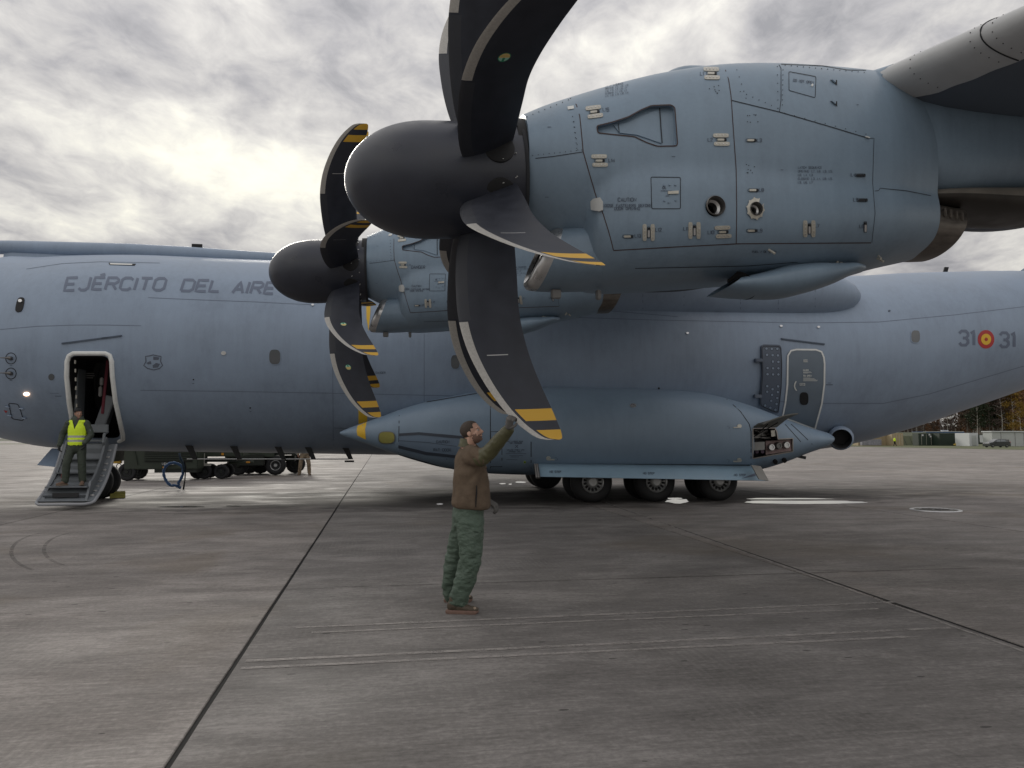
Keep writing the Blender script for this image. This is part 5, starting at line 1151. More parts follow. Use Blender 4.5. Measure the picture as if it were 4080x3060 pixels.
SKIN = mat('skin', (.60, .37, .28), .5, vary=.12, vscale=25); SKIN2 = mat('tanned_skin', (.36, .20, .14), .5, vary=.1, vscale=20)
STUB = mat('stubble', (.20, .12, .09), .7, vary=.25, vscale=90); HAIR = mat('dark_brown_hair', (.055, .040, .031), .7, vary=.4, vscale=60, bump=.4, bscale=120)
FLEECE = mat('brown_fleece', (.145, .108, .078), .95, spec=.15, vary=.14, vscale=14, bump=.7, bscale=9, bdist=.03); OLIVE = mat('olive_nylon', (.085, .082, .038), .45, vary=.10, vscale=14, bump=.8, bscale=16, bdist=.02)
GREEN = mat('green_flight_trousers', (.078, .115, .086), .6, vary=.16, vscale=9, bump=.9, bscale=13, bdist=.03, stretch=(1, 1, 1.5)); GLOVE = mat('grey_glove', (.115, .11, .105), .65, vary=.15, vscale=30)
BOOT = mat('brown_boot_leather', (.075, .056, .038), .65, vary=.3, vscale=20); SOLE = mat('reddish_boot_sole', (.18, .11, .085), .75, vary=.15, vscale=15)
DGREEN = mat('dark_green_uniform', (.040, .052, .038), .7, vary=.2, vscale=10); VEST = mat('fluorescent_yellow_vest', (.70, .92, .03), .6, emit=None); REFL = mat('reflective_grey_tape', (.42, .43, .42), .35, metal=.2)
CAMO = mat('tan_camouflage', (.24, .18, .12), .8, vary=.5, vscale=7); BLK = mat('black_knit', (.012, .012, .013), .85); BGLOVE = mat('black_glove', (.014, .014, .015), .6)
def head_bm(bm, T, neck_to, s=1.0, nr=.055):
    def B(c, r): ball(bm, T @ Vector(c), tuple(x*s for x in r), T.to_3x3().normalized(), 20)
    B((-.015, 0, .035), (.098, .076, .085)); B((.030, 0, -.03), (.062, .058, .085)); B((.030, 0, -.070), (.055, .050, .040)); B((.072, 0, -.090), (.020, .024, .018))
    B((.078, 0, .028), (.020, .050, .013)); B((.062, .040, -.018), (.022, .018, .018)); B((.062, -.040, -.018), (.022, .018, .018))
    for k in range(6): t = k/5; B((.090+.022*t, 0, .016-.040*t), (.008+.006*t, .007+.008*t, .010))
    B((.104, .012, -.026), (.009, .007, .007)); B((.104, -.012, -.026), (.009, .007, .007))
    B((.090, 0, -.050), (.012, .022, .006)); B((.088, 0, -.062), (.012, .020, .006))
    for sg in (1, -1): B((-.008, sg*.077, -.012), (.020, .009, .030)); B((-.012, sg*.080, -.006), (.010, .008, .018))
    limb(bm, [T @ Vector((-.02, 0, -.05)), neck_to], [nr, nr+.008])
def hair_bm(bm, T, low=-.02, t=.007, front=.06):
    def B(c, r): ball(bm, T @ Vector(c), r, T.to_3x3().normalized(), 20)
    B((-.020, 0, .040), (.100+t, .076+t, .085+t))
def clip(me, T, keep):
    """drop the faces whose centre (in head frame) fails the test"""
    Ti = T.inverted(); bm = bmesh.new(); bm.from_mesh(me); bmesh.ops.delete(bm, geom=[f for f in bm.faces if not keep(Ti @ f.calc_center_median())], context='FACES'); bm.to_mesh(me); bm.free(); return me
def hand_bm(bm, wrist, palm_dir, back, curl, s=1.0, thumb=1):
    """palm with four curled fingers and a thumb; palm_dir: wrist to knuckles, back: out of the back of the hand"""
    d = palm_dir.normalized(); b = (back-d*back.dot(d)).normalized(); w = d.cross(b)*thumb
    for k in range(5): ball(bm, wrist+d*(.018+.018*k)*s, (.030*s, .030*s, .030*s)); 
    rot = Matrix((w, d, b)).transposed()
    ball(bm, wrist+d*.055*s, (.040*s, .048*s, .020*s), rot)
    for i, (off, ln) in enumerate(((.030, .92), (.010, 1.0), (-.011, .95), (-.030, .78))):
        p = wrist+d*.092*s+w*off*s; ang = .25
        pts = [wrist+d*.05*s+w*off*.8*s, p]
        for sg_, l in enumerate((.040, .027, .022)):
            ang += curl*(.9 if sg_ == 0 else 1.0); dd = d*math.cos(ang)-b*math.sin(ang); p = p+dd*l*ln*s; pts.append(p)
        limb(bm, pts, [.011*s, .0115*s, .0105*s, .0095*s, .0085*s], 10)
    tb = wrist+d*.025*s+w*.030*s; t1 = tb+(d*.7+w*.75-b*.3).normalized()*.035*s; t2 = t1+(d*.75+w*.1-b*.6).normalized()*.03*s; limb(bm, [tb, t1, t2], [.014*s, .012*s, .010*s], 10)
def eyes(T, parent, r=.0125):
    for sg in (1, -1):
        bm = bmesh.new(); ball(bm, T @ Vector((.076, sg*.030, .004)), r, None, 12); me = bpy.data.meshes.new('eye'); bm.to_mesh(me); bm.free()
        o = link('eye', me, [mat_eye, mat_iris], parent); Ti = T.inverted()
        for p in me.polygons: c = Ti @ p.center; p.material_index = 1 if (Vector((c.x-.076, (c.y-sg*.030), c.z-.004)).normalized().x > .86) else 0; p.use_smooth = True
mat_eye = mat('eye_white', (.45, .42, .40), .3); mat_iris = mat('iris_dark', (.03, .02, .015), .3)
def boot(parent, heel, toe_dir, L=.30, top=.14, sm=SOLE, um=BOOT, w=.05, toecap=True):
    f = toe_dir.normalized(); l = Vector((-f.y, f.x, 0)); H_ = Vector(heel)
    out = [(-.5, .0), (-.49, .6), (-.40, .85), (-.15, .78), (.1, .9), (.3, 1.0), (.42, .82), (.49, .45), (.505, 0)]
    pl = [(x, y) for x, y in out]+[(x, -y) for x, y in reversed(out[1:-1])]
    bm = bmesh.new(); rings = []
    for z, g in ((0, .97), (.012, 1), (.026, 1.0), (.034, .94)): rings.append([bm.verts.new(H_+f*(L/2+x*L*g)+l*(y*w*g)+Vector((0, 0, z+(.010 if x > .42 and z < .02 else 0)))) for x, y in pl])
    skin(bm, rings); fin('boot_sole', bm, sm, parent, smooth=40)
    bm = bmesh.new()
    for t, z, rx, ry, rz in ((.20, .07, .052, .040, .055), (.40, .06, .06, .041, .05), (.62, .048, .06, .042, .036), (.78, .042, .05, .044, .030), (.89, .040, .036, .038, .024)):
        ball(bm, H_+f*L*t+Vector((0, 0, z)), (rx, ry, rz), Matrix((f, l, Vector((0, 0, 1)))).transposed())
    limb(bm, [H_+f*L*.24+Vector((0, 0, .07)), H_+f*L*.27+Vector((0, 0, top))], [.048, .050]); me = remesh(bm, .008); folds(me, .003, 30, ridge=True); bo = mesh_obj('boot', me, um, parent)
    bm = bmesh.new()
    for k in range(5): c = H_+f*L*(.36+.055*k)+Vector((0, 0, .118-.011*k)); tube(bm, [c-l*.022, c+l*.022], .004, 6)
    fin('lace', bm, mat_lace, parent)
    if toecap:
        bm = bmesh.new(); ball(bm, H_+f*L*.88-l*.012+Vector((0, 0, .050)), (.022, .022, .016)); fin('worn_toe', bm, mat_worn, parent, smooth=180)
mat_lace = mat('bootlace', (.10, .08, .04), .8); mat_worn = mat('worn_leather', (.32, .25, .19), .8)
# ---- the man turning the propeller blade
def crew():
    base = ground(1835, 2425); R0 = empty('person', (base.x, base.y, 0), 0, 'man in brown fleece and green trousers holding the tip of the propeller blade', 'person')
    W = Vector((base.x, base.y, 0)); q = lambda px, py, Y: at(px, py, Y)-W
    hc = q(1880, 1724, 7.42)
    T = Matrix.Translation(hc) @ Matrix.Rotation(rad(-14), 4, 'Z') @ Matrix.Rotation(rad(-17), 4, 'Y')
    T = T @ Matrix.Diagonal((.93, .93, .93, 1))
    sh = q(1866, 1800, 7.50)
    bm = bmesh.new(); head_bm(bm, T, q(1865, 1790, 7.46)); 
    limb(bm, [q(1868, 1800, 7.5), q(1870, 1900, 7.5), q(1868, 2040, 7.5)], [(.09, .13), (.10, .14), (.10, .14)])
    limb(bm, [q(1872, 1812, 7.34), q(1945, 1800, 7.20), q(2018, 1716, 7.04), q(2026, 1698, 7.00)], [.055, .045, .032, .03]); limb(bm, [q(1872, 1815, 7.68), q(1890, 1930, 7.74), q(1940, 1995, 7.55)], [.055, .045, .03])
    limb(bm, [q(1868, 2040, 7.40), q(1873, 2220, 7.38), q(1832, 2400, 7.42)], [.08, .055, .04]); limb(bm, [q(1850, 2040, 7.60), q(1805, 2220, 7.66), q(1790, 2365, 7.72)], [.08, .05, .04])
    me = remesh(bm, .0075, smooth=2); o = mesh_obj('body', me, [SKIN, STUB], R0); Ti = T.inverted()
    for p in me.polygons:
        c = Ti @ p.center; nz = .012*noise.noise(p.center*60)
        if c.length < .16 and (((c.z < -.048+nz and c.x > .0) or (c.x < .055 and c.z < -.025+nz and c.x > .012) or (-.042 > c.z+nz and c.x > .08)) and not (abs(c.z+.056) < .005 and c.x > .085) or (c.x > .085 and -.050+nz < c.z < -.040)) and c.z > -.125: p.material_index = 1
    eyes(T, R0)
    bm = bmesh.new(); 
    for sg in (1, -1): limb(bm, [T @ Vector((.088, sg*.018, .026)), T @ Vector((.080, sg*.046, .026))], [.0045, .003], 8)
    fin('eyebrow', bm, HAIR, R0, smooth=180)
    bm = bmesh.new(); ball(bm, T @ Vector((-.014, 0, .036)), (.103*.95, .083*.95, .092*.95), T.to_3x3().normalized(), 40); me = bpy.data.meshes.new('hair'); bm.to_mesh(me); bm.free()
    clip(me, T, lambda c: c.z > (.088-(.075-c.x)*.35 if c.x > .045 else (.035 if c.x > .015 else (.0 if c.x > -.03 else -.075)))+.006*noise.noise(c*70) and c.x < .080)
    for p in me.polygons: p.use_smooth = True
    folds(me, .003, 60, ridge=False); mesh_obj('hair', me, HAIR, R0)
    # fleece: torso rings traced from the side, upper arm to the elbow patch
    bm = bmesh.new(); rings = []
    for y, a, b, ry in ((1772, 1845, 1897, .062), (1784, 1836, 1908, .095), (1797, 1828, 1922, .16), (1815, 1820, 1932, .195), (1845, 1814, 1936, .215), (1880, 1809, 1938, .222), (1930, 1805, 1944, .222), (1985, 1798, 1949, .218), (2006, 1796, 1950, .212), (2019, 1803, 1946, .20), (2022, 1812, 1938, .185)):
        c = q((a+b)/2, y, 7.5); rx = (b-a)/2*7.5/F; tl = .0
        rings.append([bm.verts.new(c+Vector((rx*sgnp(math.cos(t), .9), ry*sgnp(math.sin(t), .9), (.016*math.cos(t)*-1 if y > 1960 else 0)))) for t in (2*math.pi*k/40 for k in range(40))])
    skin(bm, rings); limb(bm, [q(1872, 1812, 7.36), q(1885, 1815, 7.28), q(1918, 1822, 7.22)], [.095, .092, .080]); limb(bm, [q(1872, 1815, 7.66), q(1888, 1930, 7.72), q(1928, 1984, 7.60)], [.09, .075, .058])
    bmesh.ops.recalc_face_normals(bm, faces=bm.faces); me = remesh(bm, .010, smooth=5)
    Wd = W.copy()
    cs = []
    for v in me.vertices:
        c = v.co; d = 0.0
        # drag folds radiating from the raised armpit and soft sag folds
        ap = q(1925, 1860, 7.3); r = (c-ap).length; th = math.atan2(c.z-ap.z, c.x-ap.x); d += .010*math.sin(th*9+1.2)*math.exp(-r*2.6)*min(1, r*6)
        d += .010*(1-2*abs(noise.noise(Vector((c.x*5+c.z*3.2, c.y*4, c.z*3.0-c.x*2)))))+.004*noise.noise(c*16)
        cs.append(c+v.normal*d)
    for v, c in zip(me.vertices, cs): v.co = c
    fl = mesh_obj('fleece_jacket', me, FLEECE, R0)
    bm = bmesh.new(); limb(bm, [q(1916, 1826, 7.22), q(1950, 1802, 7.18), q(1992, 1752, 7.09), q(2024, 1714, 7.03)], [.078, .072, .062, .052]); me = remesh(bm, .009, smooth=2); folds(me, .008, 11, (1, 1, 1), 3); mesh_obj('sleeve', me, OLIVE, fl)
    bm = bmesh.new(); a, b = q(2020, 1720, 7.03), q(2030, 1706, 7.01); tube(bm, [a, b], [.053, .050], 20, caps=False); tube(bm, [b, a], [.046, .046], 20, caps=True); fin('cuff', bm, OLIVE, fl, smooth=40)
    bm = bmesh.new(); lo = q(1862, 1773, 7.46); rr = []
    for dz, r in ((-.02, .088), (.012, .078), (.052, .076), (.060, .071), (.052, .066)): rr.append([bm.verts.new(lo+Vector((dz*.1+r*1.02*math.cos(t), r*math.sin(t), dz+.006*math.cos(t)*-1))) for t in (2*math.pi*k/28 for k in range(28))])
    skin(bm, rr, caps=False); fin('collar', bm, OLIVE, fl, smooth=180)
    bm = bmesh.new(); zp = [q(1899, 1934, 7.279), q(1899, 1965, 7.277), q(1896, 2000, 7.279), q(1896, 2021, 7.285)]; tube(bm, zp, [.004, .007, .006, .003], 8); fin('pocket_zip', bm, BLK, fl, smooth=180)
    # trousers
    bm = bmesh.new(); rings = []
    for y, a, b, ry in ((1995, 1812, 1934, .165), (2030, 1806, 1926, .175), (2065, 1806, 1924, .18), (2095, 1808, 1924, .17)):
        c = q((a+b)/2, y, 7.5); rx = (b-a)/2*7.5/F; rings.append([bm.verts.new(c+Vector((rx*math.cos(t), ry*math.sin(t), 0))) for t in (2*math.pi*k/32 for k in range(32))])
    skin(bm, rings); bmesh.ops.recalc_face_normals(bm, faces=bm.faces)
    limb(bm, [q(1872, 2085, 7.40), q(1876, 2150, 7.38), q(1875, 2225, 7.38), q(1858, 2300, 7.39), q(1838, 2355, 7.41), q(1828, 2392, 7.42)], [(.122, .095), (.115, .09), (.098, .088), (.092, .084), (.088, .078), (.084, .072)])
    limb(bm, [q(1845, 2085, 7.60), q(1828, 2150, 7.62), q(1808, 2220, 7.66), q(1795, 2290, 7.69), q(1790, 2340, 7.72), q(1790, 2372, 7.73)], [(.10, .09), (.088, .085), (.076, .076), (.070, .07), (.062, .062), (.055, .055)])
    me = remesh(bm, .010, smooth=3); cs = []
    for v in me.vertices:
        c = v.co; d = .011*(1-2*abs(noise.noise(Vector((c.x*6+c.z*4, c.y*5, c.z*7-c.x*5)))))+.006*(1-2*abs(noise.noise(Vector((c.x*14, c.y*10, c.z*20+3)))))
        if c.z < .30: d += .006*math.sin(c.z*95+c.x*20)*(1-c.z/.30)
        cs.append(c+v.normal*d)
    for v, c in zip(me.vertices, cs): v.co = c
    tr = mesh_obj('trousers', me, GREEN, R0)
    Bt = BVHTree.FromPolygons([v.co[:] for v in me.vertices], [p.vertices[:] for p in me.polygons])
    def seam(pts, r=.004):
        out = []
        for px, py in pts:
            d_ = ray(px, py).normalized(); o_ = Vector((0, 0, EYE))-W; h, *_ = Bt.ray_cast(o_, d_)
            if h: out.append(h)
        if len(out) > 1: b_ = bmesh.new(); tube(b_, out, r, 6); fin('pocket_flap', b_, mat_seamg, tr, smooth=180)
    seam([(1890, 2119), (1905, 2121), (1920, 2119)]); seam([(1866, 2224), (1890, 2220), (1914, 2217)], .003); seam([(1814, 2292), (1840, 2300), (1870, 2303), (1886, 2302)]); seam([(1835, 2205), (1850, 2210), (1880, 2208)], .0025); seam([(1788, 2402), (1815, 2406), (1850, 2406)], .004)
    boot(R0, ground(1776, 2442)-W, Vector((1, -.12, 0)), L=.315); boot(R0, ground(1768, 2398)-W, Vector((1, .02, 0)), L=.29)
    bm = bmesh.new(); hand_bm(bm, q(2024, 1708, 7.00), q(2034, 1664, 6.95)-q(2024, 1708, 7.00), Vector((-.45, -.9, .1)), .95, 1.02, thumb=1); me = remesh(bm, .0045, smooth=1); folds(me, .0015, 40); mesh_obj('glove', me, GLOVE, R0)
    bm = bmesh.new(); hand_bm(bm, q(1942, 1994, 7.55), Vector((.8, -.25, -.5)), Vector((.3, -.3, .8)), .55, 1.0, thumb=-1); me = remesh(bm, .0045, smooth=1); mesh_obj('glove', me, GLOVE, R0)
mat_seamg = mat('dark_green_seam', (.014, .026, .018), .8)
crew()
# ---- a figure built from named joints (metres, x forward, y left, z up from the soles)
def figure(root, J, top_m, leg_m, hand_m, skin_m, vox=.012, headyaw=0, bare=False, amp=.008, boots=(BOOT, SOLE)):
    V_ = lambda *a: Vector(a)
    T = Matrix.Translation(J['head']) @ Matrix.Rotation(headyaw, 4, 'Z')
    bm = bmesh.new(); head_bm(bm, T, J['neck']); limb(bm, [J['neck'], J['chest'], J['hip']], [(.08, .11), (.10, .14), (.10, .13)])
    for s in 'lr': limb(bm, [J['sh'+s], J['el'+s], J['wr'+s]], [.05, .04, .03]); limb(bm, [J['hp'+s], J['kn'+s], J['an'+s]], [.075, .05, .04])
    mesh_obj('body', remesh(bm, vox), skin_m, root)
    eyes(T, root)
    bm = bmesh.new(); limb(bm, [J['neck']+V_(0, 0, -.02), J['chest']+V_(0, 0, .06), J['chest']-V_(0, 0, .1), J['hip']+V_(0, 0, .0)], [(.11, .16), (.135, .20), (.135, .185), (.14, .175)])
    for s in 'lr': limb(bm, [J['sh'+s], J['el'+s], J['wr'+s]], [.082, .068, .052])
    me = remesh(bm, vox, smooth=3); folds(me, amp, 9, (1, 1, 1.6), 2); jk = mesh_obj('jacket', me, top_m, root)
    bm = bmesh.new(); limb(bm, [J['hip']+V_(0, 0, .02), J['hip']-V_(0, 0, .08)], [(.135, .17), (.135, .17)])
    for s in 'lr': limb(bm, [J['hp'+s], J['kn'+s], J['an'+s]+V_(0, 0, .02)], [.105, .085, .078])
    me = remesh(bm, vox, smooth=3); folds(me, amp, 8, (1, 1, 1.8), 5); mesh_obj('trousers', me, leg_m, root)
    for s in 'lr':
        boot(root, J['an'+s]-V_(0, 0, J['an'+s].z-J['ft'+s][2])+V_(-.07*math.cos(J['ty'+s]), -.07*math.sin(J['ty'+s]), 0), V_(math.cos(J['ty'+s]), math.sin(J['ty'+s]), 0), .29, .15, boots[1], boots[0], toecap=False)
        bm = bmesh.new(); hand_bm(bm, J['wr'+s], J['hd'+s], V_(0, 1 if s == 'l' else -1, 0), .35, 1.05, thumb=1 if s == 'l' else -1); me = remesh(bm, .006, smooth=1); mesh_obj('glove' if hand_m is not skin_m else 'hand', me, hand_m, root)
    return T, jk
V_ = Vector
def std():
    return {'head': V_((.03, 0, 1.66)), 'neck': V_((0, 0, 1.50)), 'chest': V_((0, 0, 1.25)), 'hip': V_((0, 0, .98)), 'shl': V_((0, .185, 1.44)), 'shr': V_((0, -.185, 1.44)), 'ell': V_((-.03, .27, 1.17)), 'elr': V_((-.03, -.27, 1.17)),
     'wrl': V_((.06, .27, .93)), 'wrr': V_((.06, -.27, .93)), 'hdl': V_((.1, 0, -1)), 'hdr': V_((.1, 0, -1)), 'hpl': V_((0, .095, .93)), 'hpr': V_((0, -.095, .93)), 'knl': V_((.03, .13, .50)), 'knr': V_((.03, -.13, .50)),
     'anl': V_((0, .15, .10)), 'anr': V_((0, -.15, .10)), 'ftl': (0, 0, 0), 'ftr': (0, 0, 0), 'tyl': .25, 'tyr': -.25}
# loadmaster on the airstair
J = std(); J['knr'] = V_((.10, -.17, .52)); J['anr'] = V_((.10, -.19, .10)); J['tyr'] = -.55; J['ftr'] = (0, 0, -.0); J['wrr'] = V_((.05, -.36, .93)); J['elr'] = V_((-.05, -.34, 1.18)); J['wrl'] = V_((.16, .22, .98)); J['ell'] = V_((0, .30, 1.18)); J['head'] = V_((.02, .01, 1.665))
tx = SXA+(SXB-SXA)*.60; R2 = empty('person', wor((tx, -3.02, .55)), rad(-80), 'man in bright yellow safety vest and black cap standing on the lowered aircraft stairs', 'person')
T, jk = figure(R2, J, DGREEN, DGREEN, BGLOVE, SKIN2, .013, headyaw=rad(38), boots=(mat('tan_boot', (.16, .10, .07), .8), mat('tan_sole', (.2, .15, .11), .8)))
bm = bmesh.new(); ball(bm, T @ V_((-.012, 0, .055)), (.108, .088, .080)); me = bpy.data.meshes.new('knit_cap'); bm.to_mesh(me); bm.free(); clip(me, T, lambda c: c.z > .035+c.x*.25); mesh_obj('cap', me, BLK, R2)
bm = bmesh.new(); limb(bm, [V_((0, 0, 1.44)), V_((0, 0, 1.31)), V_((0, 0, 1.12)), V_((0, 0, .98))], [(.14, .175), (.162, .205), (.16, .20), (.165, .20)]); 
for y in (.13, -.13): ball(bm, (0, y, 1.475), (.10, .06, .05))
me = remesh(bm, .010, smooth=3); folds(me, .005, 9, (1, 1, 1.6), 7)
bm = bmesh.new(); bm.from_mesh(me)
bmesh.ops.delete(bm, geom=[f for f in bm.faces if (lambda c: c.z < .93 or c.z > 1.515 or (c.x > .02 and abs(c.y+.01) < (c.z-1.30)*.36) or (abs(c.y) > .20 and c.z > 1.28) or (c.x < .0 and c.z > 1.50))(f.calc_center_median())], context='FACES'); bm.to_mesh(me); bm.free()
vs_ = mesh_obj('safety_vest', me, [VEST, REFL], R2)
for p in me.polygons:
    z = p.center.z
    if 1.105 < z < 1.155 or 1.005 < z < 1.055: p.material_index = 1
bm = bmesh.new(); ball(bm, T @ V_((.02, 0, -.125)), (.07, .07, .035)); fin('neck_scarf', bm, mat('dark_red_scarf', (.10, .03, .03), .8), R2, smooth=180)
bm = bmesh.new(); box(bm, (.02, .268, 1.36), (.08, .012, .035), Matrix.Rotation(.25, 3, 'X')); box(bm, (.02, .270, 1.375), (.08, .012, .012), Matrix.Rotation(.25, 3, 'X'), 1); fin('arm_flag', bm, [M['red'], M['yellow']], R2)
bm = bmesh.new(); lathe(bm, [(0, .001), (.006, .035), (0, .037)], (.03, .292, 1.27), 'Y', 16); fin('arm_badge', bm, mat('badge_pale_blue', (.30, .36, .42), .6), R2)
# soldier in camouflage seen below the belly
g = ground(1212, 1893); J = std(); J['anl'] = V_((0, .22, .1)); J['anr'] = V_((0, -.20, .1)); J['knl'] = V_((.04, .19, .5)); J['knr'] = V_((.04, -.17, .5))
R3 = empty('person', (g.x, g.y, 0), rad(-75), 'person in tan camouflage trousers and boots, legs showing below the aircraft belly', 'person')
TANB = mat('tan_boots', (.17, .12, .08), .85); figure(R3, J, CAMO, CAMO, SKIN2, SKIN2, .018, boots=(TANB, TANB))
# far worker in a hi-vis jacket by the sand container
g = ground(3565, 1777); J = std(); J['anl'] = V_((-.15, .1, .1)); J['anr'] = V_((.3, -.1, .1)); J['tyl'] = 0; J['tyr'] = 0
R4 = empty('person', (g.x, g.y, 0.02), rad(10), 'distant worker in yellow jacket walking past the sand coloured container', 'person')
figure(R4, J, VEST, BLK, SKIN2, SKIN2, .03)
# ------------------------------------------------------------------ ground equipment
M['mil'] = mat('military_olive_paint', (.035, .045, .03), .6, vary=.15, vscale=4); M['mild'] = mat('dark_olive_frame', (.018, .022, .016), .65)
M['amber'] = mat('amber_reflector', (.65, .28, .02), .3); M['chock'] = mat('chock_yellow', (.50, .46, .12), .7, vary=.12, vscale=20); M['whitep'] = mat('white_paint', (.62, .62, .60), .6, vary=.08, vscale=3)
def T2(parent, pos, r, w_, rimm=None, name='wheel'):
    bm = bmesh.new(); lathe(bm, [(-w_/2+.03, .001), (-w_/2+.03, r*.5), (-w_/2, r*.62), (-w_/2, r*.85), (-w_/2+.03, r*.97), (-w_/2+.06, r), (w_/2-.06, r), (w_/2-.03, r*.97), (w_/2, r*.85), (w_/2, r*.62), (w_/2-.03, r*.5), (w_/2-.03, .001)], (0, 0, 0), 'Y', 28)
    for v in bm.verts:
        if abs(v.co.y) > w_/2-.07 and (v.co.x**2+v.co.z**2)**.5 > r*.9 and int(math.atan2(v.co.z, v.co.x)*28/6.2832*1.0) % 2: v.co.x *= .97; v.co.z *= .97
    t = fin(name, bm, M['rubber'], parent, loc=pos, smooth=35)
    bm = bmesh.new(); lathe(bm, [(-w_/2+.02, r*.52), (-w_/2-.0, r*.50), (-w_/2+.04, r*.42), (-w_/2+.05, r*.2), (-w_/2, r*.16), (-w_/2, .001)], (0, 0, 0), 'Y', 20); fin('rim', bm, rimm or M['mild'], t, smooth=35); return t
def bx(parent, name, c, s, m, bev=.01, rot=None):
    bm = bmesh.new(); box(bm, c, s, rot, 0, bev); return fin(name, bm, m, parent, smooth=30)
def place(px, py, rz, label, cat, name, group=None):
    g = ground(px, py); return empty(name, (g.x, g.y, 0), rz, label, cat, group)
# generator trailer, left
t = place(650, 1912, PSI-.03, 'olive military generator trailer with LIDA C.A. plate seen beyond the nose wheel', 'trailer', 'generator_trailer')
s_ = ground(650, 1912).y/F      # metres per pixel there
X_ = lambda px: (px-650)*s_
bx(t, 'body', (X_(662), 0, 1.15), (X_(793)-X_(520), 1.5, 1.42), M['mil'], .03); bx(t, 'louvre_panel', (X_(690), -.77, .98), (1.75, .05, .50), M['mild'])
for k in range(5): bx(t, 'louvre', (X_(690), -.81, .80+.09*k), (1.7, .05, .03), M['mil'], .004)
bx(t, 'skirt', (X_(715), -.2, .42), (1.55, 1.0, .22), M['mild'])
bm = bmesh.new(); prof = [(X_(492), .75), (X_(498), 1.25), (X_(515), 1.34), (X_(548), 1.34), (X_(562), 1.2), (X_(578), .62)]; rings = [[bm.verts.new((x, y, z)) for y in (-.80, .8)]+[bm.verts.new((x, y, z+.05)) for y in (.8, -.8)] for x, z in prof]; skin(bm, rings); fin('mudguard', bm, M['mil'], t, smooth=60)
for y in (-.62, .62): T2(t, (X_(537), y, .345), .345, .24)
T2(t, (X_(770), .5, .345), .345, .24)
bx(t, 'coupling', (X_(484), -.2, .72), (.30, .12, .12), mat('tow_yellow', (.45, .27, .03), .6)); bm = bmesh.new(); tube(bm, [Vector((X_(490)+.09*math.cos(a), -.2, .56+.09*math.sin(a))) for a in lin(0, 6.28, 16)], .018, 6); fin('tow_ring', bm, M['dalu'], t)
bx(t, 'name_plate', (X_(688), -.80, .66), (.42, .03, .14), M['mild'], .004)
def word_on(parent, name, txt, x0, y, z0, h, m, w_=.012):
    bm = bmesh.new(); X0 = x0
    for ch in txt:
        wd, st = GL.get(ch, (4, []))
        for pl in st:
            for a, b in zip(pl, pl[1:]):
                p, q_ = Vector((X0+a[0]/6*h, y, z0+a[1]/6*h)), Vector((X0+b[0]/6*h, y, z0+b[1]/6*h)); d = (q_-p)
                if d.length < 1e-4: continue
                n_ = Vector((-d.z, 0, d.x)).normalized()*w_/2; bm.faces.new([bm.verts.new(v) for v in (p-n_, q_-n_, q_+n_, p+n_)])
        X0 += (wd/6+.22)*h
    return fin(name, bm, m, parent)
word_on(t, 'plate_lettering', 'LIDA C.A.', X_(688)-.19, -.82, .62, .075, M['whitep'])
bx(t, 'reflector', (X_(678), -.80, .52), (.15, .03, .05), M['amber'], .004)
# small two-axle cart
t = place(860, 1906, PSI, 'small dark olive cart on four wheels coupled behind the army truck', 'trailer', 'equipment_cart'); s_ = ground(860, 1906).y/F; X_ = lambda px: (px-860)*s_
bx(t, 'body', (X_(880), 0, 1.35), (1.9, 1.3, .9), M['mil'], .03); bx(t, 'chassis', (X_(870), 0, .75), (1.5, .8, .14), M['mild'])
for px in (828, 891):
    for y in (-.55, .55): T2(t, (X_(px), y, .30), .30, .22)
bx(t, 'bracket', (X_(826), -.7, .80), (.10, .05, .5), M['plate']); bx(t, 'bracket', (X_(838), -.7, .58), (.35, .05, .10), M['plate']); bx(t, 'reflector', (X_(896), -.68, 1.0), (.10, .03, .10), M['amber'])
bm = bmesh.new(); tube(bm, [(X_(905), -.2, .62), (X_(965), -.2, .66), (X_(1005), -.2, .68)], .05, 8); fin('drawbar', bm, M['mil'], t); bx(t, 'reflector', (X_(985), -.27, .66), (.16, .03, .07), M['amber'])
# army truck
t = place(1040, 1890, PSI+.02, 'dark olive army truck marked TM 48 parked behind the aircraft belly', 'truck', 'army_truck'); s_ = ground(1040, 1890).y/F; X_ = lambda px: (px-1040)*s_
bx(t, 'cargo_body', (X_(1010), 0, 1.55), (2.1, 2.3, 1.5), M['mil'], .03); bx(t, 'chassis', (X_(1040), 0, .72), (3.0, .9, .25), M['mild']); bx(t, 'side_locker', (X_(1015), -1.05, .68), (1.1, .5, .48), M['mild'], .02)
bx(t, 'cab', (X_(1130), 0, 1.65), (1.35, 2.2, 1.5), M['mil'], .12); bx(t, 'cab_window', (X_(1130), -1.11, 2.05), (.8, .02, .5), M['glass'], .0)
for px, y, r in ((966, -.85, .42), (1029, .8, .42), (1105, -.95, .44), (1166, .75, .44)): T2(t, (X_(px), y, r), r, .34, M['alu'] if px == 1105 else None)
T2(t, (X_(985), .8, .42), .42, .34)
for px in (1112, 1158): bx(t, 'mud_flap', (X_(px), -.95 if px == 1112 else .6, .95), (.16, .03, .75), M['plate'], .004)
bx(t, 'reflector', (X_(1112), -.98, .60), (.15, .02, .08), M['amber'], .003); bx(t, 'tow_hitch', (X_(1008), -1.1, .72), (.10, .2, .42), M['dalu'])
word_on(t, 'registration', 'TM 48', X_(1070), -1.17, 1.05, .10, M['whitep'], .018)
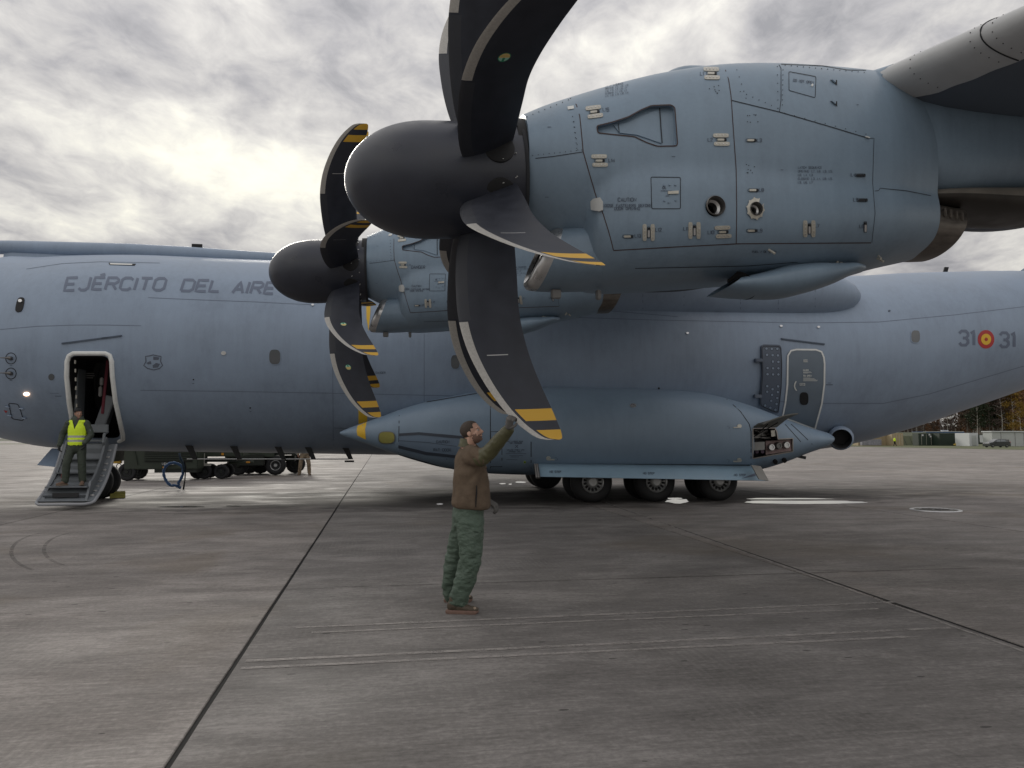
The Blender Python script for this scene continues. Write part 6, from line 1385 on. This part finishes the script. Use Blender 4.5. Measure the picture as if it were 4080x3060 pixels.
# blue padded hose hanging in a loop from its stand
def hp(px, py, Y=24.6): p = at(px, py, Y); return p
pts = [(719, 1812), (726, 1842), (733, 1866), (729, 1895), (717, 1920), (722, 1943)]
g = ground(731, 1950); R_ = empty('hose', (g.x, g.y, 0), 0, 'blue padded air hose hanging in a loop under the aircraft belly', 'hose')
W_ = Vector((g.x, g.y, 0)); c2 = lambda x, y: (440+x*.407, 1760+y*.407)
bm = bmesh.new(); P = [hp(*c2(x, y))-W_ for x, y in ((690, 452), (665, 440), (640, 425), (600, 430), (565, 400), (540, 360), (526, 320), (524, 280), (540, 240), (575, 213), (615, 205), (655, 215), (690, 238), (708, 262), (705, 320), (685, 370), (665, 405), (680, 440))]
P = [p+Vector((0, -.05*math.sin(i*.4), 0)) for i, p in enumerate(P)]
pp_ = []
for a, b in zip(P, P[1:]):
    for k in range(3): pp_.append(a+(b-a)*k/3)
tube(bm, pp_, [.043+.006*math.sin(i*1.9) for i in range(len(pp_))], 10); fin('hose_sleeve', bm, mat('hose_blue', (.055, .115, .24), .7, vary=.2, vscale=12), R_, smooth=180)
bm = bmesh.new(); tube(bm, [hp(*c2(x, y))-W_ for x, y in ((672, 110), (682, 150), (700, 195), (715, 225), (722, 262), (716, 300))], [.035, .04, .05, .045, .05, .03], 8); fin('hose_riser', bm, mat('hose_dark_blue', (.02, .04, .06), .7), R_, smooth=180)
bm = bmesh.new(); tube(bm, [hp(*c2(725, 195))-W_, hp(*c2(738, 250))-W_, hp(*c2(728, 380))-W_, Vector((0, 0, .02))], [.02, .022, .02, .03], 8); fin('stand_pole', bm, M['black'], R_)
# chock
g = ground(468, 1984); R_ = empty('wheel_chock', (g.x, g.y, 0), PSI+.35, 'yellow house-shaped wheel chock behind the nose wheel', 'chock')
bm = bmesh.new(); pr_ = [(-.11, 0), (.11, 0), (.12, .10), (.0, .19), (-.12, .10)]; skin(bm, [[bm.verts.new((x, y, z)) for y, z in pr_] for x in (-.19, .19)]); bmesh.ops.bevel(bm, geom=bm.edges[:], offset=.008, segments=1, affect='EDGES'); fin('chock_block', bm, M['chock'], R_, smooth=30)
bm = bmesh.new(); tube(bm, [(-.19, 0, .08), (-.30, -.04, .02), (-.42, .02, .015)], .01, 6); fin('chock_rope', bm, M['black'], R_)
# round pit cover in the apron, with ropes of sealant about it
g = ground(3728, 2032); R_ = empty('pit_cover', (g.x, g.y, 0), 0, 'round metal pit cover set in the concrete right of the landing gear', 'manhole cover')
bm = bmesh.new(); lathe(bm, [(.001, .54), (.012, .53), (.014, .47), (.003, .46)], (0, 0, 0), 'Z', 40); fin('cover_ring', bm, M['alu'], R_, smooth=40)
bm = bmesh.new(); lathe(bm, [(.006, .45), (.012, .44), (.012, .001)], (0, 0, 0), 'Z', 36); fin('cover_plate', bm, mat('cast_iron', (.09, .08, .06), .5, metal=.5, vary=.3, vscale=9), R_)
bm = bmesh.new(); lathe(bm, [(.004, .36), (.020, .345), (.020, .31), (.004, .30)], (0, 0, 0), 'Z', 36); fin('cover_rib', bm, M['dalu'], R_)
for a in range(4): bm = bmesh.new(); box(bm, (0, 0, .018), (.58, .03, .014), Matrix.Rotation(a*.785, 3, 'Z')); fin('cover_rib', bm, M['dalu'], R_)
# ---- puddles and pale marks on the concrete
wm = bpy.data.materials.new('standing_water'); wm.use_nodes = True; b = wm.node_tree.nodes['Principled BSDF']; b.inputs['Base Color'].default_value = (.05, .048, .045, 1); b.inputs['Roughness'].default_value = .06; b.inputs['Specular IOR Level'].default_value = .8
def puddle(x0, x1, yc, hy, seed, n=48):
    bm = bmesh.new(); vs = []
    for k in range(n):
        t = 2*math.pi*k/n; r = 1+.35*noise.noise(Vector((math.cos(t)*1.7, math.sin(t)*1.7, seed)))+.12*noise.noise(Vector((math.cos(t)*5, math.sin(t)*5, seed)))
        vs.append(bm.verts.new(ground((x0+x1)/2+(x1-x0)/2*r*math.cos(t), yc+hy*r*math.sin(t), .004)))
    bm.faces.new(vs); bmesh.ops.recalc_face_normals(bm, faces=bm.faces); o = fin('puddle', bm, wm); tag(o, kind='structure'); return o
for i, a in enumerate(((2655, 2750, 1997, 8), (2925, 3440, 2001, 7), (2660, 2720, 1986, 3), (2960, 3300, 1987, 3), (1990, 2015, 1927, 2), (2025, 2040, 1929, 2), (2050, 2095, 1921, 3), (640, 820, 2019, 2.2), (905, 960, 2016, 1.6), (1740, 1765, 2008, 2.5))): puddle(*a, i*3.7)
pm = bpy.data.materials.new('pale_scuff'); pm.use_nodes = True; nt = pm.node_tree; b = nt.nodes['Principled BSDF']; b.inputs['Base Color'].default_value = (.34, .315, .295, 1); b.inputs['Roughness'].default_value = .8
g_ = nd(nt, 'ShaderNodeNewGeometry'); n_ = nd(nt, 'ShaderNodeTexNoise', ins={'Vector': g_.outputs['Position'], 'Scale': 5.0, 'Detail': 8.0, 'Roughness': .75}); nt.links.new(ramp(nt, n_.outputs[0], [(.34, .15), (.58, .8)]), b.inputs['Alpha'])
dm = pm.copy(); dm.name = 'dark_tyre_mark'; dm.node_tree.nodes['Principled BSDF'].inputs['Base Color'].default_value = (.06, .055, .05, 1)
dm2 = pm.copy(); dm2.name = 'faint_tyre_mark'; dm2.node_tree.nodes['Principled BSDF'].inputs['Base Color'].default_value = (.06, .055, .05, 1); nt2 = dm2.node_tree; [setattr(e, 'color', (c_, c_, c_, 1)) for e, c_ in zip(nt2.nodes['Color Ramp'].color_ramp.elements, (0.0, .35))]
def mark(pts, w0, m, name, z=.004):
    bm = bmesh.new(); pr = None
    P = [ground(x, y, z) for x, y in pts]
    for i, p in enumerate(P):
        d = (P[min(i+1, len(P)-1)]-P[max(i-1, 0)]).normalized(); q_ = Vector((-d.y, d.x, 0))*w0/2; cur = (bm.verts.new(p-q_), bm.verts.new(p+q_))
        if pr: bm.faces.new((pr[0], cur[0], cur[1], pr[1]))
        pr = cur
    bmesh.ops.recalc_face_normals(bm, faces=bm.faces); o = fin(name, bm, m); tag(o, kind='structure')
def along(a, b, n=14): return [(a[0]+(b[0]-a[0])*k/n, a[1]+(b[1]-a[1])*k/n) for k in range(n+1)]
mark(along((1180, 2500), (3560, 2398)), .055, pm, 'grinding_mark'); mark(along((1240, 2520), (3500, 2425)), .045, pm, 'grinding_mark')
mark(along((980, 2633), (3790, 2500)), .06, pm, 'grinding_mark'); mark(along((960, 2662), (3650, 2535)), .055, pm, 'grinding_mark')
mark(along((1290, 2340), (3900, 2262), 20), .02, dm, 'hairline_crack')
for cx, cy, rx, ry in ((215, 2200, 170, 80), (330, 2190, 155, 70)): mark([(cx+rx*math.cos(a), cy-ry*math.sin(a)) for a in lin(1.7, 4.2, 30)], .05, dm2, 'tyre_mark')
mark(along((2400, 2000), (4080, 2580), 24), .030, M['joint'], 'sealant_bead', .003); mark(along((2412, 2002), (4080, 2596), 24), .035, pm, 'pale_joint_edge', .0045)
# ------------------------------------------------------------------ camp beyond the apron
def container(px0, px1, pb, h, depth, m, label, cat='container', name='container', group=None, side=0, door=False, rib=True):
    a, b_ = ground(px0, pb), ground(px1, pb); L_ = (b_-a).length; rz = math.atan2(b_.y-a.y, b_.x-a.x); R_ = empty(name, (a.x, a.y, .02), rz, label, cat, group)
    bx(R_, 'body', (L_/2, depth/2, h/2), (L_, depth, h), m, .03)
    if rib:
        bm = bmesh.new(); k = .25
        while k < L_-.2: box(bm, (k, -.02, h/2), (.13, .05, h-.3)); k += .30
        tag(fin('corrugation', bm, m, R_), kind='stuff')
        for z in (.08, h-.06): bx(R_, 'rail', (L_/2, -.03, z), (L_, .08, .14), m, .01)
        for x in (.06, L_-.06): bx(R_, 'corner_post', (x, -.04, h/2), (.14, .08, h), m, .01)
    if door:
        for k in range(4): bm = bmesh.new(); tube(bm, [(L_*(.14+.24*k), -.07, .2), (L_*(.14+.24*k), -.07, h-.2)], .03, 6); fin('lock_rod', bm, M['plate'], R_)
    return R_, L_
SAND = mat('container_sand', (.36, .29, .18), .7, vary=.12, vscale=1.5); DKG = mat('container_dark_green', (.018, .032, .022), .6, vary=.15, vscale=2); TENT = mat('olive_canvas', (.085, .095, .055), .85, vary=.12, vscale=2); WH = mat('cabin_white', (.55, .57, .58), .6, vary=.05); GRY = mat('cabin_grey_white', (.42, .44, .43), .6, vary=.06); BLU = mat('roof_blue', (.03, .09, .22), .5)
container(3420, 3552, 1776, 2.6, 2.4, SAND, 'sand coloured shipping container standing left of the walking worker, half hidden by the tail')
container(3556, 3600, 1776.5, 2.6, 5.5, SAND, 'sand coloured container end with locking rods, beside the olive tent', door=True, rib=False)
c_, L_ = container(3661, 3741, 1776, 2.6, 2.5, DKG, 'dark green container with white notices on its doors', door=True, rib=False)
for k, (x, z) in enumerate(((.20, 2.2), (.54, 2.3), (.60, 1.9), (.84, 2.3), (.80, 1.6), (.9, 1.9))): bx(c_, 'notice', (L_*x, -.06, z), (.35, .02, .35), WH, 0)
c_, L_ = container(3744, 3864, 1776.5, 2.55, 2.5, DKG, 'long plain dark green container beside the white cabin wall')
# tent
a = ground(3602, 1775); R_ = empty('tent', (a.x, a.y+1, 0), 0, 'olive army tent between the sand and the dark green containers', 'tent')
s_ = a.y/F; bm = bmesh.new(); zt = lambda py: (1775-py)*s_
for ring in ([[(-1.0, 0, 0), (66*s_, 0, 0), (62*s_, 1.5, zt(1737)), (0, 1.5, zt(1737))]]): bm.faces.new([bm.verts.new(p) for p in ring])
bmesh.ops.recalc_face_normals(bm, faces=bm.faces); r_ = bmesh.ops.extrude_face_region(bm, geom=bm.faces[:]); bmesh.ops.translate(bm, verts=[v for v in r_['geom'] if isinstance(v, bmesh.types.BMVert)], vec=(0, .25, 0)); fin('tent_wall', bm, TENT, R_)
bm = bmesh.new(); A_ = [(-1.2, 1.5, zt(1738)), (64*s_, 1.5, zt(1738)), (150*s_, 1.7, zt(1737)), (140*s_, 4.5, zt(1722)), (-40*s_*0-2, 4.5, zt(1722))]; up_ = [bm.verts.new(p) for p in A_]; dn_ = [bm.verts.new((x, y, z-.15)) for x, y, z in A_]; bm.faces.new(up_); bm.faces.new(list(reversed(dn_)))
for i in range(5): bm.faces.new((up_[i], dn_[i], dn_[(i+1) % 5], up_[(i+1) % 5]))
bmesh.ops.recalc_face_normals(bm, faces=bm.faces); fin('tent_roof', bm, TENT, R_)
for x in (-.6, 20*s_, 45*s_, 66*s_): bm = bmesh.new(); tube(bm, [(x, -.1, 0), (x, 1.5, zt(1738)), (x, 4.6, zt(1722))], .04, 6); fin('tent_pole', bm, M['mild'], R_)
# white building with blue roof edge
a = ground(3735, 1772); s_ = a.y/F; R_ = empty('site_building', (a.x, a.y+6, 0), .06, 'white building with blue roof edge behind the dark green containers', 'building')
bx(R_, 'wall', (78*s_*1.03, 2, 1.45), (165*s_, 4, 2.9), WH, 0); bx(R_, 'roof', (78*s_*1.03, 2, 3.05), (175*s_, 5, .32), BLU, .02); bx(R_, 'roof_vent', (110*s_, 2, 3.45), (1.6, .8, .3), WH, .02); bx(R_, 'gutter', (78*s_, -.55, 3.2), (172*s_, .1, .1), WH, 0)
c_, L_ = container(3864, 3899, 1778, 2.6, 5, WH, 'plain white cabin end wall right of the long green container', 'cabin', 'site_cabin', rib=False)
bx(c_, 'cabin_door', (L_*.5, -.03, 1.1), (.9, .05, 2.0), GRY, .01)
c_, L_ = container(3897, 3956, 1770, 2.5, 3, DKG, 'green shelter container with open white door above the car', rib=False)
bx(c_, 'open_door', (L_*.18, -.4, 1.4), (.9, .06, 1.9), WH, .01)
c_, L_ = container(3955, 4130, 1779, 2.75, 3, GRY, 'long grey-white flat-roofed cabin at the right edge of the picture', 'cabin', 'site_cabin', rib=False)
bx(c_, 'roof_edge', (L_/2, 1.5, 2.85), (L_+.3, 3.4, .2), WH, .01)
for k in (.2, .52, .72, .9): bx(c_, 'panel_joint', (L_*k, -.02, 1.35), (.06, .04, 2.6), M['dalu'], 0)
for k in (.16, .36): bx(c_, 'cabin_hatch', (L_*k, -.03, 1.1), (.25, .06, .4), M['dalu'], 0)
a = ground(3841, 1776); R_ = empty('water_tank', (a.x, a.y, 0), 0, 'translucent white cube tank in a cage before the long green container', 'tank'); s_ = a.y/F
bx(R_, 'tank', (0, .7, .15+16*s_), (29*s_, 1.3, 31*s_), mat('tank_plastic', (.36, .40, .44), .3, vary=.15, vscale=2), .08)
for k in range(5): bx(R_, 'cage_bar', ((-13+6.5*k)*s_, -.02, .15+16*s_), (.05, .05, 31*s_), M['alu'], 0)
bx(R_, 'pallet', (0, .6, .09), (30*s_, 1.3, .16), mat('pallet_wood', (.25, .18, .11), .8), .01)
for px, w_, m_, lb in ((3823, 1.1, mat('yellow_sack', (.38, .27, .05), .8, vary=.2), 'yellow sacks heaped beside the white tank'), (3852, 1.5, mat('brown_sack', (.20, .13, .09), .85, vary=.2), 'brown sacks lying in front of the white cabin')):
    a = ground(px, 1777); R_ = empty('sack_pile', (a.x, a.y, 0), 0, lb, 'sacks')
    for k in range(5): bm = bmesh.new(); ball(bm, (random.uniform(-.5, .5)*w_, random.uniform(0, .4), .25+.30*(k % 2)*(1 if px < 3840 else .4)), (.55, .35, .25)); fin('sack', bm, m_, R_, smooth=180)
a = ground(3452, 1776); c_ = empty('pallet_stack', (a.x, a.y-2, 0), 0, 'wrapped grey pallet load left of the sand container', 'pallet')
bx(c_, 'load', (0, 0, .75), (4.0, 1.2, 1.2), mat('wrapped_load', (.22, .22, .25), .4, vary=.3, vscale=3), .06); bx(c_, 'pallet', (0, 0, .08), (4.1, 1.2, .14), mat('pallet_wood_grey', (.2, .17, .13), .8), 0)
# round sign on a post
a = ground(3936, 1778); R_ = empty('road_sign', (a.x, a.y, 0), 0, 'round white sign on a thin post behind the car', 'sign'); s_ = a.y/F
bm = bmesh.new(); tube(bm, [(0, 0, 0), (0, 0, 55*s_)], .05, 6); fin('post', bm, M['dalu'], R_); bm = bmesh.new(); lathe(bm, [(-.03, .001), (-.03, .26*1.0), (.03, .26), (.03, .001)], (0, -.05, 53*s_), 'Y', 18); fin('sign_disc', bm, WH, R_)
bm = bmesh.new(); lathe(bm, [(-.10, .001), (-.10, .10), (-.09, .10)], (0, -.05, 53*s_), 'Y', 14); fin('sign_mark', bm, M['dalu'], R_)
for px, top, lb in ((3674, 1692, 'thin lamp post above the tent roof'), (3750, 1680, 'lamp post in front of the brown trees behind the blue roof'), (3826, 1690, 'short lamp post left of the tall birch trunks')):
    a = ground(px, 1772); s_ = a.y/F; R_ = empty('lamp_post', (a.x, a.y+20, 0), 0, lb, 'lamp post', 'lamp posts behind the camp'); h = (1772-top)*s_*1.12
    bm = bmesh.new(); tube(bm, [(0, 0, 0), (0, 0, h)], [.12, .07], 6); fin('post', bm, M['dalu'], R_); bx(R_, 'lamp_head', (.25, 0, h), (.7, .25, .12), M['plate'], .02)
# parked car
def car():
    g = ground(3972, 1783); R_ = empty('parked_car', (g.x, g.y, .02), rad(4), 'dark grey hatchback car parked on the grass in front of the grey cabin', 'car'); PAINT = mat('car_dark_paint', (.022, .026, .030), .25, spec=.6, coat=.6)
    bm = bmesh.new(); out = [(-2.0, .18), (-2.02, .62), (-1.85, .78), (-1.05, .92), (1.80, .98), (1.96, .80), (2.0, .50), (1.95, .18)]
    rings = []
    for y, k in ((-.84, .97), (-.80, 1.0), (.80, 1.0), (.84, .97)): rings.append([bm.verts.new((x*k, y, z)) for x, z in out])
    skin(bm, rings); bmesh.ops.bevel(bm, geom=bm.edges[:], offset=.03, segments=2, affect='EDGES'); body = fin('body', bm, PAINT, R_, smooth=40)
    bm = bmesh.new(); out = [(-1.05, .90), (-.35, 1.38), (.0, 1.45), (1.0, 1.44), (1.35, 1.36), (1.82, .95)]
    rings = [[bm.verts.new((x, y*(1-(z-.9)*.35), z)) for x, z in out] for y in (-.78, .78)]; skin(bm, rings); bmesh.ops.bevel(bm, geom=bm.edges[:], offset=.03, segments=2, affect='EDGES'); fin('cabin', bm, PAINT, R_, smooth=40)
    for nm, pl in (('side_window', [(-.80, .98), (-.30, 1.32), (.15, 1.36), (.15, .98)]), ('side_window', [(.22, .98), (.22, 1.36), (.95, 1.34), (1.15, 1.0)])):
        for sg in (-1, 1):
            bm = bmesh.new(); bm.faces.new([bm.verts.new((x, sg*(.79*(1-(z-.9)*.35)+.012), z)) for x, z in pl]); fin(nm, bm, mat('car_glass', (.12, .14, .16), .08, spec=.8), R_)
    bm = bmesh.new(); bm.faces.new([bm.verts.new(p) for p in ((1.40, -.62, 1.36), (1.40, .62, 1.36), (1.84, .70, .99), (1.84, -.70, .99))]); fin('rear_window', bm, M['glass'], R_)
    bm = bmesh.new(); bm.faces.new([bm.verts.new(p) for p in ((-1.08, -.70, .95), (-1.08, .70, .95), (-.38, .60, 1.38), (-.38, -.60, 1.38))]); fin('windscreen', bm, M['glass'], R_)
    for x in (-1.30, 1.22):
        for y in (-.76, .76): T2(R_, (x, y, .30), .30, .19, M['alu'])
    for sg in (-1, 1): bx(R_, 'headlight', (-1.93, sg*.62, .72), (.12, .28, .14), M['alu'], .02); bx(R_, 'tail_light', (1.93, sg*.68, .86), (.10, .18, .28), M['red'], .02)
    bx(R_, 'door_handle', (.02, -.85, .86), (.16, .03, .03), M['dalu'], 0); bx(R_, 'number_plate', (2.0, 0, .66), (.02, .5, .11), WH, 0); bx(R_, 'wing_mirror', (-.62, -.86, .98), (.10, .12, .10), PAINT, .02)
car()
# ------------------------------------------------------------------ trees
random.seed(11)
BARK = mat('bark_grey', (.11, .095, .08), .9, vary=.3, vscale=2); BIRCH = mat('birch_bark', (.34, .32, .29), .8, vary=.35, vscale=3)
def leafm(name, col, v=.35): return mat(name, col, .85, spec=.2, vary=v, vscale=.35)
LEAF = [leafm('needles_dark_green', (.028, .038, .020)), leafm('needles_brown', (.072, .050, .036)), leafm('leaves_rust', (.12, .062, .032)), leafm('twigs_mauve', (.085, .062, .056)), leafm('leaves_ochre', (.19, .12, .025))]
def tree_mesh(kind, H_=18):
    tb = bmesh.new(); bend = [Vector((.15*math.sin(z*.3+kind), .15*math.cos(z*.4), z)) for z in lin(0, H_*.95, 9)]; tube(tb, bend, [.24*(1-.85*k/8) for k in range(9)], 7)
    limbs = []
    for k in range(14):
        z = H_*random.uniform(.30, .92); a = random.uniform(0, 6.28); L_ = (1.2-z/H_)*H_*.20*random.uniform(.6, 1.2); p = Vector((.15*math.sin(z*.3+kind), 0, z)); e = p+Vector((math.cos(a)*L_, math.sin(a)*L_, L_*.5)); limbs.append(e); tube(tb, [p, (p+e)/2+Vector((0, 0, .1)), e], [.07, .05, .02], 5)
    tm = bpy.data.meshes.new('trunk'); tb.to_mesh(tm); tb.free()
    cb = bmesh.new(); base = .30 if kind in (0, 1) else .22
    cl = []
    for k in range(46):
        t = random.random()**.8; z = H_*(base+(1.0-base)*t); r = H_*(.17 if kind in (0, 1) else .21)*math.sin(min(1, (1.06-t)*1.5)*1.5)*random.uniform(.35, 1.0); a = random.uniform(0, 6.28); cl.append((Vector((r*math.cos(a), r*math.sin(a), z)), random.uniform(.5, 1.15)))
    for c, s in cl:
        for j in range(44 if kind != 3 else 26):
            d = Vector((random.gauss(0, 1), random.gauss(0, 1), random.gauss(0, .8)))*s*.62; p = c+d; u = Vector((random.uniform(-1, 1), random.uniform(-1, 1), random.uniform(-1, 1))).normalized(); v = u.cross(Vector((random.uniform(-1, 1), random.uniform(-1, 1), .3))).normalized(); q_ = random.uniform(.16, .36)*(1 if kind != 3 else .7)
            cb.faces.new([cb.verts.new(x) for x in (p-u*q_, p-v*q_*.6, p+u*q_, p+v*q_*.6)])
    cm = bpy.data.meshes.new('crown'); cb.to_mesh(cm); cb.free(); return tm, cm
TM = {}
for kd in range(5):
    for v_ in range(2):
        tm, cm = tree_mesh(kd); tm.materials.append(BIRCH if kd in (3, 4) or v_ else BARK); cm.materials.append(LEAF[kd]); TM[(kd, v_)] = (tm, cm)
KN = ['dark green pine', 'brown needled larch', 'rust coloured autumn tree', 'bare mauve birch', 'ochre leaved birch']
TREES = []
def tree(px, D, kd, sc, label, name='tree'):
    r = ray(px, 1745); x = r.x*D/r.y; v_ = random.randint(0, 1); TREES.append((px, kd, D)); R_ = empty('tree', (x, D, -.1), random.uniform(0, 6.28), label, 'tree', 'autumn trees beyond the camp'); TREES[-1] += (R_,); R_.scale = (sc*random.uniform(.9, 1.15), sc*random.uniform(.9, 1.15), sc)
    for nm, me in zip(('trunk', 'crown'), TM[(kd, v_)]): link(nm, me, None, R_)
LB = ['dark green pine in the tree line beyond the camp', 'brown needled larch in the tree line beyond the camp', 'rust coloured autumn tree in the tree line beyond the camp', 'bare mauve birch in the tree line beyond the camp', 'ochre leaved birch in the tree line beyond the camp']
for k in range(34):
    px = 3860+k*8+random.uniform(-4, 4); kd = random.choice([0, 0, 1, 1, 0, 2, 3] if px < 4030 else [2, 4, 4, 2, 1]); tree(px, random.uniform(232, 275), kd, random.uniform(.86, 1.12), LB[kd])
for k in range(32):
    px = 3500+k*13+random.uniform(-6, 6); kd = random.choice([1, 2, 3, 3, 1]); tree(px, random.uniform(390, 440), kd, random.uniform(.80, 1.0)*(1 if px < 3800 else .9), LB[kd])
for px, D, kd, sc in ((4068, 205, 4, .62), (3700, 330, 2, .42), (4110, 215, 2, .9), (4150, 220, 4, .8)): tree(px, D, kd, sc, LB[kd])

ORD = ['first', 'second', 'third', 'fourth', 'fifth', 'sixth', 'seventh', 'eighth', 'ninth', 'tenth', 'eleventh', 'twelfth', '13th', '14th', '15th', '16th', '17th', '18th', '19th', '20th', '21st', '22nd', '23rd', '24th', '25th', '26th', '27th', '28th', '29th', '30th']
for kd in range(5):
    for far in (0, 1):
        L_ = sorted([t for t in TREES if t[1] == kd and (t[2] > 300) == bool(far)], key=lambda t: -t[0])
        for i, t in enumerate(L_): t[3]['label'] = '%s, %s of its kind from right in the %s row beyond camp' % (KN[kd], ORD[i], 'far' if far else 'near')
# the wood behind, which reads as one mass
bm = bmesh.new(); random.seed(21)
for k in range(9000):
    px = random.uniform(3380, 4220); D = random.uniform(445, 500); r = ray(px, 1745); x = r.x*D/r.y; hmax = 9+3*noise.noise(Vector((px*.012, 0, 3)))+1.5*noise.noise(Vector((px*.06, 0, 3))); z = hmax*random.random()**.7; q_ = random.uniform(.4, 1.0)
    u = Vector((random.uniform(-1, 1), random.uniform(-.4, .4), random.uniform(-1, 1))).normalized()*q_; v = Vector((-u.z, random.uniform(-.3, .3), u.x)); c = Vector((x, D, z)); bm.faces.new([bm.verts.new(p) for p in (c-u, c-v*.7, c+u, c+v*.7)])
tag(fin('far_wood', bm, leafm('far_wood_brown', (.075, .055, .045))), 'brown mass of far woodland showing behind the tree rows', 'woodland', None, 'stuff')
